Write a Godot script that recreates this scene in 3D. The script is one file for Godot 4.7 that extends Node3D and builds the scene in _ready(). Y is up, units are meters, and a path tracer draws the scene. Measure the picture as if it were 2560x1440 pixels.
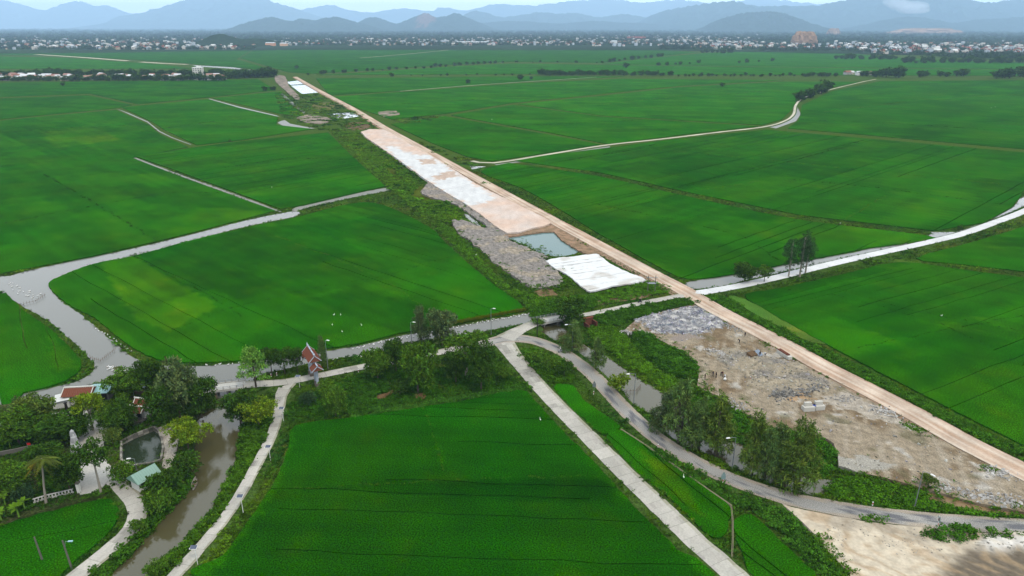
extends Node3D

# ---------------------------------------------------------------- camera model (photo pixel -> direction -> point on the surface it stands on)
const FOCAL := 1760.0
const PITCH := 0.35605          # 20.4 degrees down
const EYE := Vector3(0, 90, 0)

func ray(px: float, py: float) -> Vector3:
	return Vector3((px - 1280.0) / FOCAL, -(py - 720.0) / FOCAL, -1.0).rotated(Vector3.RIGHT, -PITCH)
func G(px: float, py: float, h := 0.0) -> Vector3:
	var d := ray(px, py)
	return EYE + d * ((h - EYE.y) / d.y)
func G2(px: float, py: float, h := 0.0) -> Vector2:
	var v := G(px, py, h)
	return Vector2(v.x, v.z)
func mpp(px: float, py: float, h := 0.0) -> float:      # metres that one photo pixel covers there
	return (h - EYE.y) / ray(px, py).y / FOCAL
func tall(base: Vector3, px: float, py: float) -> float:    # height of an upright thing on base whose top shows at that pixel
	var d := ray(px, py)
	return EYE.y + d.y * (base.z / d.z) - base.y

# ---------------------------------------------------------------- mesh collecting
class MB:
	var p := PackedVector3Array()
	var c := PackedColorArray()
	var col := Color.WHITE
	func tri(a: Vector3, b: Vector3, d: Vector3) -> void:
		p.push_back(a); p.push_back(b); p.push_back(d)
		c.push_back(col); c.push_back(col); c.push_back(col)
	func quad(a: Vector3, b: Vector3, d: Vector3, e: Vector3) -> void:
		tri(a, b, d); tri(a, d, e)
	func hexa(v: Array) -> void:       # 0-3 bottom ring, 4-7 top ring, each counter-clockwise seen from above
		quad(v[4], v[7], v[6], v[5]); quad(v[0], v[1], v[2], v[3])
		for i in 4:
			var j := (i + 1) % 4
			quad(v[i], v[i + 4], v[j + 4], v[j])
	func box(at: Vector3, size: Vector3, basis := Basis(), taper := 1.0) -> void:   # at = centre of the bottom
		var v := []
		for k in 2:
			var t := taper if k else 1.0
			for s in [Vector2(-1, 1), Vector2(1, 1), Vector2(1, -1), Vector2(-1, -1)]:
				v.push_back(at + basis * Vector3(s.x * size.x * 0.5 * t, size.y * k, s.y * size.z * 0.5 * t))
		hexa(v)
	func tube(pts: Array, radii: Array, sides := 6, cap := true) -> void:
		var rings := []
		for i in pts.size():
			var a: Vector3 = pts[max(i - 1, 0)]
			var b: Vector3 = pts[min(i + 1, pts.size() - 1)]
			var d := (b - a).normalized()
			var u := d.cross(Vector3(0.31, 0.2, 0.93)).normalized()
			if u.length() < 0.5: u = d.cross(Vector3.RIGHT).normalized()
			var w := d.cross(u)
			var r := []
			for k in sides:
				var an := TAU * k / sides
				r.push_back(pts[i] + (u * cos(an) + w * sin(an)) * radii[i])
			rings.push_back(r)
		for i in pts.size() - 1:
			for k in sides:
				var j := (k + 1) % sides
				quad(rings[i][k], rings[i][j], rings[i + 1][j], rings[i + 1][k])
		if cap:
			var n: int = pts.size() - 1
			for k in range(1, sides - 1):
				tri(rings[n][0], rings[n][k], rings[n][k + 1])
				tri(rings[0][0], rings[0][k + 1], rings[0][k])
	func ball(at: Vector3, r: Vector3, seg := 8, rows := 5, basis := Basis()) -> void:
		for i in rows:
			var a0 := PI * i / rows - PI / 2
			var a1 := PI * (i + 1) / rows - PI / 2
			for k in seg:
				var b0 := TAU * k / seg
				var b1 := TAU * (k + 1) / seg
				var f := func(a: float, b: float) -> Vector3: return at + basis * (Vector3(cos(a) * cos(b), sin(a), cos(a) * sin(b)) * r)
				if i > 0: tri(f.call(a0, b0), f.call(a1, b1), f.call(a0, b1))
				if i < rows - 1: tri(f.call(a0, b0), f.call(a1, b0), f.call(a1, b1))
	func gable(at: Vector3, size: Vector3, over := 0.0, basis := Basis()) -> void:   # roof prism, ridge along x; at = centre of its foot
		var x := size.x * 0.5
		var z := size.z * 0.5 + over
		var a := [at + basis * Vector3(-x, 0, z), at + basis * Vector3(x, 0, z), at + basis * Vector3(x, 0, -z), at + basis * Vector3(-x, 0, -z)]
		var r0 := at + basis * Vector3(-x, size.y, 0)
		var r1 := at + basis * Vector3(x, size.y, 0)
		quad(a[0], r0, r1, a[1]); quad(a[2], r1, r0, a[3]); tri(a[1], r1, a[2]); tri(a[3], r0, a[0]); quad(a[0], a[1], a[2], a[3])
	func mesh(mat: Material) -> ArrayMesh:
		var n := PackedVector3Array()
		n.resize(p.size())
		for i in range(0, p.size(), 3):
			var m := (p[i + 2] - p[i]).cross(p[i + 1] - p[i]).normalized()
			n[i] = m; n[i + 1] = m; n[i + 2] = m
		var arr := []
		arr.resize(Mesh.ARRAY_MAX)
		arr[Mesh.ARRAY_VERTEX] = p
		arr[Mesh.ARRAY_NORMAL] = n
		arr[Mesh.ARRAY_COLOR] = c
		var am := ArrayMesh.new()
		am.add_surface_from_arrays(Mesh.PRIMITIVE_TRIANGLES, arr)
		am.surface_set_material(0, mat)
		return am

# ---------------------------------------------------------------- nodes, names, labels
var used := {}
func numbered(called: String) -> String:
	used[called] = used.get(called, -1) + 1
	return called if used[called] == 0 else "%s_%03d" % [called, used[called]]
func put(mesh: Mesh, called: String, parent: Node3D = self) -> MeshInstance3D:
	var o := MeshInstance3D.new()
	o.mesh = mesh
	o.name = numbered(called) if parent == self else called
	parent.add_child(o, true)
	return o
func tag(o: Node, label := "", category := "", group := "", kind := "") -> void:
	if label: o.set_meta("label", label)
	if category: o.set_meta("category", category)
	if group: o.set_meta("group", group)
	if kind: o.set_meta("kind", kind)
func thing(called: String, at: Vector3, label: String, category: String, group := "", turn := 0.0) -> Node3D:
	var o := Node3D.new()
	o.name = numbered(called)
	add_child(o)
	o.position = at
	o.rotation.y = turn
	tag(o, label, category, group)
	return o
func struct(mesh: Mesh, called: String) -> MeshInstance3D:
	var o := put(mesh, called)
	o.set_meta("kind", "structure")
	return o

# ---------------------------------------------------------------- materials
var M := {}
func S(r: float, g: float, b: float) -> Color:
	return Color(r / 255.0, g / 255.0, b / 255.0)
func noise(freq: float, sd: int, octaves := 3, kind := FastNoiseLite.TYPE_SIMPLEX_SMOOTH) -> FastNoiseLite:
	var n := FastNoiseLite.new()
	n.noise_type = kind
	n.seed = sd
	n.frequency = freq
	n.fractal_octaves = octaves
	return n
func grain(size: int, freq: float, sd: int, low: int, octaves := 4, kind := FastNoiseLite.TYPE_SIMPLEX_SMOOTH, power := 1.0) -> ImageTexture:
	var im := noise(freq, sd, octaves, kind).get_seamless_image(size, size)
	im.convert(Image.FORMAT_L8)
	var d := im.get_data()
	var lut := PackedByteArray()
	for i in 256: lut.push_back(int(low + (255 - low) * pow(i / 255.0, power)))
	for i in d.size(): d[i] = lut[d[i]]
	return ImageTexture.create_from_image(Image.create_from_data(size, size, false, Image.FORMAT_L8, d))
func bumps(size: int, freq: float, sd: int, strength: float, octaves := 4) -> ImageTexture:
	var im := noise(freq, sd, octaves).get_seamless_image(size, size)
	im.convert(Image.FORMAT_RGBA8)
	im.bump_map_to_normal_map(strength)
	return ImageTexture.create_from_image(im)
func mat(color: Color, rough := 0.9, tex: Texture2D = null, scale := 1.0, nrm: Texture2D = null, ns := 1.0) -> StandardMaterial3D:
	var m := StandardMaterial3D.new()
	m.albedo_color = color * 0.78
	m.roughness = rough
	m.metallic_specular = 0.5 if rough < 0.7 else 0.02
	m.cull_mode = BaseMaterial3D.CULL_DISABLED
	m.vertex_color_use_as_albedo = true
	m.vertex_color_is_srgb = true
	if tex or nrm:
		m.uv1_triplanar = true
		m.uv1_world_triplanar = true
		m.uv1_scale = Vector3.ONE / scale
	if tex: m.albedo_texture = tex
	if nrm:
		m.normal_enabled = true
		m.normal_texture = nrm
		m.normal_scale = ns
	return m
func leafy(color: Color, back := 0.25) -> StandardMaterial3D:
	var m := mat(color, 0.75)
	m.backlight_enabled = true
	m.backlight = Color(back, back, back)
	return m

# ---------------------------------------------------------------- outlines and sheets
func P(px: Array, h: float, smooth := 0, jag := 0.0) -> PackedVector2Array:    # outline in photo pixels -> outline on the level h
	var q := PackedVector2Array()
	var n := px.size()
	for i in n:
		q.push_back(G2(px[i][0], px[i][1], h))
	if smooth > 1:
		var r := PackedVector2Array()
		for i in n:
			for k in smooth:
				r.push_back(q[i].cubic_interpolate(q[(i + 1) % n], q[(i + n - 1) % n], q[(i + 2) % n], float(k) / smooth))
		q = r
	if jag > 0.0:
		var r2 := PackedVector2Array()
		for i in q.size():
			var a := q[i]
			var b := q[(i + 1) % q.size()]
			var steps := clampi(int(a.distance_to(b) / (jag * 3.0)), 1, 24)
			for k in steps:
				var v := a.lerp(b, float(k) / steps)
				r2.push_back(v + Vector2(n_edge.get_noise_2d(v.x, v.y), n_edge.get_noise_2d(v.x + 500, v.y)) * jag)
		q = r2
	return q
var n_edge := noise(0.25, 5, 2)
func scan(poly: PackedVector2Array, z: float) -> Array:
	var xs := []
	var n := poly.size()
	for i in n:
		var a := poly[i]
		var b := poly[(i + 1) % n]
		if (a.y <= z) != (b.y <= z):
			xs.push_back(a.x + (z - a.y) / (b.y - a.y) * (b.x - a.x))
	xs.sort()
	return xs
func bounds(poly: PackedVector2Array) -> Rect2:
	var r := Rect2(poly[0], Vector2.ZERO)
	for v in poly: r = r.expand(v)
	return r
# a sheet over an outline, cut into square cells, with its own height and tint at every corner, and a wall of `skirt` metres round its edge
func sheet(polys: Array, cell: float, hf: Callable, cf: Callable, m: Material, skirt := 0.0) -> ArrayMesh:
	var vs := PackedVector3Array()
	var cs := PackedColorArray()
	var ns := PackedVector3Array()
	var ix := PackedInt32Array()
	for poly: PackedVector2Array in polys:
		if poly.size() < 3: continue
		var bb := bounds(poly)
		var nx := int(bb.size.x / cell) + 2
		var nz := int(bb.size.y / cell) + 2
		var o := bb.position - Vector2(cell, cell) * 0.31
		var fl := PackedByteArray()
		fl.resize(nx * nz)
		for i in poly.size():
			var a := poly[i]
			var b := poly[(i + 1) % poly.size()]
			var st := maxi(1, int(a.distance_to(b) / (cell * 0.15)))
			for k in st + 1:
				var v := (a.lerp(b, float(k) / st) - o) / cell
				fl[clampi(int(v.y), 0, nz - 1) * nx + clampi(int(v.x), 0, nx - 1)] = 2
		var vid := PackedInt32Array()
		vid.resize((nx + 1) * (nz + 1))
		vid.fill(-1)
		for j in nz:
			var xs := scan(poly, o.y + (j + 0.5) * cell)
			for k in range(0, xs.size() - 1, 2):
				for i in range(maxi(0, int(ceil((xs[k] - o.x) / cell - 0.5))), mini(nx - 1, int(floor((xs[k + 1] - o.x) / cell - 0.5))) + 1):
					if fl[j * nx + i] == 0: fl[j * nx + i] = 1
			for i in nx:
				var f := fl[j * nx + i]
				if f == 1:
					var id := []
					for q in [[0, 0], [1, 0], [1, 1], [0, 1]]:
						var at: int = (j + q[1]) * (nx + 1) + i + q[0]
						if vid[at] < 0:
							vid[at] = vs.size()
							vtx(vs, ns, cs, o.x + (i + q[0]) * cell, o.y + (j + q[1]) * cell, hf, cf, cell)
						id.push_back(vid[at])
					ix.append_array([id[0], id[1], id[2], id[0], id[2], id[3]])
				elif f == 2:
					var x0 := o.x + i * cell
					var z0 := o.y + j * cell
					for piece: PackedVector2Array in Geometry2D.intersect_polygons(PackedVector2Array([Vector2(x0, z0), Vector2(x0 + cell, z0), Vector2(x0 + cell, z0 + cell), Vector2(x0, z0 + cell)]), poly):
						var t := Geometry2D.triangulate_polygon(piece)
						var at := vs.size()
						for v in piece: vtx(vs, ns, cs, v.x, v.y, hf, cf, cell)
						for k in range(0, t.size(), 3):
							var a := piece[t[k]]
							var b := piece[t[k + 1]]
							var d := piece[t[k + 2]]
							if (b - a).cross(d - a) > 0: ix.append_array([at + t[k], at + t[k + 1], at + t[k + 2]])
							else: ix.append_array([at + t[k], at + t[k + 2], at + t[k + 1]])
		if skirt > 0.0:
			var area := 0.0
			for i in poly.size(): area += poly[i].cross(poly[(i + 1) % poly.size()])
			var turn := 1.0 if area > 0.0 else -1.0
			for i in poly.size():
				var a := poly[i]
				var b := poly[(i + 1) % poly.size()]
				var nn := Vector3((b - a).y, 0, -(b - a).x).normalized() * turn
				var at := vs.size()
				for v in [a, b]:
					var h: float = hf.call(v.x, v.y)
					var cc: Color = cf.call(v.x, v.y)
					vs.push_back(Vector3(v.x, h, v.y)); vs.push_back(Vector3(v.x, h - skirt, v.y))
					for k in 2: ns.push_back(nn); cs.push_back(cc)
				if turn > 0: ix.append_array([at, at + 1, at + 3, at, at + 3, at + 2])
				else: ix.append_array([at, at + 3, at + 1, at, at + 2, at + 3])
	var arr := []
	arr.resize(Mesh.ARRAY_MAX)
	arr[Mesh.ARRAY_VERTEX] = vs
	arr[Mesh.ARRAY_NORMAL] = ns
	arr[Mesh.ARRAY_COLOR] = cs
	arr[Mesh.ARRAY_INDEX] = ix
	var am := ArrayMesh.new()
	am.add_surface_from_arrays(Mesh.PRIMITIVE_TRIANGLES, arr)
	am.surface_set_material(0, m)
	return am
func vtx(vs: PackedVector3Array, ns: PackedVector3Array, cs: PackedColorArray, x: float, z: float, hf: Callable, cf: Callable, cell: float) -> void:
	var h: float = hf.call(x, z)
	vs.push_back(Vector3(x, h, z))
	var e := minf(cell * 0.5, 1.0)
	ns.push_back(Vector3(h - float(hf.call(x + e, z)), e, h - float(hf.call(x, z + e))).normalized())
	cs.push_back(cf.call(x, z))
func level(h: float) -> Callable:
	return func(_x: float, _z: float) -> float: return h
func plain(c: Color) -> Callable:
	return func(_x: float, _z: float) -> Color: return c

# ---------------------------------------------------------------- what stands where, on a 1 m grid, so that weeds grow only on free ground
const OX := -270
const OZ := -470
const OW := 570
const OH := 390
var occ := PackedByteArray()
var hgt := PackedFloat32Array()
func occupy(poly: PackedVector2Array, value := 1) -> void:
	var bb := bounds(poly)
	for j in range(maxi(0, int(bb.position.y) - OZ - 1), mini(OH - 1, int(bb.end.y) - OZ + 1)):
		var xs := scan(poly, OZ + j + 0.5)
		for k in range(0, xs.size() - 1, 2):
			for i in range(maxi(0, int(ceil(xs[k] - OX - 0.5))), mini(OW - 1, int(floor(xs[k + 1] - OX - 0.5))) + 1):
				occ[j * OW + i] = value
func ground_at(x: float, z: float) -> float:
	var i := int(x - OX)
	var j := int(z - OZ)
	return hgt[j * OW + i] if i >= 0 and j >= 0 and i < OW and j < OH else 0.0
func free_at(x: float, z: float) -> int:
	var i := int(floor(x - OX))
	var j := int(floor(z - OZ))
	return occ[j * OW + i] if i >= 0 and j >= 0 and i < OW and j < OH else 9

# a road along stations [px, py, height, half width]; its bed slopes down to the ground on both sides
func road(called: String, st: Array, m: Material, cf: Callable, slope := 1.5, bed: Material = null, across := 8, slab := 0.0) -> MeshInstance3D:
	var pts := []
	for s in st:
		var v := G(s[0], s[1], s[2])
		pts.push_back([Vector3(v.x, s[2], v.z), s[3]])
	var line := []
	for i in pts.size() - 1:
		var a: Array = pts[i]
		var b: Array = pts[i + 1]
		var p0: Vector3 = pts[maxi(i - 1, 0)][0]
		var p3: Vector3 = pts[mini(i + 2, pts.size() - 1)][0]
		var n := maxi(2, int(a[0].distance_to(b[0]) / 1.6))
		if a[0].length() > 420: n = maxi(2, int(n / 8.0))
		for k in n:
			var t := float(k) / n
			line.push_back([a[0].cubic_interpolate(b[0], p0, p3, t), lerpf(a[1], b[1], t)])
	line.push_back(pts[-1])
	var vs := PackedVector3Array()
	var ns := PackedVector3Array()
	var cs := PackedColorArray()
	var ix := PackedInt32Array()
	var side := MB.new()
	side.col = S(190, 160, 134) if bed == M.soil else S(96, 126, 58)
	var s := 0.0
	var last := []
	for i in line.size():
		var c: Vector3 = line[i][0]
		var d: Vector3 = (line[mini(i + 1, line.size() - 1)][0] - line[maxi(i - 1, 0)][0])
		d.y = 0
		d = d.normalized()
		var r := Vector3(-d.z, 0, d.x)
		var w: float = line[i][1]
		if i > 0: s += c.distance_to(line[i - 1][0])
		for k in across + 1:
			var u := 2.0 * k / across - 1.0
			var wob := n_edge.get_noise_2d(s * 1.3, u * 40.0) * 0.16 * absf(u)
			vs.push_back(c + r * (u * w + wob) + Vector3(0, 0.03 * (1 - u * u), 0))
			ns.push_back(Vector3.UP)
			cs.push_back(cf.call(s, u, c.x + r.x * u * w, c.z + r.z * u * w))
			if i > 0 and k < across:
				var a := (i - 1) * (across + 1) + k
				ix.append_array([a, a + across + 1, a + across + 2, a, a + across + 2, a + 1])
		var now := [c - r * (w + slope), c - r * (w - 0.3), c + r * (w - 0.3), c + r * (w + slope)]
		now[0].y = 0.0; now[3].y = 0.0; now[1].y -= 0.05; now[2].y -= 0.05
		if last:
			side.quad(last[0], now[0], now[1], last[1])
			side.quad(last[2], now[2], now[3], last[3])
			if slab > 0.0: side.quad(last[1], now[1], now[2], last[2])
		last = now
		if c.length() < 480:
			for k in range(-int((w + slope) * 2), int((w + slope) * 2) + 1):
				var off := k * 0.5
				var at := c + r * off
				var gi := int(floor(at.x - OX))
				var gj := int(floor(at.z - OZ))
				if gi >= 0 and gj >= 0 and gi < OW and gj < OH:
					var e := absf(off) - w
					if e < 0.1: occ[gj * OW + gi] = 1
					else: hgt[gj * OW + gi] = maxf(hgt[gj * OW + gi], c.y * (1.0 - e / slope))
	if slab > 0.0:      # cast slabs with open joints, each a piece of its own on the roadbed
		var root := struct(side.mesh(bed), called)
		var rows: int = vs.size() / (across + 1)
		var per := maxi(2, int(slab / maxf(s / rows, 0.01)))
		var from := 0
		while from < rows - 1:
			var to := mini(from + per, rows - 1)
			var b := MB.new()
			var tone := 1.0 + 0.05 * n_edge.get_noise_2d(from * 7.3, s)
			var lift := 0.012 * n_edge.get_noise_2d(from * 3.1, 40.0)
			for r in range(from, to):
				for k in across:
					var q := [vs[r * (across + 1) + k], vs[(r + 1) * (across + 1) + k], vs[(r + 1) * (across + 1) + k + 1], vs[r * (across + 1) + k + 1]]
					var gap := 0.022
					if r == from:
						q[0] = q[0].move_toward(q[1], gap); q[3] = q[3].move_toward(q[2], gap)
					if r == to - 1:
						q[1] = q[1].move_toward(q[0], gap); q[2] = q[2].move_toward(q[3], gap)
					for e in 4: q[e].y += lift
					b.col = cs[r * (across + 1) + k] * tone
					b.quad(q[0], q[1], q[2], q[3])
			put(b.mesh(m), "slab", root)
			from = to
		return root
	var arr := []
	arr.resize(Mesh.ARRAY_MAX)
	arr[Mesh.ARRAY_VERTEX] = vs
	arr[Mesh.ARRAY_NORMAL] = ns
	arr[Mesh.ARRAY_COLOR] = cs
	arr[Mesh.ARRAY_INDEX] = ix
	var am := ArrayMesh.new()
	am.add_surface_from_arrays(Mesh.PRIMITIVE_TRIANGLES, arr)
	am.surface_set_material(0, m)
	var o := struct(am, called)
	if bed:
		var e := put(side.mesh(bed), "embankment", o)
		e.set_meta("kind", "structure")
	return o

# ---------------------------------------------------------------- plants (prototypes are about 10 m tall, origin at the foot)
var rng := RandomNumberGenerator.new()
func rv() -> Vector3:
	var z := rng.randf_range(-1, 1)
	var a := rng.randf() * TAU
	var r := sqrt(1 - z * z)
	return Vector3(r * cos(a), z, r * sin(a))
func leaf(b: MB, at: Vector3, dir: Vector3, up: Vector3, l: float, w: float) -> void:    # a folded diamond
	var s := dir.cross(up).normalized() * w * 0.5
	var mid := at + dir * l * 0.5 + up * w * 0.18
	var tip := at + dir * l
	b.tri(at, mid - s, tip)
	b.tri(at, tip, mid + s)
func tint(v: float, warm: float) -> Color:
	return Color(clampf((0.80 + warm) * v, 0, 1), clampf(0.86 * v, 0, 1), clampf((0.74 - warm * 0.6) * v, 0, 1))
func clump(b: MB, at: Vector3, r: float, n: int, l: float, outward: Vector3, droop := 0.0, narrow := 0.55, warm := 0.0) -> void:
	var tone := rng.randf_range(0.72, 1.1)
	var wm := warm + rng.randf_range(-0.05, 0.08)
	for i in n:
		var d := (rv() + outward * 0.5).normalized()
		var o := at + rv() * r * pow(rng.randf(), 0.45) * Vector3(1, 0.75, 1)
		b.col = tint(tone * rng.randf_range(0.85, 1.15), wm)
		var dd := (d - Vector3(0, droop, 0)).normalized()
		leaf(b, o, dd, (rv() + Vector3.UP * 0.8 + outward * 0.4).normalized(), l * rng.randf_range(0.6, 1.3), l * narrow * rng.randf_range(0.7, 1.2))
# lobes: [centre, radius]; the crown is many clumps spread over and in its lobes
func crown(lobes: Array, per: float, n: int, l: float, m: Material, droop := 0.0, narrow := 0.55, inner := 0.25, warm := 0.0) -> ArrayMesh:
	var b := MB.new()
	for lo in lobes:
		var c: Vector3 = lo[0]
		var r: Vector3 = lo[1]
		var k := int(per * (r.x * r.z + r.x * r.y) * 0.5)
		for i in k:
			var d := rv()
			if d.y < -0.45 and rng.randf() < 0.7: d.y = -d.y
			var q := 1.0 - 0.16 * rng.randf() if rng.randf() > inner else rng.randf_range(0.3, 0.85)
			clump(b, c + d * r * q * rng.randf_range(0.92, 1.1), r.x * 0.27 * rng.randf_range(0.7, 1.3), n, l, d, droop, narrow, warm)
	return b.mesh(m)
func wood(h: float, r: float, lobes: Array, m: Material, lean := Vector3.ZERO, forks := 1) -> ArrayMesh:
	var b := MB.new()
	b.col = Color.WHITE
	for f in forks:
		var off := Vector3(rng.randf_range(-1, 1), 0, rng.randf_range(-1, 1)) * (0.35 if forks > 1 else 0.0)
		var top := Vector3(0, h, 0) + lean + off * 3.0
		b.tube([off + Vector3(0, -0.4, 0), off * 1.2 + lean * 0.3 + Vector3(0, h * 0.4, 0), top], [r * 1.35, r, r * 0.7], 7)
		for lo in lobes:
			if forks > 1 and rng.randf() < 0.5: continue
			var c: Vector3 = lo[0]
			var s := top.lerp(off * 1.2 + Vector3(0, h * 0.4, 0), rng.randf() * 0.6)
			b.tube([s, s.lerp(c, 0.5) + Vector3(0, 0.3, 0), c], [r * 0.5, r * 0.32, r * 0.1], 5)
	return b.mesh(m)
func lobes_round(n: int, cy: float, ry: float, rx: float, each: float) -> Array:
	var a := []
	a.push_back([Vector3(0, cy, 0), Vector3(rx, ry, rx) * 0.62])
	for i in n:
		var an := TAU * i / n + rng.randf() * 0.7
		var e := rng.randf_range(-0.6, 0.9)
		a.push_back([Vector3(cos(an) * rx * rng.randf_range(0.5, 0.72), cy + e * ry * 0.6, sin(an) * rx * rng.randf_range(0.5, 0.72)), Vector3(1, 0.8, 1) * each * rng.randf_range(0.75, 1.2)])
	return a
var proto := {}          # kind -> [[trunk mesh, crown mesh, height, radius], ...]
func make_prototypes() -> void:
	rng.seed = 11
	for k in 4:      # dense broadleaf trees
		var lo := lobes_round(7, 6.0, 3.8, 4.2, 2.0)
		lo.append_array(lobes_round(5, 3.2, 1.8, 3.8, 1.5))
		proto["broad%d" % k] = [wood(3.6, 0.2, lo, M.bark), crown(lo, 13.0, 10, 0.6, M.leaf_dark), 10.2, 4.8]
	for k in 2:      # airy tree with a bare stem
		var lo := lobes_round(6, 7.2, 2.7, 3.2, 1.5)
		proto["airy%d" % k] = [wood(6.0, 0.2, lo, M.bark_pale), crown(lo, 15.0, 9, 0.5, M.leaf_dark), 10.3, 3.7]
	for k in 2:      # flat spreading crown
		var lo := []
		for i in 9:
			var an := TAU * i / 9.0 + rng.randf() * 0.5
			var d := rng.randf_range(1.2, 3.6)
			lo.push_back([Vector3(cos(an) * d, 6.3 + rng.randf_range(-0.9, 1.5) - d * 0.2, sin(an) * d), Vector3(1.7, 0.8, 1.7) * rng.randf_range(0.8, 1.2)])
		for i in 5: lo.push_back([Vector3(cos(i * 1.3) * 2.2, 3.6 + (i % 2), sin(i * 1.3) * 2.2), Vector3(1.5, 1.0, 1.5)])
		proto["spread%d" % k] = [wood(3.8, 0.18, lo, M.bark), crown(lo, 16.0, 9, 0.5, M.leaf_mid), 8.6, 4.8]
	for k in 1:      # pale layered feathery crown
		var lo := []
		for i in 16:
			var an := i * 2.4
			var t := i / 15.0
			var d := (1.0 - t * 0.75) * rng.randf_range(1.6, 3.4)
			lo.push_back([Vector3(cos(an) * d, 3.2 + t * 6.2, sin(an) * d), Vector3(1.5, 0.55, 1.5) * rng.randf_range(0.8, 1.2)])
		proto["feather%d" % k] = [wood(8.5, 0.2, lo, M.bark), crown(lo, 22.0, 9, 0.44, M.leaf_pale, 0.1, 0.5), 10.2, 4.2]
	for k in 3:      # casuarina: soft drooping needle sprays, several stems
		var lo := []
		for i in 15:
			var an := i * 2.4 + rng.randf()
			var t := pow(i / 14.0, 0.9)
			var d := (1.0 - 0.85 * t) * rng.randf_range(1.2, 3.0)
			lo.push_back([Vector3(cos(an) * d, 1.5 + t * 7.6, sin(an) * d), Vector3(1.45, 1.35, 1.45) * rng.randf_range(0.7, 1.2) * (1.1 - 0.5 * t)])
		proto["casuarina%d" % k] = [wood(7.5, 0.13, lo, M.bark, Vector3.ZERO, 3 if k else 1), crown(lo, 24.0, 12, 0.7, M.leaf_needle, 0.5, 0.2, 0.3), 10.4, 3.9]
	for k in 3:      # narrow upright crown on a bare stem
		var lo := []
		for i in 9:
			var t := i / 8.0
			lo.push_back([Vector3(rng.randf_range(-0.5, 0.5), 3.0 + t * 6.2, rng.randf_range(-0.5, 0.5)), Vector3(1.15, 0.95, 1.15) * rng.randf_range(0.75, 1.1) * (0.55 + 1.0 * sin(PI * (0.15 + 0.75 * t))) * 0.8])
		lo.push_back([Vector3(0.3, 1.7, 0), Vector3(0.4, 0.4, 0.4)])
		proto["upright%d" % k] = [wood(8.5, 0.14, lo, M.bark_pale), crown(lo, 28.0, 10, 0.34, M.leaf_blue, 0.5, 0.3), 9.9, 1.5]
	for k in 3:      # shrubs, 4 m
		var lo := lobes_round(6, 1.7, 1.5, 2.0, 1.1)
		proto["shrub%d" % k] = [wood(1.2, 0.1, lo, M.bark), crown(lo, 30.0, 9, 0.36, M.leaf_mid), 3.7, 2.4]
	for k in 4:      # far trees, coarse
		var lo := lobes_round(6, 5.0, 4.0, 3.6, 2.1)
		lo.append_array(lobes_round(4, 2.4, 1.5, 3.0, 1.6))
		proto["far%d" % k] = [wood(2.4, 0.3, [], M.bark), crown(lo, 3.0, 6, 1.4, M.leaf_far, 0.0, 0.6), 9.9, 4.4]
	# coconut palm
	var tr := MB.new()
	tr.tube([Vector3(0, -0.3, 0), Vector3(-0.3, 3, 0.1), Vector3(-0.9, 6.5, 0.1), Vector3(-1.3, 8.8, 0)], [0.24, 0.17, 0.14, 0.13], 8)
	var fr := MB.new()
	for i in 19:
		var an := i * 2.4
		var el := rng.randf_range(-0.25, 1.0)
		var d := Vector3(cos(an), 0, sin(an))
		var p0 := Vector3(-1.3, 8.8, 0)
		fr.col = tint(rng.randf_range(0.75, 1.1), 0.05 if i % 5 else 0.25)
		var prev := p0
		var out := rng.randf_range(2.7, 3.4)
		for s in range(1, 9):
			var t := s / 8.0
			var q := p0 + d * out * t * cos(el * 0.7) + Vector3(0, out * (sin(el) * t - 0.75 * t * t), 0)
			var side := (q - prev).cross(Vector3.UP).normalized()
			for e in [-1, 1]:
				for v in 2:
					var f := prev.lerp(q, v * 0.5)
					leaf(fr, f, (side * e + (q - prev).normalized() * 0.7 - Vector3(0, 0.55, 0)).normalized(), Vector3.UP, 0.85 * sin(PI * (0.15 + 0.8 * t)) + 0.15, 0.13)
			fr.tri(prev, q, prev + Vector3(0, -0.05, 0))
			prev = q
	proto["palm0"] = [tr.mesh(M.bark_pale), fr.mesh(M.leaf_palm), 9.9, 3.2]
	# banana plant, 3 m
	var bt := MB.new()
	bt.tube([Vector3(0, -0.2, 0), Vector3(0.05, 1.5, 0)], [0.16, 0.1], 7)
	var bl := MB.new()
	for i in 9:
		var an := i * 2.4
		var d := Vector3(cos(an), rng.randf_range(0.5, 1.7), sin(an)).normalized()
		var p0 := Vector3(0.05, 1.4, 0)
		bl.col = tint(rng.randf_range(0.85, 1.15), 0.05)
		var prev := p0
		for s in range(1, 6):
			var t := s / 5.0
			var q := p0 + d * 2.0 * t - Vector3(0, 1.0 * t * t, 0)
			var side := (q - prev).cross(Vector3.UP).normalized()
			var w0 := 0.34 * sin(PI * clampf((s - 1) / 5.0 + 0.06, 0, 1))
			var w1 := 0.34 * sin(PI * clampf(t, 0, 0.97))
			bl.quad(prev, prev - side * w0 - Vector3(0, w0 * 0.3, 0), q - side * w1 - Vector3(0, w1 * 0.3, 0), q)
			bl.quad(q, q + side * w1 - Vector3(0, w1 * 0.3, 0), prev + side * w0 - Vector3(0, w0 * 0.3, 0), prev)
			prev = q
	proto["banana0"] = [bt.mesh(M.leaf_mid), bl.mesh(M.leaf_mid), 2.7, 1.7]

func plant(called: String, kind: String, base: Vector3, height: float, width: float, label: String, category: String, group := "", over: Material = null, part := "crown") -> Node3D:
	var t := thing(called, base, label, category, group, rng.randf() * TAU)
	var a: Array = proto[kind]
	t.scale = Vector3(width * 0.5 / a[3], height / a[2], width * 0.5 / a[3])
	put(a[0], "trunk", t)
	var c := put(a[1], part, t)
	if over: c.material_override = over
	return t

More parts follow.
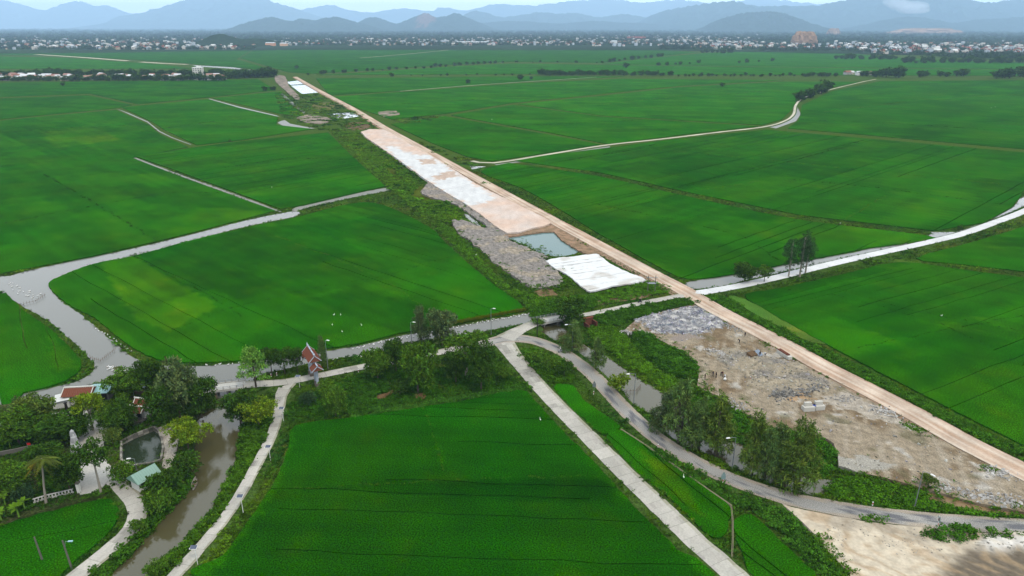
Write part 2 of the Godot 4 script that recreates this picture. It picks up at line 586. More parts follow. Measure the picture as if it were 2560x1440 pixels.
# scatter of small leaf clumps as one mass
func mass(called: String, mesh: Mesh, xs: Array, cols: PackedColorArray, label: String, category: String) -> MultiMeshInstance3D:
	var mm := MultiMesh.new()
	mm.transform_format = MultiMesh.TRANSFORM_3D
	mm.use_colors = true
	mm.mesh = mesh
	mm.instance_count = xs.size()
	for i in xs.size():
		mm.set_instance_transform(i, xs[i])
		mm.set_instance_color(i, cols[i])
	var o := MultiMeshInstance3D.new()
	o.multimesh = mm
	o.name = numbered(called)
	add_child(o)
	tag(o, label, category, "", "stuff")
	return o
func weed_mesh(n: int, l: float, spread: float, up: float, narrow: float, m: Material) -> ArrayMesh:
	var b := MB.new()
	for i in n:
		var d := (rv() + Vector3(0, up, 0)).normalized()
		b.col = tint(rng.randf_range(0.8, 1.12), rng.randf_range(-0.03, 0.06))
		var o := Vector3(rng.randf_range(-1, 1) * spread, rng.randf() * spread * 0.5, rng.randf_range(-1, 1) * spread)
		leaf(b, o, d, (Vector3.UP + rv() * 0.5).normalized(), l * rng.randf_range(0.6, 1.2), l * narrow)
	return b.mesh(m)

# ================================================================ scene
var n_low := noise(0.012, 21, 3)
var n_mid := noise(0.07, 22, 3)
var n_fine := noise(0.35, 23, 3)
var n_streak := noise(1.0, 24, 2)
func _ready() -> void:
	# ---- camera, sky, sun, exposure
	var cam := Camera3D.new()
	cam.name = "camera"
	add_child(cam)
	cam.position = EYE
	cam.rotation = Vector3(-PITCH, 0, 0)
	cam.fov = rad_to_deg(2.0 * atan(720.0 / FOCAL))
	cam.near = 1.0
	cam.far = 90000.0
	cam.current = true
	var sky_mat := ProceduralSkyMaterial.new()
	sky_mat.sky_top_color = S(226, 234, 242)
	sky_mat.sky_horizon_color = S(249, 251, 253)
	sky_mat.sky_curve = 0.2
	sky_mat.sky_energy_multiplier = 1.2
	sky_mat.ground_horizon_color = S(190, 205, 215)
	sky_mat.ground_bottom_color = S(60, 80, 50)
	var sky := Sky.new()
	sky.sky_material = sky_mat
	var env := Environment.new()
	env.background_mode = Environment.BG_SKY
	env.sky = sky
	env.tonemap_mode = Environment.TONE_MAPPER_LINEAR
	env.tonemap_exposure = 1.8
	env.sdfgi_enabled = true
	env.ssao_enabled = true
	env.ssil_enabled = true
	env.volumetric_fog_enabled = true
	env.volumetric_fog_density = 0.0
	env.fog_enabled = true
	env.fog_density = 0.000056
	env.fog_light_color = S(180, 216, 248)
	var we := WorldEnvironment.new()
	we.name = "world_environment"
	we.environment = env
	add_child(we)
	var sun := DirectionalLight3D.new()
	sun.name = "sun"
	sun.light_energy = 0.45
	sun.light_color = S(255, 246, 232)
	sun.light_angular_distance = 11.0
	sun.shadow_enabled = true
	sun.rotation_degrees = Vector3(-58, 35, 0)
	add_child(sun)

	occ.resize(OW * OH)
	hgt.resize(OW * OH)
	make_materials()
	make_prototypes()
	make_land()
	make_fields()
	make_water()
	make_roads()
	make_earthworks()
	make_mountains()
	make_town()
	make_village()
	make_structures()
	make_trees()
	make_small_things()
	make_weeds()

func make_materials() -> void:
	var g_rice := grain(1024, 0.055, 1, 70, 4)
	var g_soil := grain(512, 0.03, 2, 165, 5)
	var g_conc := grain(512, 0.02, 3, 226, 5)
	var g_turf := grain(1024, 0.03, 12, 104, 5)
	var g_fine := grain(256, 0.08, 4, 150, 3)
	var nb := bumps(512, 0.05, 7, 6.0, 4)
	M.rice = mat(Color.WHITE, 0.85, g_rice, 23.0)
	M.grass = mat(Color.WHITE, 0.95, g_turf, 19.0)
	M.soil = mat(Color.WHITE, 0.95, g_soil, 7.0, nb, 0.6)
	M.sand = mat(Color.WHITE, 0.95, g_conc, 9.0)
	M.concrete = mat(Color.WHITE, 0.85, g_conc, 6.0)
	M.asphalt = mat(Color.WHITE, 0.9, g_fine, 5.0)
	M.sheet = mat(Color.WHITE, 0.6, g_conc, 5.0)
	M.forest = mat(Color.WHITE, 1.0, grain(512, 0.03, 9, 110, 5), 420.0)
	M.plain = mat(Color.WHITE, 0.8)
	M.rock = mat(Color.WHITE, 0.95, g_fine, 1.5)
	M.bark = mat(S(84, 76, 64), 0.95)
	M.bark_pale = mat(S(150, 142, 128), 0.95)
	M.leaf_dark = leafy(S(80, 114, 40))
	M.leaf_mid = leafy(S(104, 142, 46))
	M.leaf_pale = leafy(S(142, 192, 88))
	M.leaf_needle = leafy(S(120, 146, 84))
	M.leaf_blue = leafy(S(72, 100, 70))
	M.leaf_palm = leafy(S(112, 128, 66))
	M.leaf_far = leafy(S(80, 114, 40))
	M.leaf_yellow = leafy(S(142, 166, 44))
	M.leaf_olive = leafy(S(118, 140, 64))
	M.leaf_grey = leafy(S(116, 134, 92))
	M.weed = leafy(S(134, 176, 70))
	M.metal = mat(S(150, 156, 160), 0.45)
	M.metal.metallic = 0.6
	M.white = mat(S(232, 232, 228), 0.6)
	M.tile = mat(S(156, 98, 78), 0.8, g_fine, 1.2)
	M.plaster = mat(S(226, 224, 214), 0.9, g_conc, 3.0)
	M.stone = mat(S(132, 128, 118), 0.95, g_fine, 2.0)
	M.dark = mat(S(48, 46, 44), 0.8)
	M.glass = mat(S(40, 52, 60), 0.1)
	M.rust = mat(S(140, 88, 70), 0.9, g_fine, 1.0)
	M.timber = mat(S(112, 90, 68), 0.9)
	for w in [["ditch", S(126, 126, 118), 0.2, 0.04], ["canal", S(102, 102, 94), 0.06, 0.26], ["river", S(74, 70, 44), 0.04, 0.42], ["pond", S(92, 118, 116), 0.08, 0.2], ["mud", S(136, 112, 80), 0.15, 0.15], ["green", S(40, 52, 34), 0.04, 0.3], ["bright", S(150, 154, 156), 0.1, 0.5]]:
		var m := mat(w[1], w[2], null, 5.0, bumps(256, 0.03, 31, 2.0, 3), 0.2)
		m.metallic_specular = w[3]
		M["water_" + w[0]] = m

# ---------------------------------------------------------------- ground and far plain
func make_land() -> void:
	var c0 := S(94, 124, 46)
	var cf := func(x: float, z: float) -> Color:
		var t := 0.95 + 0.35 * n_mid.get_noise_2d(x, z)
		var d := clampf(n_low.get_noise_2d(x * 3.0, z * 3.0) * 1.4, -0.5, 1.0)
		return Color(c0.r * t * (1 + 0.25 * d), c0.g * t, c0.b * t * (1 + 0.1 * d))
	var near := PackedVector2Array([Vector2(-300, 20), Vector2(320, 20), Vector2(320, -520), Vector2(-300, -520)])
	var mesh := sheet([near], 4.0, level(0.0), cf, M.grass)
	# the same sheet goes on to the horizon in wide cells
	var b := MB.new()
	b.col = c0
	var xs := [-30000.0, -6000, -2500, -1000, -300, 320, 1000, 2500, 6000, 30000]
	var zs := [1500.0, 20, -520, -1200, -2600, -5000, -9000, -35000]
	for i in xs.size() - 1:
		for j in zs.size() - 1:
			if xs[i] == -300 and zs[j] == 20: continue
			b.quad(Vector3(xs[i], 0, zs[j + 1]), Vector3(xs[i + 1], 0, zs[j + 1]), Vector3(xs[i + 1], 0, zs[j]), Vector3(xs[i], 0, zs[j]))
	var arr := b.mesh(M.grass).surface_get_arrays(0)
	mesh.add_surface_from_arrays(Mesh.PRIMITIVE_TRIANGLES, arr)
	mesh.surface_set_material(1, M.grass)
	struct(mesh, "ground")

# ---------------------------------------------------------------- rice
func make_fields() -> void:
	# [outline px, colour, [row line: two px points], spacing of the gaps between strips in m, patches [[outline, factor r, g, b], ...]]
	var A := S(60, 139, 0)       # one crop, one green; plots differ a little by chance, nearest paddy has painted shade
	var B := A
	var C := A
	var D := A
	var list := [
		[[[0, 683], [230, 640], [470, 584], [688, 526], [560, 481], [430, 433], [330, 394], [470, 367], [400, 336], [370, 311], [290, 275], [120, 290], [0, 302]], A, [[110, 435], [390, 590]], 14.0, [[[[350, 570], [500, 520], [690, 525], [480, 585]], 1.3, 1.12, 1.0], [[[100, 330], [250, 320], [300, 350], [140, 370]], 1.35, 1.08, 1.0]]],
		[[[0, 298], [120, 286], [290, 270], [330, 262], [220, 238], [0, 246]], A, [], 0.0, []],
		[[[345, 260], [520, 243], [690, 225], [645, 198], [300, 203], [0, 207], [0, 242], [225, 234]], C, [], 0.0, []],
		[[[705, 228], [532, 245], [620, 265], [700, 284], [762, 290], [700, 240]], A, [], 0.0, []],
		[[[304, 268], [520, 248], [600, 270], [695, 292], [690, 312], [780, 322], [600, 350], [492, 362], [412, 325], [382, 305]], A, [[420, 300], [700, 300]], 0.0, []],
		[[[340, 391], [480, 369], [600, 353], [820, 331], [880, 390], [963, 465], [880, 484], [760, 512], [700, 521], [560, 470], [430, 422]], B, [[420, 400], [800, 350]], 13.0, []],
		[[[122, 708], [150, 690], [235, 659], [340, 638], [480, 600], [640, 563], [740, 543], [880, 508], [960, 513], [1072, 567], [1110, 603], [1170, 658], [1235, 712], [1308, 770], [1200, 797], [1000, 832], [900, 857], [760, 878], [620, 899], [500, 905], [425, 904], [365, 886], [300, 846], [240, 796], [180, 765], [137, 733]], A, [[700, 790], [900, 880]], 11.0,
			[[[[250, 655], [335, 640], [545, 765], [420, 830], [330, 790]], 1.55, 1.2, 0.9], [[[470, 605], [640, 566], [800, 560], [1000, 690], [760, 740]], 0.85, 0.92, 1.0], [[[1000, 830], [1308, 770], [1180, 665], [950, 720]], 1.0, 1.04, 1.0], [[[960, 745], [1090, 735], [1110, 790], [990, 800]], 0.85, 0.88, 1.0]]],
		[[[0, 735], [60, 777], [120, 818], [178, 872], [202, 905], [196, 928], [150, 957], [60, 980], [0, 1000]], B, [[40, 800], [70, 970]], 9.0, [[[[120, 840], [170, 870], [190, 920], [140, 930]], 1.35, 1.1, 1.0]]],
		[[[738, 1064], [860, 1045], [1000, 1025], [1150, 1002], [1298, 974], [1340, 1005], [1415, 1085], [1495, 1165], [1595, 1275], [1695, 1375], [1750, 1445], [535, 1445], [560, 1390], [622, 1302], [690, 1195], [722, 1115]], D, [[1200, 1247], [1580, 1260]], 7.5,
			[[[[738, 1064], [1060, 1017], [1115, 1200], [690, 1230]], 0.8, 0.86, 1.0], [[[1070, 1015], [1298, 974], [1420, 1090], [1500, 1195], [1120, 1200]], 0.86, 0.9, 1.0], [[[520, 1460], [690, 1228], [1115, 1200], [1500, 1195], [1600, 1270], [1770, 1460]], 0.72, 0.79, 1.0]]],  # nearest paddy: shade between the plants, seen from above, painted as darker factors
		[[[0, 1315], [137, 1276], [200, 1258], [267, 1246], [290, 1259], [296, 1282], [285, 1315], [248, 1352], [200, 1392], [160, 1425], [135, 1448], [0, 1448]], D, [[0, 1380], [250, 1330]], 8.0, []],
		[[[1383, 967], [1430, 962], [1455, 995], [1490, 1022], [1550, 1066], [1512, 1084], [1490, 1076], [1458, 1046]], D, [], 0.0, []],
		[[[1518, 1090], [1556, 1076], [1610, 1112], [1700, 1176], [1822, 1262], [1822, 1300], [1806, 1342], [1772, 1334], [1720, 1290], [1658, 1230], [1582, 1168]], D, [[1560, 1100], [1790, 1300]], 6.0, [[[[1600, 1120], [1700, 1180], [1760, 1300], [1640, 1200]], 1.4, 1.05, 1.0]]],
		[[[1839, 1295], [1881, 1287], [1930, 1332], [1980, 1378], [2042, 1448], [1892, 1448], [1857, 1382], [1838, 1332]], B, [[1850, 1330], [1960, 1420]], 6.0, []],
		[[[1862, 735], [1950, 720], [2100, 687], [2245, 655], [2400, 673], [2560, 694], [2700, 715], [2700, 1190], [2560, 1112], [2450, 1058], [2300, 982], [2120, 888], [1980, 812], [1905, 768]], B, [[2000, 800], [2400, 690]], 12.0, [[[[1990, 800], [2300, 850], [2560, 1020], [2560, 1110], [2120, 888]], 1.12, 1.05, 1.0], [[[2300, 700], [2560, 740], [2560, 860], [2280, 800]], 1.1, 1.08, 1.0], [[[2220, 900], [2400, 880], [2540, 1000], [2440, 1040]], 0.9, 0.93, 1.0]]],
		[[[2292, 645], [2420, 608], [2560, 566], [2700, 515], [2700, 700], [2560, 678], [2400, 660]], A, [], 0.0, []],
		[[[1275, 400], [1520, 369], [1700, 346], [1915, 324], [2200, 349], [2560, 381], [2700, 392], [2700, 420], [2560, 478], [2530, 517], [2460, 556], [2335, 576], [2000, 537], [1720, 480], [1500, 431], [1310, 404]], A, [[1500, 460], [2000, 350]], 16.0, [[[[1500, 420], [1740, 380], [2050, 420], [1720, 476]], 0.88, 0.92, 1.0], [[[2220, 490], [2500, 430], [2530, 510], [2330, 572], [2100, 545]], 1.08, 1.05, 1.0], [[[1830, 340], [2100, 360], [2000, 400], [1750, 370]], 1.12, 1.06, 1.0]]],
		[[[1203, 430], [1262, 409], [1300, 411], [1500, 441], [1720, 491], [2000, 549], [2316, 588], [2300, 602], [2180, 618], [2100, 634], [1950, 662], [1850, 682], [1722, 696], [1650, 668], [1560, 618], [1480, 573], [1400, 523], [1300, 468]], A, [[1560, 600], [1900, 500]], 14.0, [[[[1400, 525], [1700, 560], [1940, 668], [1722, 696], [1560, 618]], 0.88, 0.92, 1.0], [[[1950, 600], [2130, 560], [2316, 588], [2180, 618], [1960, 660]], 1.25, 1.12, 1.0]]],
		[[[978, 310], [1110, 290], [1370, 336], [1500, 361], [1370, 382], [1230, 402], [1170, 392], [1080, 357]], A, [], 0.0, []],
		[[[1128, 288], [1282, 262], [1500, 291], [1895, 315], [1700, 337], [1522, 360], [1372, 331]], A, [[1300, 300], [1700, 300]], 0.0, []],
		[[[980, 298], [1120, 283], [1280, 257], [1500, 235], [1700, 214], [1960, 200], [1560, 197], [1300, 208], [1000, 230], [830, 242], [900, 272]], A, [], 0.0, []],
		[[[1295, 260], [1500, 240], [1700, 218], [1960, 204], [2150, 204], [2055, 223], [1993, 247], [1978, 275], [1955, 298], [1905, 312], [1500, 288]], A, [], 0.0, []],
		[[[790, 196], [1300, 191], [1560, 191], [1300, 204], [1000, 227], [824, 238]], C, [], 0.0, []],
		[[[790, 187], [1300, 185], [2560, 189], [2700, 190], [2700, 176], [1900, 168], [1500, 162], [1280, 159], [1120, 167], [900, 182]], C, [], 0.0, []],
		[[[780, 184], [900, 177], [1120, 162], [1280, 154], [1500, 157], [1650, 141], [1750, 130], [1500, 119], [1200, 116], [860, 116], [640, 122], [600, 145], [720, 180]], C, [], 0.0, []],
		[[[1500, 160], [1660, 142], [1770, 132], [1900, 128], [2100, 129], [2200, 142], [2400, 152], [2700, 160], [2700, 174], [1900, 166]], C, [], 0.0, []],
		[[[0, 172], [480, 171], [400, 161], [150, 144], [0, 141], [-150, 141], [-150, 172]], C, [], 0.0, []],
		[[[-150, 138], [130, 138], [400, 153], [600, 169], [700, 180], [590, 148], [635, 122], [300, 128], [0, 133], [-150, 134]], C, [], 0.0, []],
		[[[1970, 320], [1998, 300], [2005, 262], [2080, 228], [2200, 203], [2560, 200], [2700, 200], [2700, 378], [2560, 372], [2200, 340]], A, [[2100, 320], [2500, 250]], 0.0, [[[[2100, 300], [2560, 320], [2560, 370], [2200, 338]], 0.95, 0.95, 1.0]]],
		[[[1822, 743], [1862, 748], [2070, 846], [2030, 856], [1960, 822], [1880, 780]], S(128, 176, 70), [], 0.0, []],
	]
	var step := 0
	for f in list:
		var top := 0.5 if f[1] != list[-1][1] else 0.35
		var poly := P(f[0], top, 0, 0.0)
		var c := Vector2.ZERO
		for v in poly: c += v / poly.size()
		var dist := Vector2(c.x, c.y).length()
		var cell := clampf(dist * 0.008, 1.3, 28.0)
		if dist < 500: poly = P(f[0], top, 3, 0.35)
		occupy(poly)
		var dir := Vector2(1, 0.2).normalized()
		if f[2]: dir = (G2(f[2][1][0], f[2][1][1]) - G2(f[2][0][0], f[2][0][1])).normalized()
		var across := Vector2(-dir.y, dir.x)
		var pieces := [poly]
		if f[3] > 0.0:
			rng.seed = 100 + step
			var lo := INF
			var hi := -INF
			var l0 := INF
			var l1 := -INF
			for v in poly:
				lo = minf(lo, v.dot(across)); hi = maxf(hi, v.dot(across))
				l0 = minf(l0, v.dot(dir)); l1 = maxf(l1, v.dot(dir))
			var at: float = lo + f[3] * rng.randf_range(0.3, 1.0)
			while at < hi - 2.0:
				var a := lerpf(l0, l1, rng.randf_range(-0.1, 0.5))
				var e := lerpf(l0, l1, rng.randf_range(0.55, 1.1))
				var w := rng.randf_range(0.08, 0.16) * maxf(1.0, dist / 200.0)
				var cut := PackedVector2Array()
				var back := PackedVector2Array()
				for k in 13:
					var t := lerpf(a, e, k / 12.0)
					var q: Vector2 = dir * t + across * (at + n_edge.get_noise_2d(t * 0.2, at * 3.0) * 0.7)
					cut.push_back(q + across * w)
					back.push_back(q - across * w)
				back.reverse()
				cut.append_array(back)
				var next := []
				for pc in pieces:
					for r in Geometry2D.clip_polygons(pc, cut):
						if r.size() > 2 and Geometry2D.is_polygon_clockwise(r) == Geometry2D.is_polygon_clockwise(pc): next.push_back(r)
				# a gap wholly inside would leave a hole: only gaps that reach the edge are cut
				var holes := false
				for pc in pieces:
					var all_in := true
					for v in cut:
						if not Geometry2D.is_point_in_polygon(v, pc): all_in = false
					if all_in: holes = true
				if not holes and next.size() > 0: pieces = next
				at += f[3] * rng.randf_range(0.25, 0.85)
		var patches := []
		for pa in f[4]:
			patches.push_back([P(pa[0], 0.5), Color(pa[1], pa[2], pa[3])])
		var base: Color = f[1]
		var off := step * 37.0
		var step_id := float(step)
		var plot := Vector2(46.0, 17.0) * (1.0 + 0.4 * fmod(step * 0.37, 1.0))
		var k1 := clampf(dist / 900.0, 0.0, 1.0)
		var cf := func(x: float, z: float) -> Color:
			var u := x * dir.x + z * dir.y
			var v := x * across.x + z * across.y
			var t := 1.0 + 0.12 * (fmod(absf(sin(step_id * 5.7 + 1.3)) * 91.7, 1.0) - 0.5) + 0.1 * n_low.get_noise_2d(x + off, z) + 0.09 * n_streak.get_noise_2d(u * 0.007 + off, v * 0.16) + 0.10 * n_mid.get_noise_2d(x, z)
			var warm := 0.22 * n_low.get_noise_2d(z * 1.7 - off, x * 1.7)
			var pv := floorf(v / plot.y + 0.15 * n_mid.get_noise_1d(u * 0.3))
			var pu := floorf(u / plot.x + pv * 0.37)
			var hsh := fmod(absf(sin(pu * 12.9898 + pv * 78.233 + off) * 43758.5453), 1.0) - 0.5
			t += 0.17 * hsh
			warm += 0.14 * fmod(hsh * 7.0, 0.5)
			var c2 := Color(base.r * t * (1.0 + warm), base.g * t, base.b * t)
			var thin := smoothstep(0.24, 0.42, n_mid.get_noise_2d(u * 0.7 + off, v * 4.0)) * smoothstep(0.0, 0.3, n_low.get_noise_2d(x * 2.0 - off, z * 2.0))
			c2 = c2.lerp(Color(c2.r * 0.8, c2.g * 0.84, c2.b), thin * 0.35)
			var ripe := smoothstep(0.3, 0.5, n_mid.get_noise_2d(x * 0.8 - off, z * 0.8 + 300.0))
			c2 = c2.lerp(Color(c2.r * 1.35, c2.g * 1.06, c2.b), ripe * 0.6)
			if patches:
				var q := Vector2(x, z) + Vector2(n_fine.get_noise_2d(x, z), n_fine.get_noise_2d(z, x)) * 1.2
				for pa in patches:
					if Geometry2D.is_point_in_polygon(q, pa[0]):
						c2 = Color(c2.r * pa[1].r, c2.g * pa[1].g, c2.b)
			return c2
		var hf := func(x: float, z: float) -> float:
			return top + (n_mid.get_noise_2d(x * 2.0, z * 2.0) * 0.06 + n_low.get_noise_2d(x * 2.0, z * 2.0) * 0.1) * (1.0 - k1)
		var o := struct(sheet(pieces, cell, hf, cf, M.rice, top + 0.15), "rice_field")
		tag(o, "green rice paddy" if step < list.size() - 1 else "pale green seedling plot")
		step += 1
		if dist < 420: fields.push_back([poly, base])
var fields := []

# ---------------------------------------------------------------- water
func make_water() -> void:
	var list := [
		["canal", "canal", [[0, 690], [60, 679], [200, 648], [330, 622], [470, 588], [620, 550], [735, 528], [742, 540], [640, 561], [480, 600], [340, 638], [235, 660], [150, 692], [125, 712], [150, 750], [200, 785], [260, 835], [320, 885], [370, 908], [430, 915], [510, 914], [620, 906], [760, 886], [900, 864], [1000, 840], [1200, 805], [1325, 783], [1345, 790], [1390, 795], [1400, 815], [1340, 806], [1200, 830], [1100, 845], [1020, 856], [950, 875], [880, 890], [820, 900], [700, 925], [640, 945], [600, 1000], [480, 1000], [300, 990], [150, 1000], [60, 1010], [0, 1030], [-120, 1040], [-120, 1000], [100, 975], [210, 945], [235, 910], [190, 862], [130, 808], [60, 768], [0, 730], [-120, 690], [-120, 660]]],
		["river", "river", [[480, 1000], [600, 1000], [605, 1040], [600, 1100], [590, 1140], [570, 1200], [520, 1290], [440, 1380], [370, 1445], [340, 1500], [240, 1500], [275, 1445], [340, 1370], [430, 1270], [470, 1200], [488, 1120], [485, 1040]]],
		["ditch", "ditch", [[690, 523], [560, 475], [420, 425], [328, 390], [327, 392], [420, 429], [560, 480], [687, 527]]],
		["ditch", "ditch", [[760, 512], [880, 485], [965, 470], [968, 477], [885, 493], [765, 520], [738, 530], [730, 524]]],
		["ditch", "ditch", [[290, 271], [320, 282], [370, 304], [400, 328], [430, 343], [478, 361], [477, 362], [428, 344], [397, 329], [368, 305.5], [318, 283.5]]],
		["ditch", "ditch", [[522, 246], [600, 267], [690, 288], [700, 292], [688, 290], [600, 270], [524, 248]]],
		["ditch", "ditch", [[702, 232], [712, 238], [735, 258], [763, 280], [759, 284], [728, 260], [705, 238]]],
		["ditch", "pond", [[694, 307], [700, 303], [712, 300], [725, 309], [760, 316], [792, 321], [760, 323], [715, 319]]],
		["bright", "pond", [[820, 285], [882, 281], [897, 291], [857, 297], [832, 292]]],
		["bright", "pond", [[727, 214], [765, 212], [796, 231], [755, 235]]],
		["bright", "pond", [[716, 205], [748, 201], [762, 210], [726, 212]]],
		["canal", "pond", [[1175, 415], [1215, 416], [1180, 424]]],
		["ditch", "ditch", [[1235, 409], [1380, 386], [1520, 362], [1526, 368], [1390, 394], [1240, 413]]],
		["ditch", "ditch", [[1913, 316], [1960, 304], [1988, 289], [1994, 268], [2002, 285], [1990, 303], [1940, 321]]],
		["canal", "canal", [[1717, 706], [1834, 686], [1935, 664], [2022, 646], [2137, 631], [2180, 617], [2321, 588], [2328, 580], [2385, 580], [2405, 575], [2432, 566], [2533, 518], [2562, 488], [2700, 420], [2700, 440], [2562, 514], [2456, 559], [2425, 579], [2392, 590], [2321, 599], [2254, 616], [2120, 645], [2002, 672], [1868, 699], [1818, 714], [1734, 722]]],
		["mud", "pond", [[1487, 756], [1520, 745], [1562, 737], [1622, 734], [1622, 741], [1600, 747], [1532, 757], [1500, 762]]],
		["pond", "pond", [[1270, 592], [1330, 584], [1384, 579], [1398, 597], [1447, 624], [1422, 639], [1365, 638], [1325, 620], [1283, 601]]],
		["canal", "ditch", [[1160, 537], [1172, 538], [1202, 565], [1196, 569]]],
		["river", "canal", [[1350, 800], [1407, 820], [1452, 855], [1475, 871], [1512, 889], [1550, 916], [1582, 934], [1612, 957], [1647, 975], [1700, 1010], [1760, 1060], [1850, 1110], [1932, 1160], [1975, 1168], [2030, 1192], [2100, 1205], [2085, 1226], [2030, 1237], [1972, 1227], [1920, 1203], [1825, 1165], [1787, 1145], [1725, 1120], [1680, 1096], [1635, 1042], [1580, 1010], [1560, 980], [1515, 948], [1483, 917], [1450, 882], [1388, 852], [1365, 838], [1335, 812]]],
		["mud", "ditch", [[2300, 1232], [2340, 1235], [2440, 1262], [2560, 1282], [2700, 1300], [2700, 1310], [2560, 1292], [2430, 1275], [2320, 1250]]],
		["canal", "ditch", [[1460, 231], [1490, 230], [1497, 234], [1470, 235]]],
		["ditch", "ditch", [[480, 163], [580, 168], [640, 176], [630, 178], [570, 171], [490, 166]]],
	]
	for w in list:
		var h := 0.04
		var far: bool = G2(w[2][0][0], w[2][0][1]).length() > 480
		var poly := P(w[2], h, 0 if far else 3, 0.0 if far else 0.5)
		occupy(poly, 2)
		var o := struct(sheet([poly], 40.0 if far else 12.0, level(h), plain(Color.WHITE), M["water_" + w[0]]), w[1])
	for f in fields: occupy(f[0], 1)

# ---------------------------------------------------------------- roads
func make_roads() -> void:
	var conc := func(s: float, u: float, x: float, z: float) -> Color:
		var t := 0.93 + 0.10 * n_mid.get_noise_2d(x, z) + 0.05 * n_fine.get_noise_2d(x, z)
		t -= 0.16 * smoothstep(0.2, 0.5, n_mid.get_noise_2d(x * 1.6 + 80, z * 1.6))
		var e := clampf((absf(u) - 0.86 + 0.25 * n_fine.get_noise_2d(x * 0.7, z * 0.7)) * 6.0, 0, 1)
		return S(200, 195, 183).lerp(S(150, 148, 118), e * 0.6) * t
	var white := func(s: float, u: float, x: float, z: float) -> Color:
		var t := 0.97 + 0.05 * n_mid.get_noise_2d(x, z)
		return S(226, 226, 224) * t
	var tar := func(s: float, u: float, x: float, z: float) -> Color:
		var t := 0.95 + 0.12 * n_mid.get_noise_2d(x, z)
		var c := S(194, 190, 182) * t
		var patch := n_fine.get_noise_2d(s * 0.35, u * 3.0 + 80.0) + 0.6 * n_mid.get_noise_2d(s * 0.8, u * 4.0)
		c = c.lerp(S(124, 124, 128), smoothstep(0.24, 0.36, patch) * 0.85)
		var e := smoothstep(0.55, 0.8, absf(u) + 0.35 * n_fine.get_noise_2d(x * 0.5, z * 0.5) + (0.1 if u < 0 else 0.0))
		return c.lerp(S(206, 190, 168) * t, e * 0.85)
	var dirt := func(s: float, u: float, x: float, z: float) -> Color:
		var t := 0.95 + 0.12 * n_mid.get_noise_2d(x, z)
		var rut := 0.55 + 0.22 * sin(u * 9.0 + 3.0 * n_fine.get_noise_1d(s * 0.06)) + 0.9 * n_fine.get_noise_2d(u * 6.0, s * 0.05) + 0.4 * n_mid.get_noise_2d(x * 2, z * 2)
		return S(188, 158, 134).lerp(S(224, 206, 186), clampf(rut, 0, 1)) * t
	road("concrete_road", [[1258, 853, 0.8, 3.2], [1285, 890, 0.8, 2.6], [1318, 930, 0.8, 2.3], [1360, 978, 0.8, 2.3], [1420, 1040, 0.8, 2.3], [1480, 1100, 0.8, 2.3], [1545, 1165, 0.8, 2.3], [1610, 1228, 0.8, 2.3], [1680, 1295, 0.8, 2.3], [1745, 1358, 0.8, 2.3], [1800, 1405, 0.8, 2.3], [1870, 1470, 0.8, 2.3]], M.concrete, conc, 1.8, M.grass, 6, 5.0)
	road("village_road", [[607, 962, 2.2, 1.9], [650, 959, 1.8, 1.9], [700, 956, 1.3, 1.9], [750, 948, 0.95, 1.8], [800, 938, 0.81, 1.7], [860, 926, 0.81, 1.7], [915, 915, 0.81, 1.7], [1000, 900, 0.81, 1.7], [1100, 880, 0.81, 1.8], [1180, 864, 0.81, 2.2], [1255, 850, 0.81, 3.0]], M.concrete, conc, 1.8, M.grass, 6, 5.0)
	road("asphalt_road", [[1215, 858, 0.82, 2.4], [1270, 846, 0.83, 3.0], [1330, 850, 0.83, 2.6], [1390, 872, 0.82, 2.3], [1440, 903, 0.82, 2.3], [1490, 945, 0.82, 2.3], [1540, 1000, 0.82, 2.3], [1590, 1050, 0.82, 2.3], [1650, 1100, 0.82, 2.3], [1720, 1145, 0.82, 2.3], [1800, 1186, 0.82, 2.3], [1880, 1217, 0.82, 2.3], [1970, 1245, 0.82, 2.4], [2080, 1268, 0.82, 2.4], [2200, 1287, 0.82, 2.4], [2350, 1302, 0.82, 2.4], [2480, 1312, 0.82, 2.4], [2640, 1322, 0.82, 2.4]], M.asphalt, tar, 1.8, M.grass, 14)
	road("river_path", [[722, 957, 1.06, 2.2], [705, 985, 0.95, 1.6], [698, 1025, 0.84, 1.25], [687, 1068, 0.84, 1.25], [667, 1115, 0.84, 1.25], [640, 1165, 0.84, 1.25], [605, 1230, 0.84, 1.25], [565, 1290, 0.84, 1.25], [515, 1352, 0.84, 1.25], [462, 1412, 0.84, 1.3], [415, 1462, 0.84, 1.3]], M.concrete, conc, 1.6, M.grass, 6, 5.0)
	road("garden_path", [[255, 1172, 0.96, 1.7], [300, 1213, 0.95, 1.7], [332, 1247, 0.93, 1.75], [344, 1280, 0.9, 1.75], [331, 1318, 0.87, 1.75], [292, 1358, 0.85, 1.75], [238, 1402, 0.85, 1.75], [180, 1448, 0.85, 1.75], [120, 1495, 0.85, 1.75]], M.concrete, conc, 1.4, M.grass, 6, 5.0)
	road("causeway_road", [[1262, 846, 0.84, 3.2], [1300, 824, 1.0, 2.4], [1342, 806, 1.5, 1.9]], M.concrete, conc, 1.8, M.grass, 6, 5.0)
	road("causeway_road", [[1402, 793, 1.5, 1.6], [1465, 786, 1.1, 1.5], [1530, 773, 0.85, 1.5], [1600, 758, 0.85, 1.5], [1680, 743, 0.85, 1.7], [1735, 733, 0.85, 2.2]], M.concrete, conc, 1.8, M.grass, 6, 5.0)
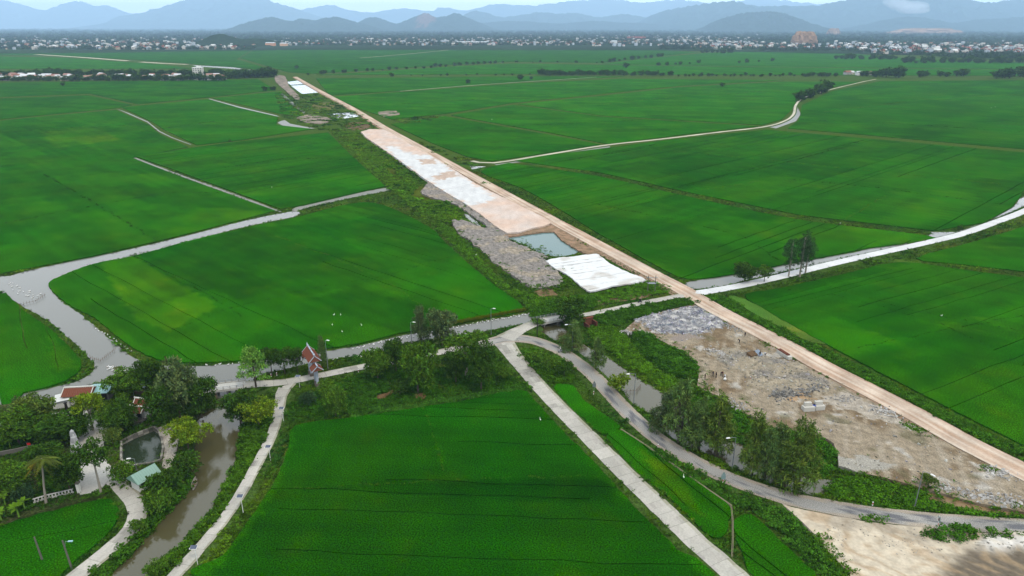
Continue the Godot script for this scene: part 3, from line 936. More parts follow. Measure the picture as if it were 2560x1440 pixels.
	road("white_road", [[1728, 735, 0.86, 2.4], [1840, 716, 0.8, 2.2], [1960, 689, 0.8, 2.25], [2080, 659, 0.8, 2.25], [2200, 632, 0.8, 2.25], [2300, 610, 0.8, 2.25], [2400, 586, 0.8, 2.25], [2470, 562, 0.8, 2.25], [2560, 528, 0.8, 2.25], [2660, 482, 0.8, 2.25]], M.concrete, white, 1.8, M.grass, 6, 8.0)
	road("haul_road", [[738, 192, 0.87, 3.4], [790, 222, 0.87, 3.4], [880, 270, 0.87, 3.4], [960, 318, 0.87, 3.4], [1040, 362, 0.87, 3.5], [1130, 412, 0.87, 3.6], [1250, 478, 0.87, 3.7], [1380, 549, 0.87, 3.7], [1445, 584, 0.87, 3.7], [1534, 632, 0.87, 3.7], [1623, 680, 0.87, 3.7], [1710, 726, 0.87, 3.7], [1795, 776, 0.87, 3.7], [1884, 822, 0.87, 3.7], [1973, 868, 0.87, 3.7], [2055, 914, 0.87, 3.7], [2160, 968, 0.87, 3.7], [2290, 1036, 0.87, 3.7], [2415, 1106, 0.87, 3.7], [2560, 1178, 0.87, 3.7], [2700, 1244, 0.87, 3.7]], M.sand, dirt, 1.6, M.soil, 14)
	var tan := func(s: float, u: float, x: float, z: float) -> Color:
		return S(204, 198, 176) * (0.95 + 0.2 * n_mid.get_noise_2d(x, z))
	road("field_track", [[1180, 402, 0.6, 1.8], [1235, 407, 0.6, 1.8], [1380, 384, 0.6, 2.0], [1520, 362, 0.6, 2.0], [1650, 348, 0.6, 2.0], [1800, 330, 0.6, 2.0], [1910, 317, 0.6, 2.0], [1962, 302, 0.6, 1.3], [1984, 285, 0.6, 1.3], [1990, 262, 0.6, 1.3], [2010, 244, 0.6, 1.3], [2060, 228, 0.6, 1.3], [2150, 206, 0.6, 1.3], [2190, 198, 0.6, 1.3]], M.sand, tan, 1.0, M.grass, 4)
	road("field_track", [[1000, 228, 0.55, 1.2], [1170, 214, 0.55, 1.2], [1300, 205, 0.55, 1.2], [1490, 193, 0.55, 1.2]], M.sand, tan, 1.0, M.grass, 4)
	road("dirt_road", [[90, 136, 0.6, 9.0], [200, 143, 0.6, 9.0], [320, 152, 0.6, 9.0]], M.sand, tan, 2.0, M.grass, 4)
	road("dirt_road", [[352, 155, 0.6, 9.0], [420, 159, 0.6, 8.0], [470, 161, 0.6, 8.0]], M.sand, tan, 2.0, M.grass, 4)
	road("field_track", [[900, 145, 0.6, 3.0], [1030, 134, 0.6, 3.0], [1160, 121, 0.6, 3.0]], M.sand, tan, 1.0, M.grass, 4)

# ---------------------------------------------------------------- the embankment under construction and the spoil ground
func zone(px: Array) -> PackedVector2Array:
	return P(px, 0.6)
var rubble_zones := []
func soft(q: Vector2, poly: PackedVector2Array, r: float) -> float:
	var s := 0.0
	for o in [Vector2.ZERO, Vector2(r, 0), Vector2(-r, 0), Vector2(0, r), Vector2(0, -r), Vector2(r, r) * 0.5, Vector2(-r, r) * 0.5, Vector2(r, -r) * 0.5]:
		if Geometry2D.is_point_in_polygon(q + o, poly): s += 0.125
	return s
func make_earthworks() -> void:
	var wob := func(x: float, z: float, a: float) -> Vector2:
		return Vector2(x, z) + Vector2(n_mid.get_noise_2d(x * 2, z * 2), n_mid.get_noise_2d(z * 2 + 90, x * 2)) * a + Vector2(n_fine.get_noise_2d(x, z), n_fine.get_noise_2d(z + 40, x)) * a * 0.35
	# pink sand fill with a white fabric in its middle
	var fill := P([[902, 329], [958, 323], [1012, 353], [1062, 381], [1110, 408], [1190, 459], [1252, 490], [1320, 524], [1378, 556], [1330, 570], [1268, 582], [1208, 540], [1160, 507], [1115, 481], [1058, 444], [995, 398], [942, 361]], 1.3, 2, 0.4)
	occupy(fill)
	var w1 := P([[962, 366], [985, 364], [1010, 380], [1050, 388], [1082, 388], [1110, 412], [1140, 432], [1190, 462], [1215, 480], [1240, 497], [1175, 515], [1115, 482], [1058, 444], [995, 398]], 1.3)
	var brown := [P([[1045, 400], [1085, 395], [1090, 408], [1060, 412]], 1.3), P([[1080, 440], [1130, 425], [1145, 440], [1095, 452]], 1.3)]
	var cf := func(x: float, z: float) -> Color:
		var q: Vector2 = wob.call(x, z, 5.0)
		var t := 0.96 + 0.07 * n_mid.get_noise_2d(x * 3, z * 0.8) + 0.05 * n_fine.get_noise_2d(x, z)
		var pink := S(222, 206, 194).lerp(S(224, 196, 176), clampf(0.5 + n_low.get_noise_2d(x * 4, z * 4), 0, 1))
		for br in brown:
			if Geometry2D.is_point_in_polygon(q, br): return S(204, 182, 164) * t
		return pink.lerp(S(226, 226, 224), soft(q, w1, 1.2)) * t
	var hf := func(x: float, z: float) -> float: return 1.3 + n_mid.get_noise_2d(x, z) * 0.16 + n_fine.get_noise_2d(x, z) * 0.05
	var o := struct(sheet([fill], 1.1, hf, cf, M.sand, 1.4), "sand_embankment")
	# bank between fill and pond
	var bank := P([[1262, 586], [1330, 574], [1385, 562], [1420, 580], [1452, 610], [1500, 628], [1486, 640], [1450, 628], [1400, 597], [1384, 579], [1330, 583], [1270, 592]], 0.6, 2, 0.5)
	occupy(bank)
	struct(sheet([bank], 1.0, func(x: float, z: float) -> float: return 0.6 + n_fine.get_noise_2d(x, z) * 0.4, func(x: float, z: float) -> Color: return S(196, 160, 132).lerp(S(150, 130, 104), clampf(0.5 + n_fine.get_noise_2d(x * 0.6, z * 0.6) * 1.2, 0, 1)), M.soil, 0.8), "earth_bank")
	# white fabric sheet
	var fab := P([[1362, 651], [1430, 642], [1490, 634], [1502, 642], [1523, 657], [1561, 677], [1590, 688], [1618, 700], [1561, 711], [1520, 719], [1475, 728], [1460, 719], [1416, 686]], 0.9, 2, 0.35)
	occupy(fab)
	var fh := func(x: float, z: float) -> float: return 0.9 + n_fine.get_noise_2d(x * 0.9, z * 0.25) * 0.22 + n_mid.get_noise_2d(x, z) * 0.3
	var fc := func(x: float, z: float) -> Color: return S(222, 222, 220).lerp(S(190, 182, 170), smoothstep(0.12, 0.45, n_mid.get_noise_2d(x + 33, z)) * 0.8)
	var fo := thing("fabric_sheet", Vector3.ZERO, "white ground fabric sheet stretched over sand beside the haul road", "sheet")
	var e0 := G2(1362, 651, 0.9)
	var along := (G2(1490, 634, 0.9) - e0).normalized()
	var cross := Vector2(-along.y, along.x)
	var half := 1.0 if (G2(1475, 728, 0.9) - e0).dot(cross) > 0 else -1.0
	for k in 14:
		var o0 := e0 - along * 20.0 + cross * half * (k * 3.4 - 8.0)
		var band := PackedVector2Array([o0, o0 + along * 90.0, o0 + along * 90.0 + cross * half * 3.5, o0 + cross * half * 3.5])
		var cut := Geometry2D.intersect_polygons(fab, band)
		if cut.is_empty(): continue
		var up := 0.05 * (k % 2) + 0.02 * sin(k * 2.3)
		put(sheet(cut, 0.8, func(x: float, z: float) -> float: return float(fh.call(x, z)) + up, fc, M.sheet, 0.5), "fabric_strip", fo)
	# grey mud heap
	var mud := P([[1128, 553], [1170, 556], [1205, 568], [1262, 578], [1272, 602], [1330, 624], [1372, 645], [1362, 652], [1385, 672], [1408, 695], [1404, 712], [1330, 722], [1285, 692], [1240, 660], [1195, 620], [1148, 585]], 0.4, 2, 1.2)
	occupy(mud)
	var mh := func(x: float, z: float) -> float: return 0.8 + n_mid.get_noise_2d(x * 1.5, z * 1.5) * 0.7 + n_fine.get_noise_2d(x, z) * 0.55
	var mc := func(x: float, z: float) -> Color:
		var t := 0.95 + 0.3 * n_fine.get_noise_2d(x * 1.4, z * 1.4)
		return S(172, 164, 156).lerp(S(194, 180, 160), smoothstep(0.1, 0.4, n_mid.get_noise_2d(x, z + 70))) * t
	struct(sheet([mud], 0.7, mh, mc, M.soil, 1.2), "mud_heap")
	var mud2 := P([[1052, 478], [1085, 450], [1110, 478], [1150, 502], [1200, 538], [1262, 574], [1245, 578], [1200, 555], [1140, 512], [1090, 500], [1065, 490]], 0.4, 2, 0.8)
	occupy(mud2)
	struct(sheet([mud2], 0.9, mh, mc, M.soil, 1.2), "mud_heap")
	for px in [[[742, 295], [765, 288], [800, 290], [830, 300], [800, 310], [760, 305]], [[945, 280], [990, 278], [998, 287], [960, 292]], [[688, 190], [712, 190], [722, 215], [748, 240], [740, 250], [712, 225], [690, 205]]]:
		var q := P(px, 0.4, 2, 1.5)
		struct(sheet([q], 3.0, func(x: float, z: float) -> float: return 0.6 + n_mid.get_noise_2d(x, z) * 0.5, func(x: float, z: float) -> Color: return S(172, 158, 142) * (0.95 + 0.3 * n_mid.get_noise_2d(x, z)), M.soil, 1.0), "mud_heap")
	# green-brown puddled ground beside the fill
	for px in [[[1045, 470], [1060, 468], [1090, 490], [1100, 500], [1060, 502], [1030, 490]], [[935, 395], [960, 385], [990, 420], [985, 440], [960, 420]]]:
		var q := P(px, 0.06, 2, 0.8)
		occupy(q)
		struct(sheet([q], 2.0, level(0.06), func(x: float, z: float) -> Color: return S(112, 128, 44) * (0.95 + 0.3 * n_mid.get_noise_2d(x, z)), M.grass, 0.1), "algae_pool")
	for pt in [[[[860, 312], [900, 305], [930, 318], [880, 326]], S(136, 116, 88)], [[[780, 262], [830, 255], [850, 268], [800, 275]], S(128, 128, 78)], [[[1340, 728], [1380, 722], [1395, 735], [1350, 742]], S(146, 124, 92)], [[[940, 985], [990, 975], [1000, 985], [945, 996]], S(140, 112, 78)], [[[1030, 985], [1060, 978], [1065, 992], [1040, 998]], S(150, 118, 84)]]:
		var q := P(pt[0], 0.03, 2, 2.0)
		occupy(q)
		var pc: Color = pt[1]
		struct(sheet([q], 2.0, func(x: float, z: float) -> float: return 0.03 + 0.05 * absf(n_fine.get_noise_2d(x, z)), func(x: float, z: float) -> Color: return pc * (0.95 + 0.35 * n_fine.get_noise_2d(x, z)), M.soil, 0.08), "bare_soil")
	# spoil ground
	var site := P([[1560, 828], [1592, 800], [1640, 785], [1700, 769], [1746, 764], [1800, 795], [1860, 828], [1920, 862], [1990, 902], [2090, 958], [2200, 1018], [2350, 1098], [2560, 1198], [2700, 1262], [2700, 1300], [2560, 1278], [2440, 1256], [2340, 1228], [2200, 1192], [2100, 1166], [2085, 1110], [2040, 1085], [1950, 1075], [1885, 1045], [1810, 1000], [1742, 962], [1748, 918], [1690, 870], [1630, 842]], 0.7, 2, 0.8)
	occupy(site)
	var z_grey := zone([[1580, 802], [1640, 784], [1745, 766], [1800, 800], [1812, 818], [1760, 836], [1700, 838], [1640, 835]])
	var z_rub := zone([[1765, 880], [1800, 868], [1850, 880], [1900, 890], [1990, 905], [2030, 935], [2085, 965], [2060, 985], [1990, 985], [1930, 992], [1880, 965], [1850, 930], [1790, 905]])
	var z_smooth := zone([[1700, 838], [1760, 838], [1700, 858], [1680, 850]])
	var z_fine := zone([[2080, 1150], [2140, 1145], [2190, 1145], [2225, 1165], [2215, 1180], [2150, 1190], [2090, 1170]])
	var z_orange := zone([[1960, 995], [2010, 985], [2040, 1000], [1980, 1005]])
	var z_pale := zone([[2040, 1000], [2110, 985], [2200, 1020], [2260, 1050], [2200, 1060], [2100, 1020]])
	rubble_zones = [[z_grey, 1.6], [z_rub, 1.1], [site, 0.12]]
	var spot := n_mid
	var sh := func(x: float, z: float) -> float:
		var q: Vector2 = wob.call(x, z, 2.5)
		var h := 0.72 + n_mid.get_noise_2d(x, z) * 0.22 + n_fine.get_noise_2d(x * 0.6, z * 0.6) * 0.12
		if Geometry2D.is_point_in_polygon(q, z_grey): h += 0.2 + 0.75 * n_fine.get_noise_2d(x * 1.1, z * 1.1) + 0.35 * n_fine.get_noise_2d(x * 0.3, z * 0.3)
		elif Geometry2D.is_point_in_polygon(q, z_rub): h += 0.35 + 0.75 * n_fine.get_noise_2d(x * 0.9, z * 0.9) + 0.3 * n_mid.get_noise_2d(x * 2, z * 2)
		elif Geometry2D.is_point_in_polygon(q, z_fine): h += 0.25
		return h
	var tracks := noise(0.2, 77, 2)
	var sc := func(x: float, z: float) -> Color:
		var q: Vector2 = wob.call(x, z, 3.0)
		var f := n_fine.get_noise_2d(x * 1.3, z * 1.3)
		var t := 0.97 + 0.2 * f
		if Geometry2D.is_point_in_polygon(q, z_grey):
			var c := S(164, 164, 166).lerp(S(232, 228, 222), smoothstep(-0.15, 0.35, n_fine.get_noise_2d(x * 0.7 + 70, z * 1.2)))
			return c.lerp(S(104, 116, 134), smoothstep(0.2, 0.5, n_mid.get_noise_2d(x * 3.0, z * 3.0 + 50)) * 0.6) * t
		if Geometry2D.is_point_in_polygon(q, z_rub):
			return S(192, 178, 154).lerp(S(168, 160, 148), smoothstep(-0.05, 0.35, n_mid.get_noise_2d(x * 1.3, z * 1.3 + 9))) * t
		if Geometry2D.is_point_in_polygon(q, z_fine): return S(196, 190, 176) * (0.98 + 0.08 * f)
		if Geometry2D.is_point_in_polygon(q, z_orange): return S(206, 172, 134) * t
		if Geometry2D.is_point_in_polygon(q, z_smooth): return S(172, 158, 146)
		if Geometry2D.is_point_in_polygon(q, z_pale): return S(204, 192, 174) * t
		var a := n_mid.get_noise_2d(x * 0.7 + 10, z * 0.7)
		var b := tracks.get_noise_2d((x * 0.94 + z * 0.34) * 2.0, (z * 0.94 - x * 0.34) * 0.25)
		var c3 := S(182, 166, 142).lerp(S(152, 132, 106), smoothstep(-0.1, 0.3, a)).lerp(S(200, 186, 164), smoothstep(0.12, 0.45, b) * 0.75)
		c3 = c3.lerp(S(220, 214, 202), smoothstep(0.34, 0.5, n_mid.get_noise_2d(x * 1.4 + 300, z * 1.4)) * 0.8)
		return c3.lerp(S(116, 112, 84), smoothstep(0.3, 0.5, n_mid.get_noise_2d(x - 200, z)) * 0.5) * t
	struct(sheet([site], 0.55, sh, sc, M.soil, 1.3), "spoil_ground")
	# pale lot beside the road
	var lot := P([[1940, 1249], [2000, 1268], [2100, 1285], [2250, 1308], [2420, 1322], [2560, 1335], [2720, 1345], [2720, 1470], [2150, 1470], [2128, 1435], [2085, 1395], [2030, 1330], [1980, 1280]], 0.7, 2, 0.7)
	occupy(lot)
	var dark := zone([[2390, 1400], [2450, 1375], [2720, 1370], [2720, 1470], [2360, 1470]])
	var pile := zone([[2440, 1370], [2470, 1345], [2530, 1335], [2600, 1345], [2600, 1370], [2500, 1380]])
	var lc := func(x: float, z: float) -> Color:
		var q := Vector2(x, z) + Vector2(n_mid.get_noise_2d(x * 2, z * 2), n_mid.get_noise_2d(z * 2 + 90, x * 2)) * 3.0
		var t := 0.97 + 0.12 * n_fine.get_noise_2d(x * 1.3, z * 1.3)
		var wx := x + 14.0 * n_low.get_noise_2d(x * 3, z * 3)
		var wz := z + 14.0 * n_low.get_noise_2d(z * 3 + 50, x * 3)
		var b := tracks.get_noise_2d((wx * 0.8 - wz * 0.6) * 1.6, (wz * 0.8 + wx * 0.6) * 0.35) * 0.8 + 0.3 * n_fine.get_noise_2d(x, z)
		var c := S(214, 200, 176).lerp(S(184, 160, 130), smoothstep(0.0, 0.4, b) * 0.7)
		c = c.lerp(S(168, 156, 138), smoothstep(0.1, 0.4, n_mid.get_noise_2d(x * 0.8 + 60, z * 0.8)) * 0.7)
		c = c.lerp(S(118, 108, 94).lerp(S(158, 138, 112), smoothstep(0.0, 0.4, b)), soft(q, dark, 2.0))
		return c.lerp(S(228, 222, 212), soft(q, pile, 1.5)) * t
	struct(sheet([lot], 0.6, func(x: float, z: float) -> float:
		var h := 0.7 + n_mid.get_noise_2d(x, z) * 0.14 + n_fine.get_noise_2d(x, z) * 0.06
		if Geometry2D.is_point_in_polygon(Vector2(x, z), pile): h += 0.5 + 0.3 * n_fine.get_noise_2d(x, z)
		return h, lc, M.sand, 0.9), "sand_lot")
	# rubble
	var rock := MB.new()
	rng.seed = 5
	var vs := []
	for i in 7: vs.push_back(rv() * rng.randf_range(0.35, 0.6))
	for i in 7:
		for j in range(i + 1, 7):
			for k in range(j + 1, 7):
				var n: Vector3 = (vs[j] - vs[i]).cross(vs[k] - vs[i])
				var above := 0
				var below := 0
				for m in 7:
					if m in [i, j, k]: continue
					if n.dot(vs[m] - vs[i]) > 0: above += 1
					else: below += 1
				if above == 0 or below == 0: rock.tri(vs[i], vs[j] if above else vs[k], vs[k] if above else vs[j])
	var rm := rock.mesh(M.rock)
	var xf := []
	var cs := PackedColorArray()
	for zn in rubble_zones:
		var bb := bounds(zn[0])
		for i in int(bb.size.x * bb.size.y * zn[1]):
			var q := bb.position + Vector2(rng.randf(), rng.randf()) * bb.size
			if not Geometry2D.is_point_in_polygon(q, zn[0]): continue
			var s := rng.randf_range(0.2, 0.7) * (1.8 if rng.randf() < 0.06 else 1.0)
			xf.push_back(Transform3D(Basis.from_euler(rv() * 3.0).scaled(Vector3(s, s * 0.7, s)), Vector3(q.x, sh.call(q.x, q.y) + s * 0.12, q.y)))
			var g := rng.randf_range(0.5, 0.98)
			cs.push_back(Color(g, g * rng.randf_range(0.95, 1.0), g * (rng.randf_range(0.95, 1.1) if zn[1] > 1.2 else rng.randf_range(0.84, 1.0))))
	for h in [[1935, 992, 1990, 984, 130, 0.55, 0.62], [1990, 984, 2060, 970, 120, 0.5, 0.7], [1770, 875, 1815, 890, 160, 0.4, 0.95], [2180, 1022, 2240, 1034, 120, 0.45, 0.95], [2460, 1168, 2530, 1188, 130, 0.45, 0.95], [2100, 1000, 2130, 990, 60, 0.4, 0.8], [1815, 1005, 1860, 1020, 90, 0.4, 0.85], [1560, 828, 1620, 842, 120, 0.45, 0.88], [2350, 1215, 2400, 1225, 70, 0.45, 0.92], [2420, 1235, 2560, 1258, 160, 0.5, 0.9], [1800, 800, 1850, 828, 110, 0.4, 0.8]]:
		for i in int(h[4]):
			var f := rng.randf()
			var q := G2(lerpf(h[0], h[2], f), lerpf(h[1], h[3], f), 0.8) + Vector2(rng.randfn(), rng.randfn()) * 1.1
			var s: float = h[5] * rng.randf_range(0.5, 2.0)
			xf.push_back(Transform3D(Basis.from_euler(rv() * 3.0).scaled(Vector3(s, s * 0.8, s)), Vector3(q.x, sh.call(q.x, q.y) + s * 0.1, q.y)))
			var g: float = h[6] * rng.randf_range(0.8, 1.05)
			cs.push_back(Color(g, g * 0.98, g * 0.95))
	mass("rubble", rm, xf, cs, "broken stone rubble scattered over the spoil ground", "rubble")
	xf = []
	cs = PackedColorArray()
	for i in 420:
		var t := rng.randf()
		var q := G2(lerpf(1270, 1425, t) + rng.randf_range(-35, 35), lerpf(660, 715, t) + rng.randf_range(-20, 10), 0.5)
		if Geometry2D.is_point_in_polygon(q, mud):
			var s := rng.randf_range(0.25, 0.9)
			xf.push_back(Transform3D(Basis.from_euler(rv() * 3.0).scaled(Vector3(s, s * 0.7, s)), Vector3(q.x, float(mh.call(q.x, q.y)), q.y)))
			var g := rng.randf_range(0.6, 0.85)
			cs.push_back(Color(g, g * 0.96, g * 0.9))
	var xl := []
	var cl := PackedColorArray()
	var lb := bounds(lot)
	for i in 1500:
		var q := lb.position + Vector2(rng.randf(), rng.randf()) * lb.size
		if not Geometry2D.is_point_in_polygon(q, lot): continue
		var in_pile := Geometry2D.is_point_in_polygon(q, pile)
		if not in_pile and n_mid.get_noise_2d(q.x, q.y) < 0.05: continue
		var s := rng.randf_range(0.12, 0.4) * (1.8 if in_pile else 1.0)
		xl.push_back(Transform3D(Basis.from_euler(rv() * 3.0).scaled(Vector3(s, s * 0.7, s)), Vector3(q.x, 0.74 + (0.5 if in_pile else 0.0), q.y)))
		var g := rng.randf_range(0.55, 0.9)
		cl.push_back(Color(g, g * 0.97, g * 0.9))
	mass("rubble", rm, xl, cl, "loose stones lying on the pale sand lot", "rubble")
	mass("rubble", rm, xf, cs, "pale clods of earth on the grey mud heap", "rubble")

# ---------------------------------------------------------------- hills and mountains
func ridge(called: String, crest: Array, dist: float, depth: float, sd: int, color: Color, rough := 0.6, cols := 90, scar := []) -> void:
	var n1 := noise(3.2 / depth, sd, 4)
	n1.fractal_type = FastNoiseLite.FRACTAL_RIDGED
	var n2 := noise(9.0 / depth, sd + 1, 3)
	var vs := PackedVector3Array()
	var ns := PackedVector3Array()
	var cs := PackedColorArray()
	var ix := PackedInt32Array()
	var rows := 26
	var x0: float = crest[0][0]
	var x1: float = crest[-1][0]
	var pos := func(i: int, j: int) -> Vector3:
		var px := lerpf(x0, x1, i / float(cols))
		var py: float = crest[0][1]
		for k in crest.size() - 1:
			if px >= crest[k][0] and px <= crest[k + 1][0] + 0.01:
				var t: float = (px - crest[k][0]) / (crest[k + 1][0] - crest[k][0])
				py = cubic_interpolate(crest[k][1], crest[k + 1][1], crest[maxi(k - 1, 0)][1], crest[mini(k + 2, crest.size() - 1)][1], t)
				break
		var d := ray(px, py)
		var s := dist / -d.z
		var x := d.x * s
		var top := maxf(EYE.y + d.y * s, 0.0)
		var f := j / float(rows - 1) * 1.5 - 1.0       # -1 front foot, 0 crest, 0.5 behind
		var w := 1.0 - absf(f)
		var z := -dist - f * depth
		var e := clampf(absf(f) * 3.0, 0, 1)
		var g := (n1.get_noise_2d(x, z) * 0.5 + 0.2 * n2.get_noise_2d(x, z)) * rough * e
		var edge := minf(1.0, minf(i, cols - i) / 4.0)
		var h := top * (pow(w, 1.25) + g * w * 1.2) + n2.get_noise_2d(x * 2, z * 2) * top * 0.09 * w
		return Vector3(x, maxf(h, 0.0) * edge - 2.0, z)
	var grid := []
	for j in rows:
		for i in cols + 1: grid.push_back(pos.call(i, j))
	for j in rows:
		for i in cols + 1:
			var a: Vector3 = grid[j * (cols + 1) + mini(i + 1, cols)] - grid[j * (cols + 1) + maxi(i - 1, 0)]
			var b: Vector3 = grid[mini(j + 1, rows - 1) * (cols + 1) + i] - grid[maxi(j - 1, 0) * (cols + 1) + i]
			var v: Vector3 = grid[j * (cols + 1) + i]
			vs.push_back(v)
			ns.push_back(a.cross(b).normalized())
			var c := color * (1.0 + 0.25 * n2.get_noise_2d(v.x * 2.0, v.z * 2.0))
			for s in scar:
				if Vector2(v.x - s[0], v.y - s[1]).length() + 110.0 * n2.get_noise_2d(v.x * 3.0, v.y * 3.0) < s[2] and j < rows * 0.67: c = s[3]
			cs.push_back(c)
			if i < cols and j < rows - 1:
				var q := j * (cols + 1) + i
				ix.append_array([q, q + cols + 1, q + cols + 2, q, q + cols + 2, q + 1])
	var arr := []
	arr.resize(Mesh.ARRAY_MAX)
	arr[Mesh.ARRAY_VERTEX] = vs
	arr[Mesh.ARRAY_NORMAL] = ns
	arr[Mesh.ARRAY_COLOR] = cs
	arr[Mesh.ARRAY_INDEX] = ix
	var am := ArrayMesh.new()
	am.add_surface_from_arrays(Mesh.PRIMITIVE_TRIANGLES, arr)
	am.surface_set_material(0, M.forest)
	struct(am, called)

func make_mountains() -> void:
	var wood_c := S(70, 92, 66)
	ridge("mountain", [[-300, 30], [-150, 0], [-60, -12], [0, -4], [60, 12], [112, 24], [150, 12], [200, 2], [240, 14], [262, 12], [320, 32], [360, 40], [420, 66], [470, 80]], 31240, 2025, 41, wood_c)
	ridge("mountain", [[255, 80], [300, 62], [345, 36], [390, 26], [430, 10], [480, -2], [530, -16], [580, -22], [640, -14], [680, 2], [720, 14], [765, 30], [800, 42], [850, 60], [900, 76]], 26270, 4050, 43, wood_c)
	ridge("mountain", [[620, 60], [700, 34], [760, 22], [828, 11], [860, 22], [920, 30], [1010, 20], [1080, 27], [1100, 17], [1160, 25], [1240, 10], [1330, 12], [1400, 4], [1500, -4], [1600, 5], [1700, -2], [1800, 8], [1900, -4], [2000, 4], [2100, 20], [2200, 60]], 31950, 1350, 47, wood_c, 0.5, 160)
	ridge("mountain", [[1120, 70], [1150, 45], [1180, 27], [1215, 30], [1250, 42], [1320, 34], [1345, 30], [1400, 33], [1440, 32], [1500, 42], [1560, 34], [1620, 44], [1700, 52], [1760, 70]], 20590, 2565, 53, wood_c)
	ridge("mountain", [[1560, 70], [1640, 34], [1700, 18], [1760, 10], [1820, 2], [1880, 12], [1960, 14], [2040, 12], [2100, 2], [2180, -18], [2260, -30], [2340, -24], [2400, -10], [2450, 6], [2500, 4], [2560, -10], [2700, -30], [2850, 20]], 17750, 2970, 57, S(72, 96, 78), 0.7, 160)
	ridge("hill", [[560, 86], [590, 72], [620, 56], [650, 47], [678, 42], [705, 48], [730, 52], [755, 46], [790, 50], [810, 44], [845, 42], [880, 52], [920, 62], [960, 74], [1000, 86]], 12780, 1350, 61, S(62, 82, 50))
	ridge("hill", [[880, 78], [905, 50], [935, 42], [965, 50], [990, 58], [1010, 52], [1040, 40], [1066, 32], [1088, 42], [1110, 40], [1140, 31], [1165, 42], [1200, 56], [1240, 72], [1280, 82]], 14200, 1552, 67, S(64, 84, 54), 0.35, 90, [[(ray(1055, 55) / -ray(1055, 55).z * 13300.0).x, 235.0, 160.0, S(150, 112, 84)]])
	ridge("hill", [[1740, 80], [1790, 52], [1830, 38], [1870, 30], [1910, 27], [1950, 30], [1985, 42], [2020, 56], [2080, 78]], 12212, 1215, 71, S(62, 82, 54))
	ridge("hill", [[1080, 80], [1140, 66], [1200, 58], [1270, 52], [1330, 54], [1400, 58], [1480, 52], [1560, 56], [1640, 60], [1720, 78]], 16330, 1215, 73, S(66, 86, 60))
	ridge("hill", [[2080, 78], [2160, 62], [2240, 44], [2300, 42], [2380, 56], [2450, 48], [2520, 44], [2600, 40], [2700, 70]], 13916, 1350, 79, S(62, 84, 58))
	ridge("hill", [[490, 106], [520, 92], [548, 82], [570, 88], [600, 96], [640, 94], [680, 100], [720, 108]], 3700, 260, 83, S(56, 78, 42), 0.25, 40)
	# wooded plain with the town
	var woodland := PackedVector2Array([Vector2(-28000, -34000), Vector2(28000, -34000), Vector2(28000, -2650), Vector2(2600, -2650), Vector2(2300, -2050), Vector2(1250, -2500), Vector2(600, -2950), Vector2(-900, -3000), Vector2(-1500, -2650), Vector2(-2600, -2400), Vector2(-28000, -2500)])
	struct(sheet([woodland], 420.0, level(1.2), func(x: float, z: float) -> Color: return S(66, 92, 54) * (0.95 + 0.3 * n_low.get_noise_2d(x * 0.1, z * 0.1)), M.forest, 1.0), "woodland")
	# bare quarried mounds
	for q in [[1984, 2046, 79, 3900.0], [2070, 2102, 71, 8000.0], [2236, 2400, 71, 9500.0]]:
		var d: float = q[3]
		var r := ray((q[0] + q[1]) * 0.5, 65)
		var at := Vector3(r.x / -r.z * d, 0, -d)
		var w: float = (q[1] - q[0]) / FOCAL * d * 0.5
		var h: float = tall(at, (q[0] + q[1]) * 0.5, q[2])
		var nn := noise(4.0 / w, int(q[0]), 3)
		var b := MB.new()
		var ring := func(k: int, i: int) -> Vector3:
			var an := TAU * (i % 30) / 30
			var rr: float = [1.2, 1.02, 0.95, 0.86, 0.8, 0.66, 0.3][k] * (1.0 + 0.25 * nn.get_noise_3d(cos(an) * w, k * w * 0.1, sin(an) * w))
			return Vector3(cos(an) * w * rr, [-2.0, 0.3, 0.36, 0.66, 0.72, 0.95, 1.0][k] * h * (1.0 + 0.12 * nn.get_noise_2d(cos(an) * w * rr * 2.0, sin(an) * w * 2.0)), sin(an) * w * 0.6 * rr)
		for k in 6:
			for i in 30:
				b.col = S(204, 166, 134) * (0.92 + 0.25 * nn.get_noise_2d(i * w * 0.2, k * w * 0.6))
				b.quad(ring.call(k, i), ring.call(k + 1, i), ring.call(k + 1, i + 1), ring.call(k, i + 1))
		var o := struct(b.mesh(M.soil), "quarry_mound")
		o.position = at

	# smoke rising from the slope
	for q in [[2270, 24, 420.0, 150.0], [2288, 22, 520.0, 190.0], [2304, 27, 300.0, 90.0], [2250, 12, 420.0, 210.0], [2236, 2, 420.0, 240.0], [2280, 14, 600.0, 160.0]]:
		var r := ray(q[0], q[1])
		var f := FogVolume.new()
		f.name = numbered("smoke")
		f.shape = RenderingServer.FOG_VOLUME_SHAPE_ELLIPSOID
		f.size = Vector3(q[2], q[3], q[2])
		f.position = EYE + r / -r.z * 14300.0
		var fm := FogMaterial.new()
		fm.density = 0.0011
		fm.albedo = S(236, 240, 244)
		f.material = fm
		add_child(f)
		tag(f, "white smoke drifting off the far wooded slope", "smoke", "puffs of the smoke plume", "stuff")

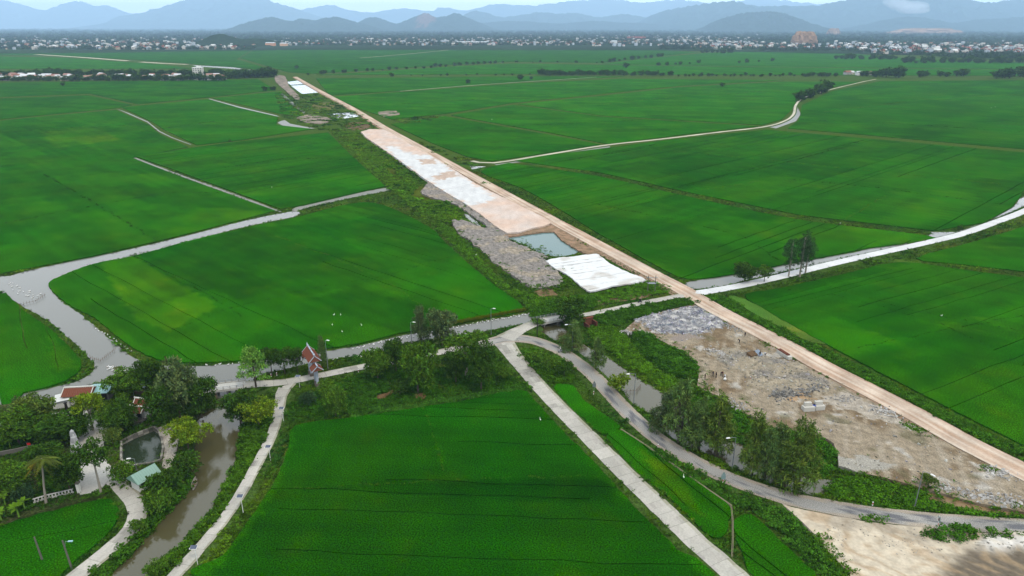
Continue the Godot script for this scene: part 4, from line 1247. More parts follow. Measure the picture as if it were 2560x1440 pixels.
# ---------------------------------------------------------------- far town
var house_kinds := []
func make_town() -> void:
	rng.seed = 77
	var walls := [S(226, 224, 218), S(206, 196, 174), S(188, 198, 206), S(214, 206, 194), S(196, 176, 146)]
	var roofs := [S(172, 92, 72), S(186, 188, 188), S(150, 84, 68), S(150, 166, 182), S(216, 216, 212)]
	# [wall material, roof material, size, gable?]
	for k in 10:
		var wm := mat(walls[k % 5], 0.9)
		var rm := mat(roofs[(k * 3) % 5], 0.85)
		var sz := Vector3([8.0, 6.0, 10.0, 14.0, 7.0][k % 5], [6.0, 9.0, 4.5, 7.5, 11.0][(k * 2) % 5], [12.0, 14.0, 9.0, 10.0, 12.0][(k + 2) % 5])
		var b := MB.new()
		b.box(Vector3.ZERO, sz)
		var r := MB.new()
		if k % 2 == 0: r.gable(Vector3(0, sz.y, 0), Vector3(sz.x + 1.0, sz.y * 0.35 + 0.8, sz.z), 0.6)
		else:
			r.box(Vector3(0, sz.y, 0), Vector3(sz.x + 0.6, 0.5, sz.z + 0.6))
			r.box(Vector3(sz.x * 0.2, sz.y + 0.5, 0), Vector3(sz.x * 0.4, 2.4, sz.z * 0.4))
		var w := MB.new()
		for f in int(sz.y / 3.2):
			for c in 3:
				w.box(Vector3((c - 1) * sz.x * 0.3, f * 3.2 + 1.0, sz.z * 0.5), Vector3(1.2, 1.5, 0.16))
		house_kinds.push_back([b.mesh(wm), r.mesh(rm), w.mesh(M.glass), ["white", "cream", "pale blue-grey", "off-white", "tan"][k % 5], ["red tiled gable", "flat grey", "brown-red gable", "flat blue-grey", "pale gable"][k % 5] if false else ("gabled" if k % 2 == 0 else "flat"), sz])
	var spots := []
	var zones := [[-150, 420, 102, 124, 0.9], [340, 640, 108, 124, 1.0], [640, 900, 103, 114, 0.7], [860, 1240, 97, 114, 1.3], [1200, 1500, 94, 114, 1.5], [1480, 1780, 90, 116, 1.5], [1700, 1880, 92, 120, 0.8], [1780, 2200, 106, 124, 1.2], [2150, 2560, 108, 136, 1.3], [2200, 2700, 104, 134, 0.5], [1280, 1900, 86, 110, 1.0], [860, 1300, 90, 108, 0.6], [-20, 600, 94, 110, 0.6], [1740, 2050, 62, 80, 0.15], [1330, 1560, 76, 86, 0.12], [700, 960, 96, 104, 0.3]]
	for z in zones:
		var n := int((z[1] - z[0]) * 0.38 * z[4])
		for i in n:
			var px := rng.randf_range(z[0], z[1])
			var py: float = z[2] + (z[3] - z[2]) * pow(rng.randf(), 0.75)
			if py < 72: py = 72 + rng.randf() * 8
			var near := 1.0
			spots.push_back([px, py])
	spots.sort_custom(func(a: Array, b: Array) -> bool: return a[1] > b[1])
	var rest := MB.new()
	var n_made := 0
	for s in spots:
		var at := G(s[0], s[1], 1.0)
		if at.z < -12500: continue
		var k := rng.randi() % 10
		var a: Array = house_kinds[k]
		var sc := rng.randf_range(0.7, 1.35)
		var turn := rng.randf_range(-0.5, 0.5) + (PI / 2 if rng.randf() < 0.4 else 0.0)
		if s[0] > -10 and s[0] < 2570 and n_made < 296:
			var t := thing("house", at, "%s house with a %s roof in the far town beyond the rice plain" % [a[3], a[4]], "house", "houses of the far town", turn)
			t.scale = Vector3.ONE * sc
			put(a[0], "wall", t)
			put(a[1], "roof", t)
			n_made += 1
		else:
			var sz: Vector3 = a[5] * sc
			rest.col = walls[k % 5]
			rest.box(at, sz, Basis(Vector3.UP, turn))
			rest.col = roofs[(k * 3) % 5]
			rest.gable(at + Vector3(0, sz.y, 0), Vector3(sz.x + 1, 2.0, sz.z), 0.4, Basis(Vector3.UP, turn))
	var ro := put(rest.mesh(M.plain), "distant_houses")
	tag(ro, "tiny pale houses packed in the far town under the hills", "houses", "", "stuff")
	# large single buildings of the town
	for q in [[1182, 107, 78, 14, 9.0, S(222, 228, 232), "long white factory hall at the edge of the plain"], [677, 113, 22, 13, 14.0, S(216, 160, 120), "orange four-storey block beside the far town edge"], [710, 113, 16, 11, 12.0, S(220, 176, 140), "small orange block beside the larger orange block"], [1060, 101, 22, 8, 9.0, S(196, 214, 214), "pale hall with a domed turquoise roof in the far town"], [1375, 75, 36, 6, 16.0, S(230, 232, 234), "white terraced complex on the wooded slope above town"], [1590, 96, 46, 8, 14.0, S(172, 92, 72), "broad brick-red roofed school block in the far town"], [1535, 110, 14, 12, 18.0, S(224, 224, 222), "tall white tower block in the far town"], [1845, 62, 30, 8, 22.0, S(226, 228, 230), "distant white block under the wooded hill"]]:
		var at := G(q[0], q[1] + 2, 1.0)
		var m := mpp(q[0], q[1] + 2, 1.0)
		var t := thing("town_building", at, q[6], "building")
		var w: float = q[2] * m
		var wl := MB.new()
		wl.box(Vector3.ZERO, Vector3(w, q[4], minf(w, 30.0)))
		put(wl.mesh(mat(q[5], 0.9)), "wall", t)
		var rf := MB.new()
		rf.gable(Vector3(0, q[4], 0), Vector3(w + 1, 3.0, minf(w, 30.0)), 0.8)
		put(rf.mesh(mat(S(200, 206, 210) if q[0] != 1590 else S(178, 92, 70), 0.7)), "roof", t)
	# trees of the wooded plain
	var xf := []
	var cs := PackedColorArray()
	for i in 20000:
		var px := rng.randf_range(-250, 2810)
		var lim := 124.0
		if px > 640 and px < 1650: lim = 114.0
		if px > 1900: lim = 128.0 + clampf((px - 2100) * 0.06, 0, 20)
		var py := lim - pow(rng.randf(), 1.15) * (lim - 73.0)
		var at := G(px, py, 1.2)
		if at.z < -21000: continue
		var s := rng.randf_range(0.7, 1.4) * (1.0 + maxf(0.0, (-at.z - 3500.0) / 2600.0))
		xf.push_back(Transform3D(Basis(Vector3.UP, rng.randf() * TAU).scaled(Vector3(s * 1.3, s * minf(1.0, 1.5 / s + 0.3) * 0.76, s * 1.3)), at))
		var g := rng.randf_range(0.55, 1.0)
		cs.push_back(Color(g, g, g * 0.95))
	var tree := MB.new()
	for i in 26:
		var d := rv()
		d.y = absf(d.y)
		var o := d * Vector3(4.2, 6.5, 4.2) * rng.randf_range(0.6, 1.0) + Vector3(0, 2.2, 0)
		tree.col = tint(rng.randf_range(0.75, 1.1), 0.0)
		leaf(tree, o - rv() * 1.6, (rv() + Vector3(0, 0.2, 0)).normalized(), (rv() + Vector3.UP).normalized(), 4.0, 2.6)
	mass("distant_wood", tree.mesh(M.leaf_far), xf, cs, "dark woodland growing round the far town", "wood")

# ---------------------------------------------------------------- hamlet in the middle distance and tree rows
func make_village() -> void:
	rng.seed = 99
	var n_i := 0
	var kinds := ["white house with a red gabled roof", "cream house with a grey roof", "low white house with a pale sheet roof", "grey-walled house with a brown roof"]
	var wallc := [S(228, 226, 220), S(216, 206, 184), S(232, 232, 230), S(176, 172, 168)]
	var roofc := [S(158, 126, 114), S(196, 198, 198), S(214, 218, 220), S(138, 98, 82)]
	var wm := []
	var rm := []
	for k in 4:
		wm.push_back(mat(wallc[k], 0.9)); rm.push_back(mat(roofc[k], 0.85))
	for i in 72:
		var px := rng.randf_range(-20, 560)
		if i > 66: px = rng.randf_range(2110, 2180)
		var py := rng.randf_range(192, 201) if px < 1000 else rng.randf_range(186, 190)
		var at := G(px, py, 0.3)
		var k := rng.randi() % 4
		var sz := Vector3(rng.randf_range(8, 14), rng.randf_range(3.4, 5.5), rng.randf_range(7, 10))
		var t := thing("hamlet_house", at, kinds[k] + (" among the hamlet trees" if px < 1000 else " under trees by the far field road"), "house", "houses of the hamlet" if px < 1000 else "houses by the far field road", rng.randf_range(-0.6, 0.6))
		var b := MB.new()
		b.box(Vector3.ZERO, sz)
		put(b.mesh(wm[k]), "wall", t)
		var r := MB.new()
		r.gable(Vector3(0, sz.y, 0), Vector3(sz.x + 1, sz.z * 0.32, sz.z), 0.7)
		put(r.mesh(rm[k]), "roof", t)
		for c in [-0.28, 0.28]:
			var w := MB.new()
			w.box(Vector3(c * sz.x, 1.0, sz.z * 0.5), Vector3(1.3, 1.4, 0.14))
			put(w.mesh(M.glass), "window", t)
		var dr := MB.new()
		dr.box(Vector3(0, 0, sz.z * 0.5), Vector3(1.3, 2.2, 0.14))
		put(dr.mesh(M.timber), "door", t)
	# white four-storey house
	var at := G(497, 188, 0.3)
	var t := thing("tall_house", at, "tall white flat-roofed house of four storeys standing over the hamlet", "house", "", 0.1)
	var b := MB.new()
	b.box(Vector3.ZERO, Vector3(18, 14, 12))
	put(b.mesh(M.plaster), "wall", t)
	var r := MB.new()
	r.box(Vector3(0, 14, 0), Vector3(18.8, 0.5, 12.8))
	r.box(Vector3(2, 14.5, 0), Vector3(7, 2.8, 6))
	put(r.mesh(M.white), "roof", t)
	for f in 4:
		for c in 4:
			var w := MB.new()
			w.box(Vector3(-6.6 + c * 4.4, 1.0 + f * 3.5, 6.0), Vector3(1.8, 1.7, 0.2))
			put(w.mesh(M.glass), "window", t)
	# trees of the hamlet and the rows: [x0, y0, x1, y1, count, width px, label, group]
	var rows := [
		[0, 203, 250, 203, 22, 17, "rounded tree of the belt along the hamlet's field edge", "trees round the hamlet"],
		[250, 203, 560, 202, 32, 18, "rounded tree of the belt along the hamlet's field edge", "trees round the hamlet"],
		[560, 197, 690, 192, 20, 24, "rounded tree of the belt along the hamlet's field edge", "trees round the hamlet"],
		[0, 190, 560, 188, 60, 17, "tree standing behind the hamlet houses", "trees behind the hamlet"],
		[905, 179, 1080, 171, 9, 9, "small tree on the thin field bund across the far plain", "trees on the far field bund"],
		[1085, 169, 1260, 158, 12, 10, "small tree on the thin field bund across the far plain", "trees on the far field bund"],
		[1260, 156, 1500, 158, 8, 6, "small tree on the thin field bund across the far plain", "trees on the far field bund"],
		[1500, 158, 1660, 142, 12, 10, "small tree on the thin field bund across the far plain", "trees on the far field bund"],
		[1350, 189, 1450, 189, 12, 17, "dark tree in the dense row along the far field road", "tree row along the far field road"],
		[1450, 188, 1560, 188, 13, 15, "dark tree in the dense row along the far field road", "tree row along the far field road"],
		[1560, 190, 1680, 190, 10, 15, "dark tree in the dense row along the far field road", "tree row along the far field road"],
		[1690, 191, 1990, 191, 24, 8, "low bush on the verge of the far field road", "bushes along the far field road"],
		[2000, 192, 2090, 191, 9, 15, "rounded tree beside the small houses by the far field road", "trees by the far road houses"],
		[2150, 191, 2260, 195, 7, 26, "large rounded tree beside the small houses by the far field road", "large trees by the far road houses"],
		[2290, 194, 2420, 190, 6, 22, "broad tree on the field edge past the far road houses", "trees past the far road houses"],
		[2480, 198, 2570, 192, 5, 34, "very broad dark tree at the end of the far field road", "broad trees at the road end"],
		[1985, 258, 2070, 230, 6, 30, "dark tree of the clump where the canal bends", "trees at the canal bend"],
		[1640, 166, 1760, 158, 6, 10, "lone tree on the bund behind the dense tree row", "lone trees behind the tree row"],
		[1820, 160, 1960, 152, 4, 9, "lone tree on the pale bund below the town", "lone trees below the town"],
		[2080, 148, 2250, 150, 14, 14, "tree of the thicket below the town edge", "thicket below the town edge"],
		[2250, 158, 2560, 158, 26, 16, "tree of the thicket below the town edge", "thicket below the town edge"],
		[1750, 133, 1830, 134, 7, 14, "tree of the copse at the plain's far edge", "copse at the plain edge"],
		[1010, 190, 1340, 188, 10, 6, "low bush on the verge of the far field road", "bushes along the far field road"],
		[770, 188, 900, 180, 7, 10, "small tree on the thin field bund across the far plain", "trees on the far field bund"],
		[655, 228, 690, 226, 4, 13, "bush in the paddy beside the far white ponds", "bushes by the white ponds"],
	]
	for w in rows:
		for i in int(w[4]):
			var f: float = (i + rng.randf()) / w[4]
			var px := lerpf(w[0], w[2], f)
			var py := lerpf(w[1], w[3], f) + rng.randf_range(-1.5, 0.5)
			var m := mpp(px, py)
			var wd: float = w[5] * m * rng.randf_range(0.65, 1.3)
			var low: bool = "bush" in w[6]
			plant("field_bush" if low else "field_tree", "far%d" % (rng.randi() % 4), G(px, py, 0.2), wd * rng.randf_range(0.7, 1.0), wd, w[6], "bush" if low else "tree", w[7])
	for s in [[1170, 209, 13, "lone round bush on the bund in the wide paddies"], [1300, 200, 17, "lone dark tree beside the pale field track"], [1805, 217, 13, "lone bush in the paddy below the far field road"], [1328, 199, 10, "small bush beside the lone dark tree"], [1565, 170, 16, "tall lone tree behind the dense tree row"], [980, 192, 12, "lone bush beside the far field road"], [157, 215, 12, "lone bush in the paddy before the hamlet"], [575, 355, 8, "small dark bush on the bund between two paddies"], [2400, 577, 18, "dark bush beside the canal at the white road bend"], [742, 172, 11, "lone tree behind the far end of the haul road"]]:
		var m := mpp(s[0], s[1])
		plant("field_bush", "far%d" % (rng.randi() % 4), G(s[0], s[1], 0.2), s[2] * m * 0.9, s[2] * m, s[3], "bush")

# ---------------------------------------------------------------- riverside village, gate, bridges
func wall_line(called: String, label: String, cat: String, px: Array, h0: float, h: float, th: float, m: Material, posts := 0.0) -> void:
	var a := G(px[0][0], px[0][1], h0)
	var t := thing(called, a, label, cat)
	for i in px.size() - 1:
		var p := G(px[i][0], px[i][1], h0) - a
		var q := G(px[i + 1][0], px[i + 1][1], h0) - a
		var d := q - p
		var bs := Basis(Vector3.UP, atan2(-d.z, d.x))
		if posts > 0.0:
			var base := MB.new()
			base.box((p + q) * 0.5, Vector3(d.length(), h * 0.3, th), bs)
			put(base.mesh(m), "plinth", t)
			var top := MB.new()
			top.box((p + q) * 0.5 + Vector3(0, h * 0.88, 0), Vector3(d.length(), h * 0.12, th * 1.1), bs)
			put(top.mesh(m), "coping", t)
			var n := int(d.length() / posts)
			var bm := MB.new()
			bm.box(Vector3.ZERO, Vector3(posts * 0.42, h * 0.58, th * 0.7))
			var mesh := bm.mesh(m)
			for k in n:
				var o := put(mesh, "baluster", t)
				o.position = p.lerp(q, (k + 0.5) / n) + Vector3(0, h * 0.3, 0)
				o.basis = bs
		else:
			var w := MB.new()
			w.box((p + q) * 0.5, Vector3(d.length(), h, th), bs)
			put(w.mesh(m), "wall", t)
			var cp := MB.new()
			cp.box((p + q) * 0.5 + Vector3(0, h, 0), Vector3(d.length(), 0.1, th + 0.12), bs)
			put(cp.mesh(m), "coping", t)

func tiled_roof(parent: Node3D, at: Vector3, size: Vector3, m: Material, ridge_m: Material, called := "roof", tail := 0.0) -> void:
	# ridge along x, two slopes with rows of half-round tiles, ridge and verge mouldings
	var o := MB.new()
	o.gable(at, size, 0.0)
	var roof := put(o.mesh(m), called, parent)
	var n := int(size.x / 0.45)
	var tl := MB.new()
	var run := Vector2(size.z * 0.5, size.y)
	tl.tube([Vector3(0, 0, run.x), Vector3(0, run.y, 0)], [0.09, 0.09], 5)
	var ma := tl.mesh(m)
	for k in n:
		for s in [-1, 1]:
			var r := put(ma, "tile_row", roof)
			r.position = at + Vector3(-size.x * 0.5 + (k + 0.5) * size.x / n, 0.03, 0)
			if s < 0: r.rotation.y = PI
	var rd := MB.new()
	rd.box(at + Vector3(0, size.y - 0.05, 0), Vector3(size.x + 0.1, 0.28, 0.3))
	for s in [-1, 1]:
		for e in [-1, 1]:
			rd.tube([at + Vector3(s * size.x * 0.5, 0.02, e * size.z * 0.5), at + Vector3(s * size.x * 0.5, size.y, 0)], [0.12, 0.12], 5)
		if tail > 0:
			rd.tube([at + Vector3(s * size.x * 0.5, size.y, 0), at + Vector3(s * (size.x * 0.5 + tail * 0.4), size.y + tail * 0.5, 0), at + Vector3(s * (size.x * 0.5 + tail * 0.2), size.y + tail, 0)], [0.2, 0.14, 0.04], 5)
	put(rd.mesh(ridge_m), "ridge", roof)

func make_structures() -> void:
	# land of the village, cut round its pond
	var land := P([[-150, 1020], [0, 1012], [60, 1003], [150, 990], [230, 962], [300, 945], [380, 925], [440, 928], [532, 962], [538, 1008], [490, 1036], [488, 1100], [472, 1180], [425, 1228], [385, 1256], [340, 1236], [290, 1216], [255, 1237], [137, 1266], [0, 1308], [-150, 1345]], 0.9, 2, 0.5)
	var pool_px := [[303, 1104], [330, 1090], [384, 1068], [396, 1076], [405, 1098], [408, 1122], [402, 1150], [380, 1158], [330, 1165], [303, 1150]]
	var pool := P(pool_px, 0.9, 2)
	var cx := G2(355, 1115, 0.9).x
	var halves := []
	for q in [[-400.0, cx], [cx, 400.0]]:
		for piece in Geometry2D.intersect_polygons(land, PackedVector2Array([Vector2(q[0], -600), Vector2(q[1], -600), Vector2(q[1], 0), Vector2(q[0], 0)])):
			for r in Geometry2D.clip_polygons(piece, pool): halves.push_back(r)
	var soil := func(x: float, z: float) -> Color:
		var t := 0.95 + 0.25 * n_fine.get_noise_2d(x, z)
		return S(96, 108, 62).lerp(S(150, 132, 108), smoothstep(0.0, 0.35, n_mid.get_noise_2d(x, z + 20))) * t
	struct(sheet(halves, 1.5, func(x: float, z: float) -> float: return 0.9 + n_mid.get_noise_2d(x, z) * 0.08, soil, M.grass, 0.95), "village_ground")
	struct(sheet([P(pool_px, 0.06)], 8.0, level(0.06), plain(Color.WHITE), M.water_green), "pond")
	mark_height(land, 0.9)
	occupy(pool, 2)
	# concrete yard and road through the village
	var conc := func(x: float, z: float) -> Color: return S(200, 196, 186) * (0.94 + 0.1 * n_mid.get_noise_2d(x, z) + 0.05 * n_fine.get_noise_2d(x, z))
	var yard := P([[195, 1060], [250, 1045], [285, 1040], [290, 1058], [266, 1085], [258, 1130], [272, 1160], [282, 1180], [256, 1218], [200, 1236], [196, 1190], [190, 1120]], 1.02, 2)
	occupy(yard)
	struct(sheet([yard], 1.5, level(1.02), conc, M.concrete, 0.2), "yard")
	var terr := P([[395, 1070], [440, 1058], [450, 1085], [440, 1130], [430, 1165], [405, 1168], [412, 1120]], 1.02, 2)
	occupy(terr)
	struct(sheet([terr], 1.2, func(x: float, z: float) -> float: return 1.05 + n_fine.get_noise_2d(x, z) * 0.08, func(x: float, z: float) -> Color: return S(206, 196, 180).lerp(S(160, 150, 136), smoothstep(0.0, 0.4, n_fine.get_noise_2d(x, z))), M.soil, 0.25), "stony_terrace")
	var cr := func(s: float, u: float, x: float, z: float) -> Color: return conc.call(x, z)
	road("village_road", [[532, 972, 2.2, 1.9], [470, 985, 1.4, 1.9], [400, 1003, 1.0, 2.0], [330, 1020, 0.98, 2.2], [250, 1035, 0.98, 2.6], [160, 1042, 0.98, 2.6], [70, 1052, 0.98, 2.6], [0, 1066, 0.98, 2.8], [-120, 1090, 0.98, 2.8]], M.concrete, cr, 1.5, M.grass, 6, 5.0)
	# retaining wall round the pool
	var ring := []
	for q in pool_px: ring.push_back(q)
	ring.push_back(pool_px[0])
	var a0 := G(pool_px[0][0], pool_px[0][1], 0.0)
	var rw := thing("pond_wall", a0, "grey stone retaining wall round the dark village pond", "wall")
	rng.seed = 8
	var stone_mats := [M.stone, mat(S(112, 108, 100), 0.95), mat(S(150, 146, 134), 0.95)]
	for i in ring.size() - 1:
		var p := G(ring[i][0], ring[i][1], 0.9) - a0
		var q := G(ring[i + 1][0], ring[i + 1][1], 0.9) - a0
		var d := q - p
		var bs := Basis(Vector3.UP, atan2(-d.z, d.x))
		var n := maxi(1, int(d.length() / 1.1))
		for c in 2:
			for k in n:
				var b := MB.new()
				b.box(Vector3.ZERO, Vector3(d.length() / n - 0.06, 0.66, 0.45))
				var o := put(b.mesh(stone_mats[rng.randi() % 3]), "stone_block", rw)
				o.position = Vector3(p.x, -0.15 + c * 0.7, p.z) + Vector3(d.x, 0, d.z) * ((k + 0.5) / n) + Vector3(rng.randf() * 0.05, 0, rng.randf() * 0.05)
				o.basis = bs
	# boundary walls
	wall_line("balustrade_wall", "white balustrade wall beside the palm and bottom paddy", "wall", [[84, 1258], [120, 1247], [185, 1232]], 0.9, 1.0, 0.22, mat(S(196, 194, 186), 0.9), 0.55)
	wall_line("boundary_wall", "grey stained boundary wall behind the banana plants", "wall", [[-20, 1144], [40, 1133], [86, 1122]], 0.9, 1.0, 0.3, M.stone)
	# rockery and gate pillars
	var rk := thing("rockery", G(195, 1140, 1.0), "tall white craggy rockery on the village yard", "rockery")
	rng.seed = 14
	for k in 9:
		var b := MB.new()
		var ry := 0.7 + k * 0.55
		var wv := []
		for i in 6: wv.push_back(Vector3(cos(i * TAU / 6) * rng.randf_range(0.6, 1.1), 0, sin(i * TAU / 6) * rng.randf_range(0.6, 1.1)) * (1.35 - k * 0.1))
		for i in 6:
			var u: Vector3 = wv[i]
			var v: Vector3 = wv[(i + 1) % 6]
			b.quad(u + Vector3(0, ry - 0.9, 0), u * 0.7 + Vector3(0.1, ry, 0.1), v * 0.7 + Vector3(0.1, ry, 0.1), v + Vector3(0, ry - 0.9, 0))
			b.tri(u * 0.7 + Vector3(0.1, ry, 0.1), Vector3(0, ry + 0.35, 0), v * 0.7 + Vector3(0.1, ry, 0.1))
		put(b.mesh(mat(S(206, 206, 204) * rng.randf_range(0.8, 1.0), 0.9)), "boulder", rk)
	rk.scale = Vector3.ONE * 1.25
	for q in [[199, 1231, "white capped gate pillar at the end of the balustrade"]]:
		var t := thing("gate_pillar", G(q[0], q[1], 0.95), q[2], "pillar")
		var b := MB.new()
		b.box(Vector3.ZERO, Vector3(0.6, 2.2, 0.6))
		put(b.mesh(M.plaster), "shaft", t)
		var c := MB.new()
		c.box(Vector3(0, 2.2, 0), Vector3(0.85, 0.18, 0.85))
		c.box(Vector3(0, 2.38, 0), Vector3(0.6, 0.4, 0.6), Basis(), 0.2)
		put(c.mesh(M.stone), "cap", t)
	# red tiled house, turquoise roofed shed, lean-to
	var h1 := thing("tiled_house", G(205, 1002, 0.95), "white house with an orange-red tiled roof beside the pond", "house", "", 0.12)
	var b1 := MB.new()
	b1.box(Vector3.ZERO, Vector3(6.6, 2.6, 4.2))
	put(b1.mesh(M.plaster), "wall", h1)
	tiled_roof(h1, Vector3(0, 2.6, 0), Vector3(7.0, 1.3, 5.2), M.tile, M.plaster)
	for c in [-1.8, 1.8]:
		var w := MB.new()
		w.box(Vector3(c, 0.8, 2.12), Vector3(1.1, 1.2, 0.08))
		put(w.mesh(M.glass), "window", h1)
	var d1 := MB.new()
	d1.box(Vector3(0, 0, 2.12), Vector3(1.1, 2.1, 0.08))
	put(d1.mesh(M.timber), "door", h1)
	var h2 := thing("lean_to", G(160, 1012, 0.95), "grey sheet-roofed lean-to against the orange tiled house", "shed", "", 0.3)
	var b2 := MB.new()
	b2.box(Vector3.ZERO, Vector3(3.6, 1.9, 3.8))
	put(b2.mesh(M.plaster), "wall", h2)
	var r2 := MB.new()
	r2.hexa([Vector3(-2.1, 1.85, 2.3), Vector3(2.1, 2.3, 2.3), Vector3(2.1, 2.3, -2.3), Vector3(-2.1, 1.85, -2.3), Vector3(-2.1, 1.95, 2.3), Vector3(2.1, 2.4, 2.3), Vector3(2.1, 2.4, -2.3), Vector3(-2.1, 1.95, -2.3)])
	put(r2.mesh(mat(S(196, 196, 190), 0.6)), "roof", h2)
	var turq := mat(S(122, 166, 164), 0.5)
	var h3 := thing("sheet_roofed_shed", G(258, 992, 0.95), "shed with a turquoise sheet metal roof next to the tiled house", "shed", "", 0.1)
	var b3 := MB.new()
	b3.box(Vector3.ZERO, Vector3(5.0, 2.4, 4.2))
	put(b3.mesh(M.stone), "wall", h3)
	var r3 := MB.new()
	r3.gable(Vector3(0, 2.4, 0), Vector3(5.6, 0.9, 4.8), 0.3)
	put(r3.mesh(turq), "roof", h3)
	var n3 := MB.new()
	n3.box(Vector3(1.4, 0.0, 2.12), Vector3(1.2, 1.9, 0.08))
	put(n3.mesh(M.dark), "door", h3)
	var h3b := thing("stall", G(352, 983, 0.95), "small stall under a turquoise awning behind the shrine", "stall", "", 0.2)
	var s3 := MB.new()
	s3.box(Vector3(0, 2.0, 0), Vector3(3.2, 0.12, 2.2))
	put(s3.mesh(turq), "awning", h3b)
	for q in [[-1, -1], [1, -1], [1, 1], [-1, 1]]:
		var pp := MB.new()
		pp.tube([Vector3(q[0] * 1.4, 0, q[1] * 0.95), Vector3(q[0] * 1.4, 2.0, q[1] * 0.95)], [0.05, 0.05], 6)
		put(pp.mesh(M.metal), "post", h3b)
	var h3c := MB.new()
	h3c.box(Vector3(0, 0, 0.4), Vector3(2.4, 0.9, 0.6))
	put(h3c.mesh(M.timber), "counter", h3b)
	# shrine with two tiled roofs and steps to the pool
	var sr := thing("shrine", G(358, 1042, 0.95), "small village shrine with curved red tiled roofs and pond steps", "shrine", "", -0.18)
	var sb := MB.new()
	sb.box(Vector3.ZERO, Vector3(3.6, 0.5, 5.4))
	put(sb.mesh(M.stone), "plinth", sr)
	var sw := MB.new()
	sw.box(Vector3(0, 0.5, -0.6), Vector3(3.0, 2.4, 3.4))
	put(sw.mesh(M.plaster), "wall", sr)
	for s in [-1, 1]:
		var c := MB.new()
		c.tube([Vector3(s * 1.3, 0.5, 2.0), Vector3(s * 1.3, 2.9, 2.0)], [0.16, 0.14], 8)
		put(c.mesh(M.stone), "column", sr)
	tiled_roof(sr, Vector3(0, 2.9, -1.1), Vector3(4.2, 1.5, 3.2), M.tile, M.plaster, "roof", 0.5)
	tiled_roof(sr, Vector3(0, 2.7, 1.6), Vector3(4.0, 1.1, 2.6), M.tile, M.plaster, "roof", 0.5)
	var so := MB.new()
	so.box(Vector3(0, 0.5, 1.12), Vector3(1.2, 2.0, 0.06))
	put(so.mesh(M.dark), "door", sr)
	for k in 5:
		var st := MB.new()
		st.box(Vector3(0, 0.34 - k * 0.17, 3.0 + k * 0.34), Vector3(2.6, 0.17, 0.36))
		put(st.mesh(M.stone), "step", sr)
	# kiosk with a green sheet roof
	var kk := thing("kiosk", G(365, 1212, 0.9), "white kiosk with a pale green sheet metal roof above the river", "kiosk", "", 1.0)
	var kb := MB.new()
	kb.box(Vector3.ZERO, Vector3(4.2, 2.3, 3.0))
	put(kb.mesh(M.plaster), "wall", kk)
	var kr := MB.new()
	kr.gable(Vector3(0, 2.3, 0), Vector3(5.2, 1.5, 4.0), 0.2)
	var kro := put(kr.mesh(mat(S(118, 152, 136), 0.5)), "roof", kk)
	for k in 11:
		for s in [-1, 1]:
			var rb := MB.new()
			rb.tube([Vector3(-2.5 + k * 0.5, 2.32, s * 2.2), Vector3(-2.5 + k * 0.5, 3.84, 0)], [0.035, 0.035], 4)
			put(rb.mesh(mat(S(108, 142, 126), 0.5)), "rib", kro)
	for c in [-1.2, 1.2]:
		var w := MB.new()
		w.box(Vector3(c, 0.8, 1.52), Vector3(1.0, 1.0, 0.06))
		put(w.mesh(M.glass), "window", kk)
	var kd := MB.new()
	kd.box(Vector3(0, 0, 1.52), Vector3(0.9, 2.0, 0.06))
	put(kd.mesh(M.timber), "door", kk)
	# chimney-like dark pole by the house
	var cp := thing("stone_pillar", G(170, 1035, 0.98), "slim dark stone pillar on the village road verge", "pillar")
	var cb := MB.new()
	cb.box(Vector3.ZERO, Vector3(0.5, 3.0, 0.5), Basis(), 0.8)
	put(cb.mesh(M.dark), "shaft", cp)
	var cc := MB.new()
	cc.box(Vector3(0, 3.0, 0), Vector3(0.6, 0.16, 0.6))
	put(cc.mesh(M.dark), "cap", cp)

	bridge("river_bridge", "concrete bridge with railings carrying the village road over the river", [532, 969], [607, 961], 2.2, 2.0, 3)
	bridge("canal_bridge", "low concrete bridge on pillars over the canal by the dark casuarina", [1342, 805], [1402, 793], 1.5, 1.9, 2)
	# culvert wall of old brick beside the road
	var cv := thing("brick_ruin", G(1470, 812, 0.2), "crumbling red brick sluice house beside the causeway road", "ruin", "", 0.5)
	var cw := MB.new()
	cw.box(Vector3(0, 0, 0), Vector3(3.2, 2.4, 0.4))
	put(cw.mesh(M.rust), "wall", cv)
	var cw2 := MB.new()
	cw2.box(Vector3(1.5, 0, 1.5), Vector3(0.4, 1.7, 2.6))
	put(cw2.mesh(M.rust), "wall", cv)
	var cw3 := MB.new()
	cw3.box(Vector3(-1.5, 0, 1.5), Vector3(0.4, 1.3, 2.6))
	put(cw3.mesh(M.rust), "wall", cv)
	var cw4 := MB.new()
	cw4.box(Vector3(0, 2.4, 0), Vector3(3.6, 0.2, 0.9))
	put(cw4.mesh(M.tile), "coping", cv)
	make_gate()

func mark_height(poly: PackedVector2Array, h: float) -> void:
	var bb := bounds(poly)
	for j in range(maxi(0, int(bb.position.y) - OZ), mini(OH - 1, int(bb.end.y) - OZ)):
		var xs := scan(poly, OZ + j + 0.5)
		for k in range(0, xs.size() - 1, 2):
			for i in range(maxi(0, int(ceil(xs[k] - OX - 0.5))), mini(OW - 1, int(floor(xs[k + 1] - OX - 0.5))) + 1):
				hgt[j * OW + i] = h
				if occ[j * OW + i] == 2: occ[j * OW + i] = 0

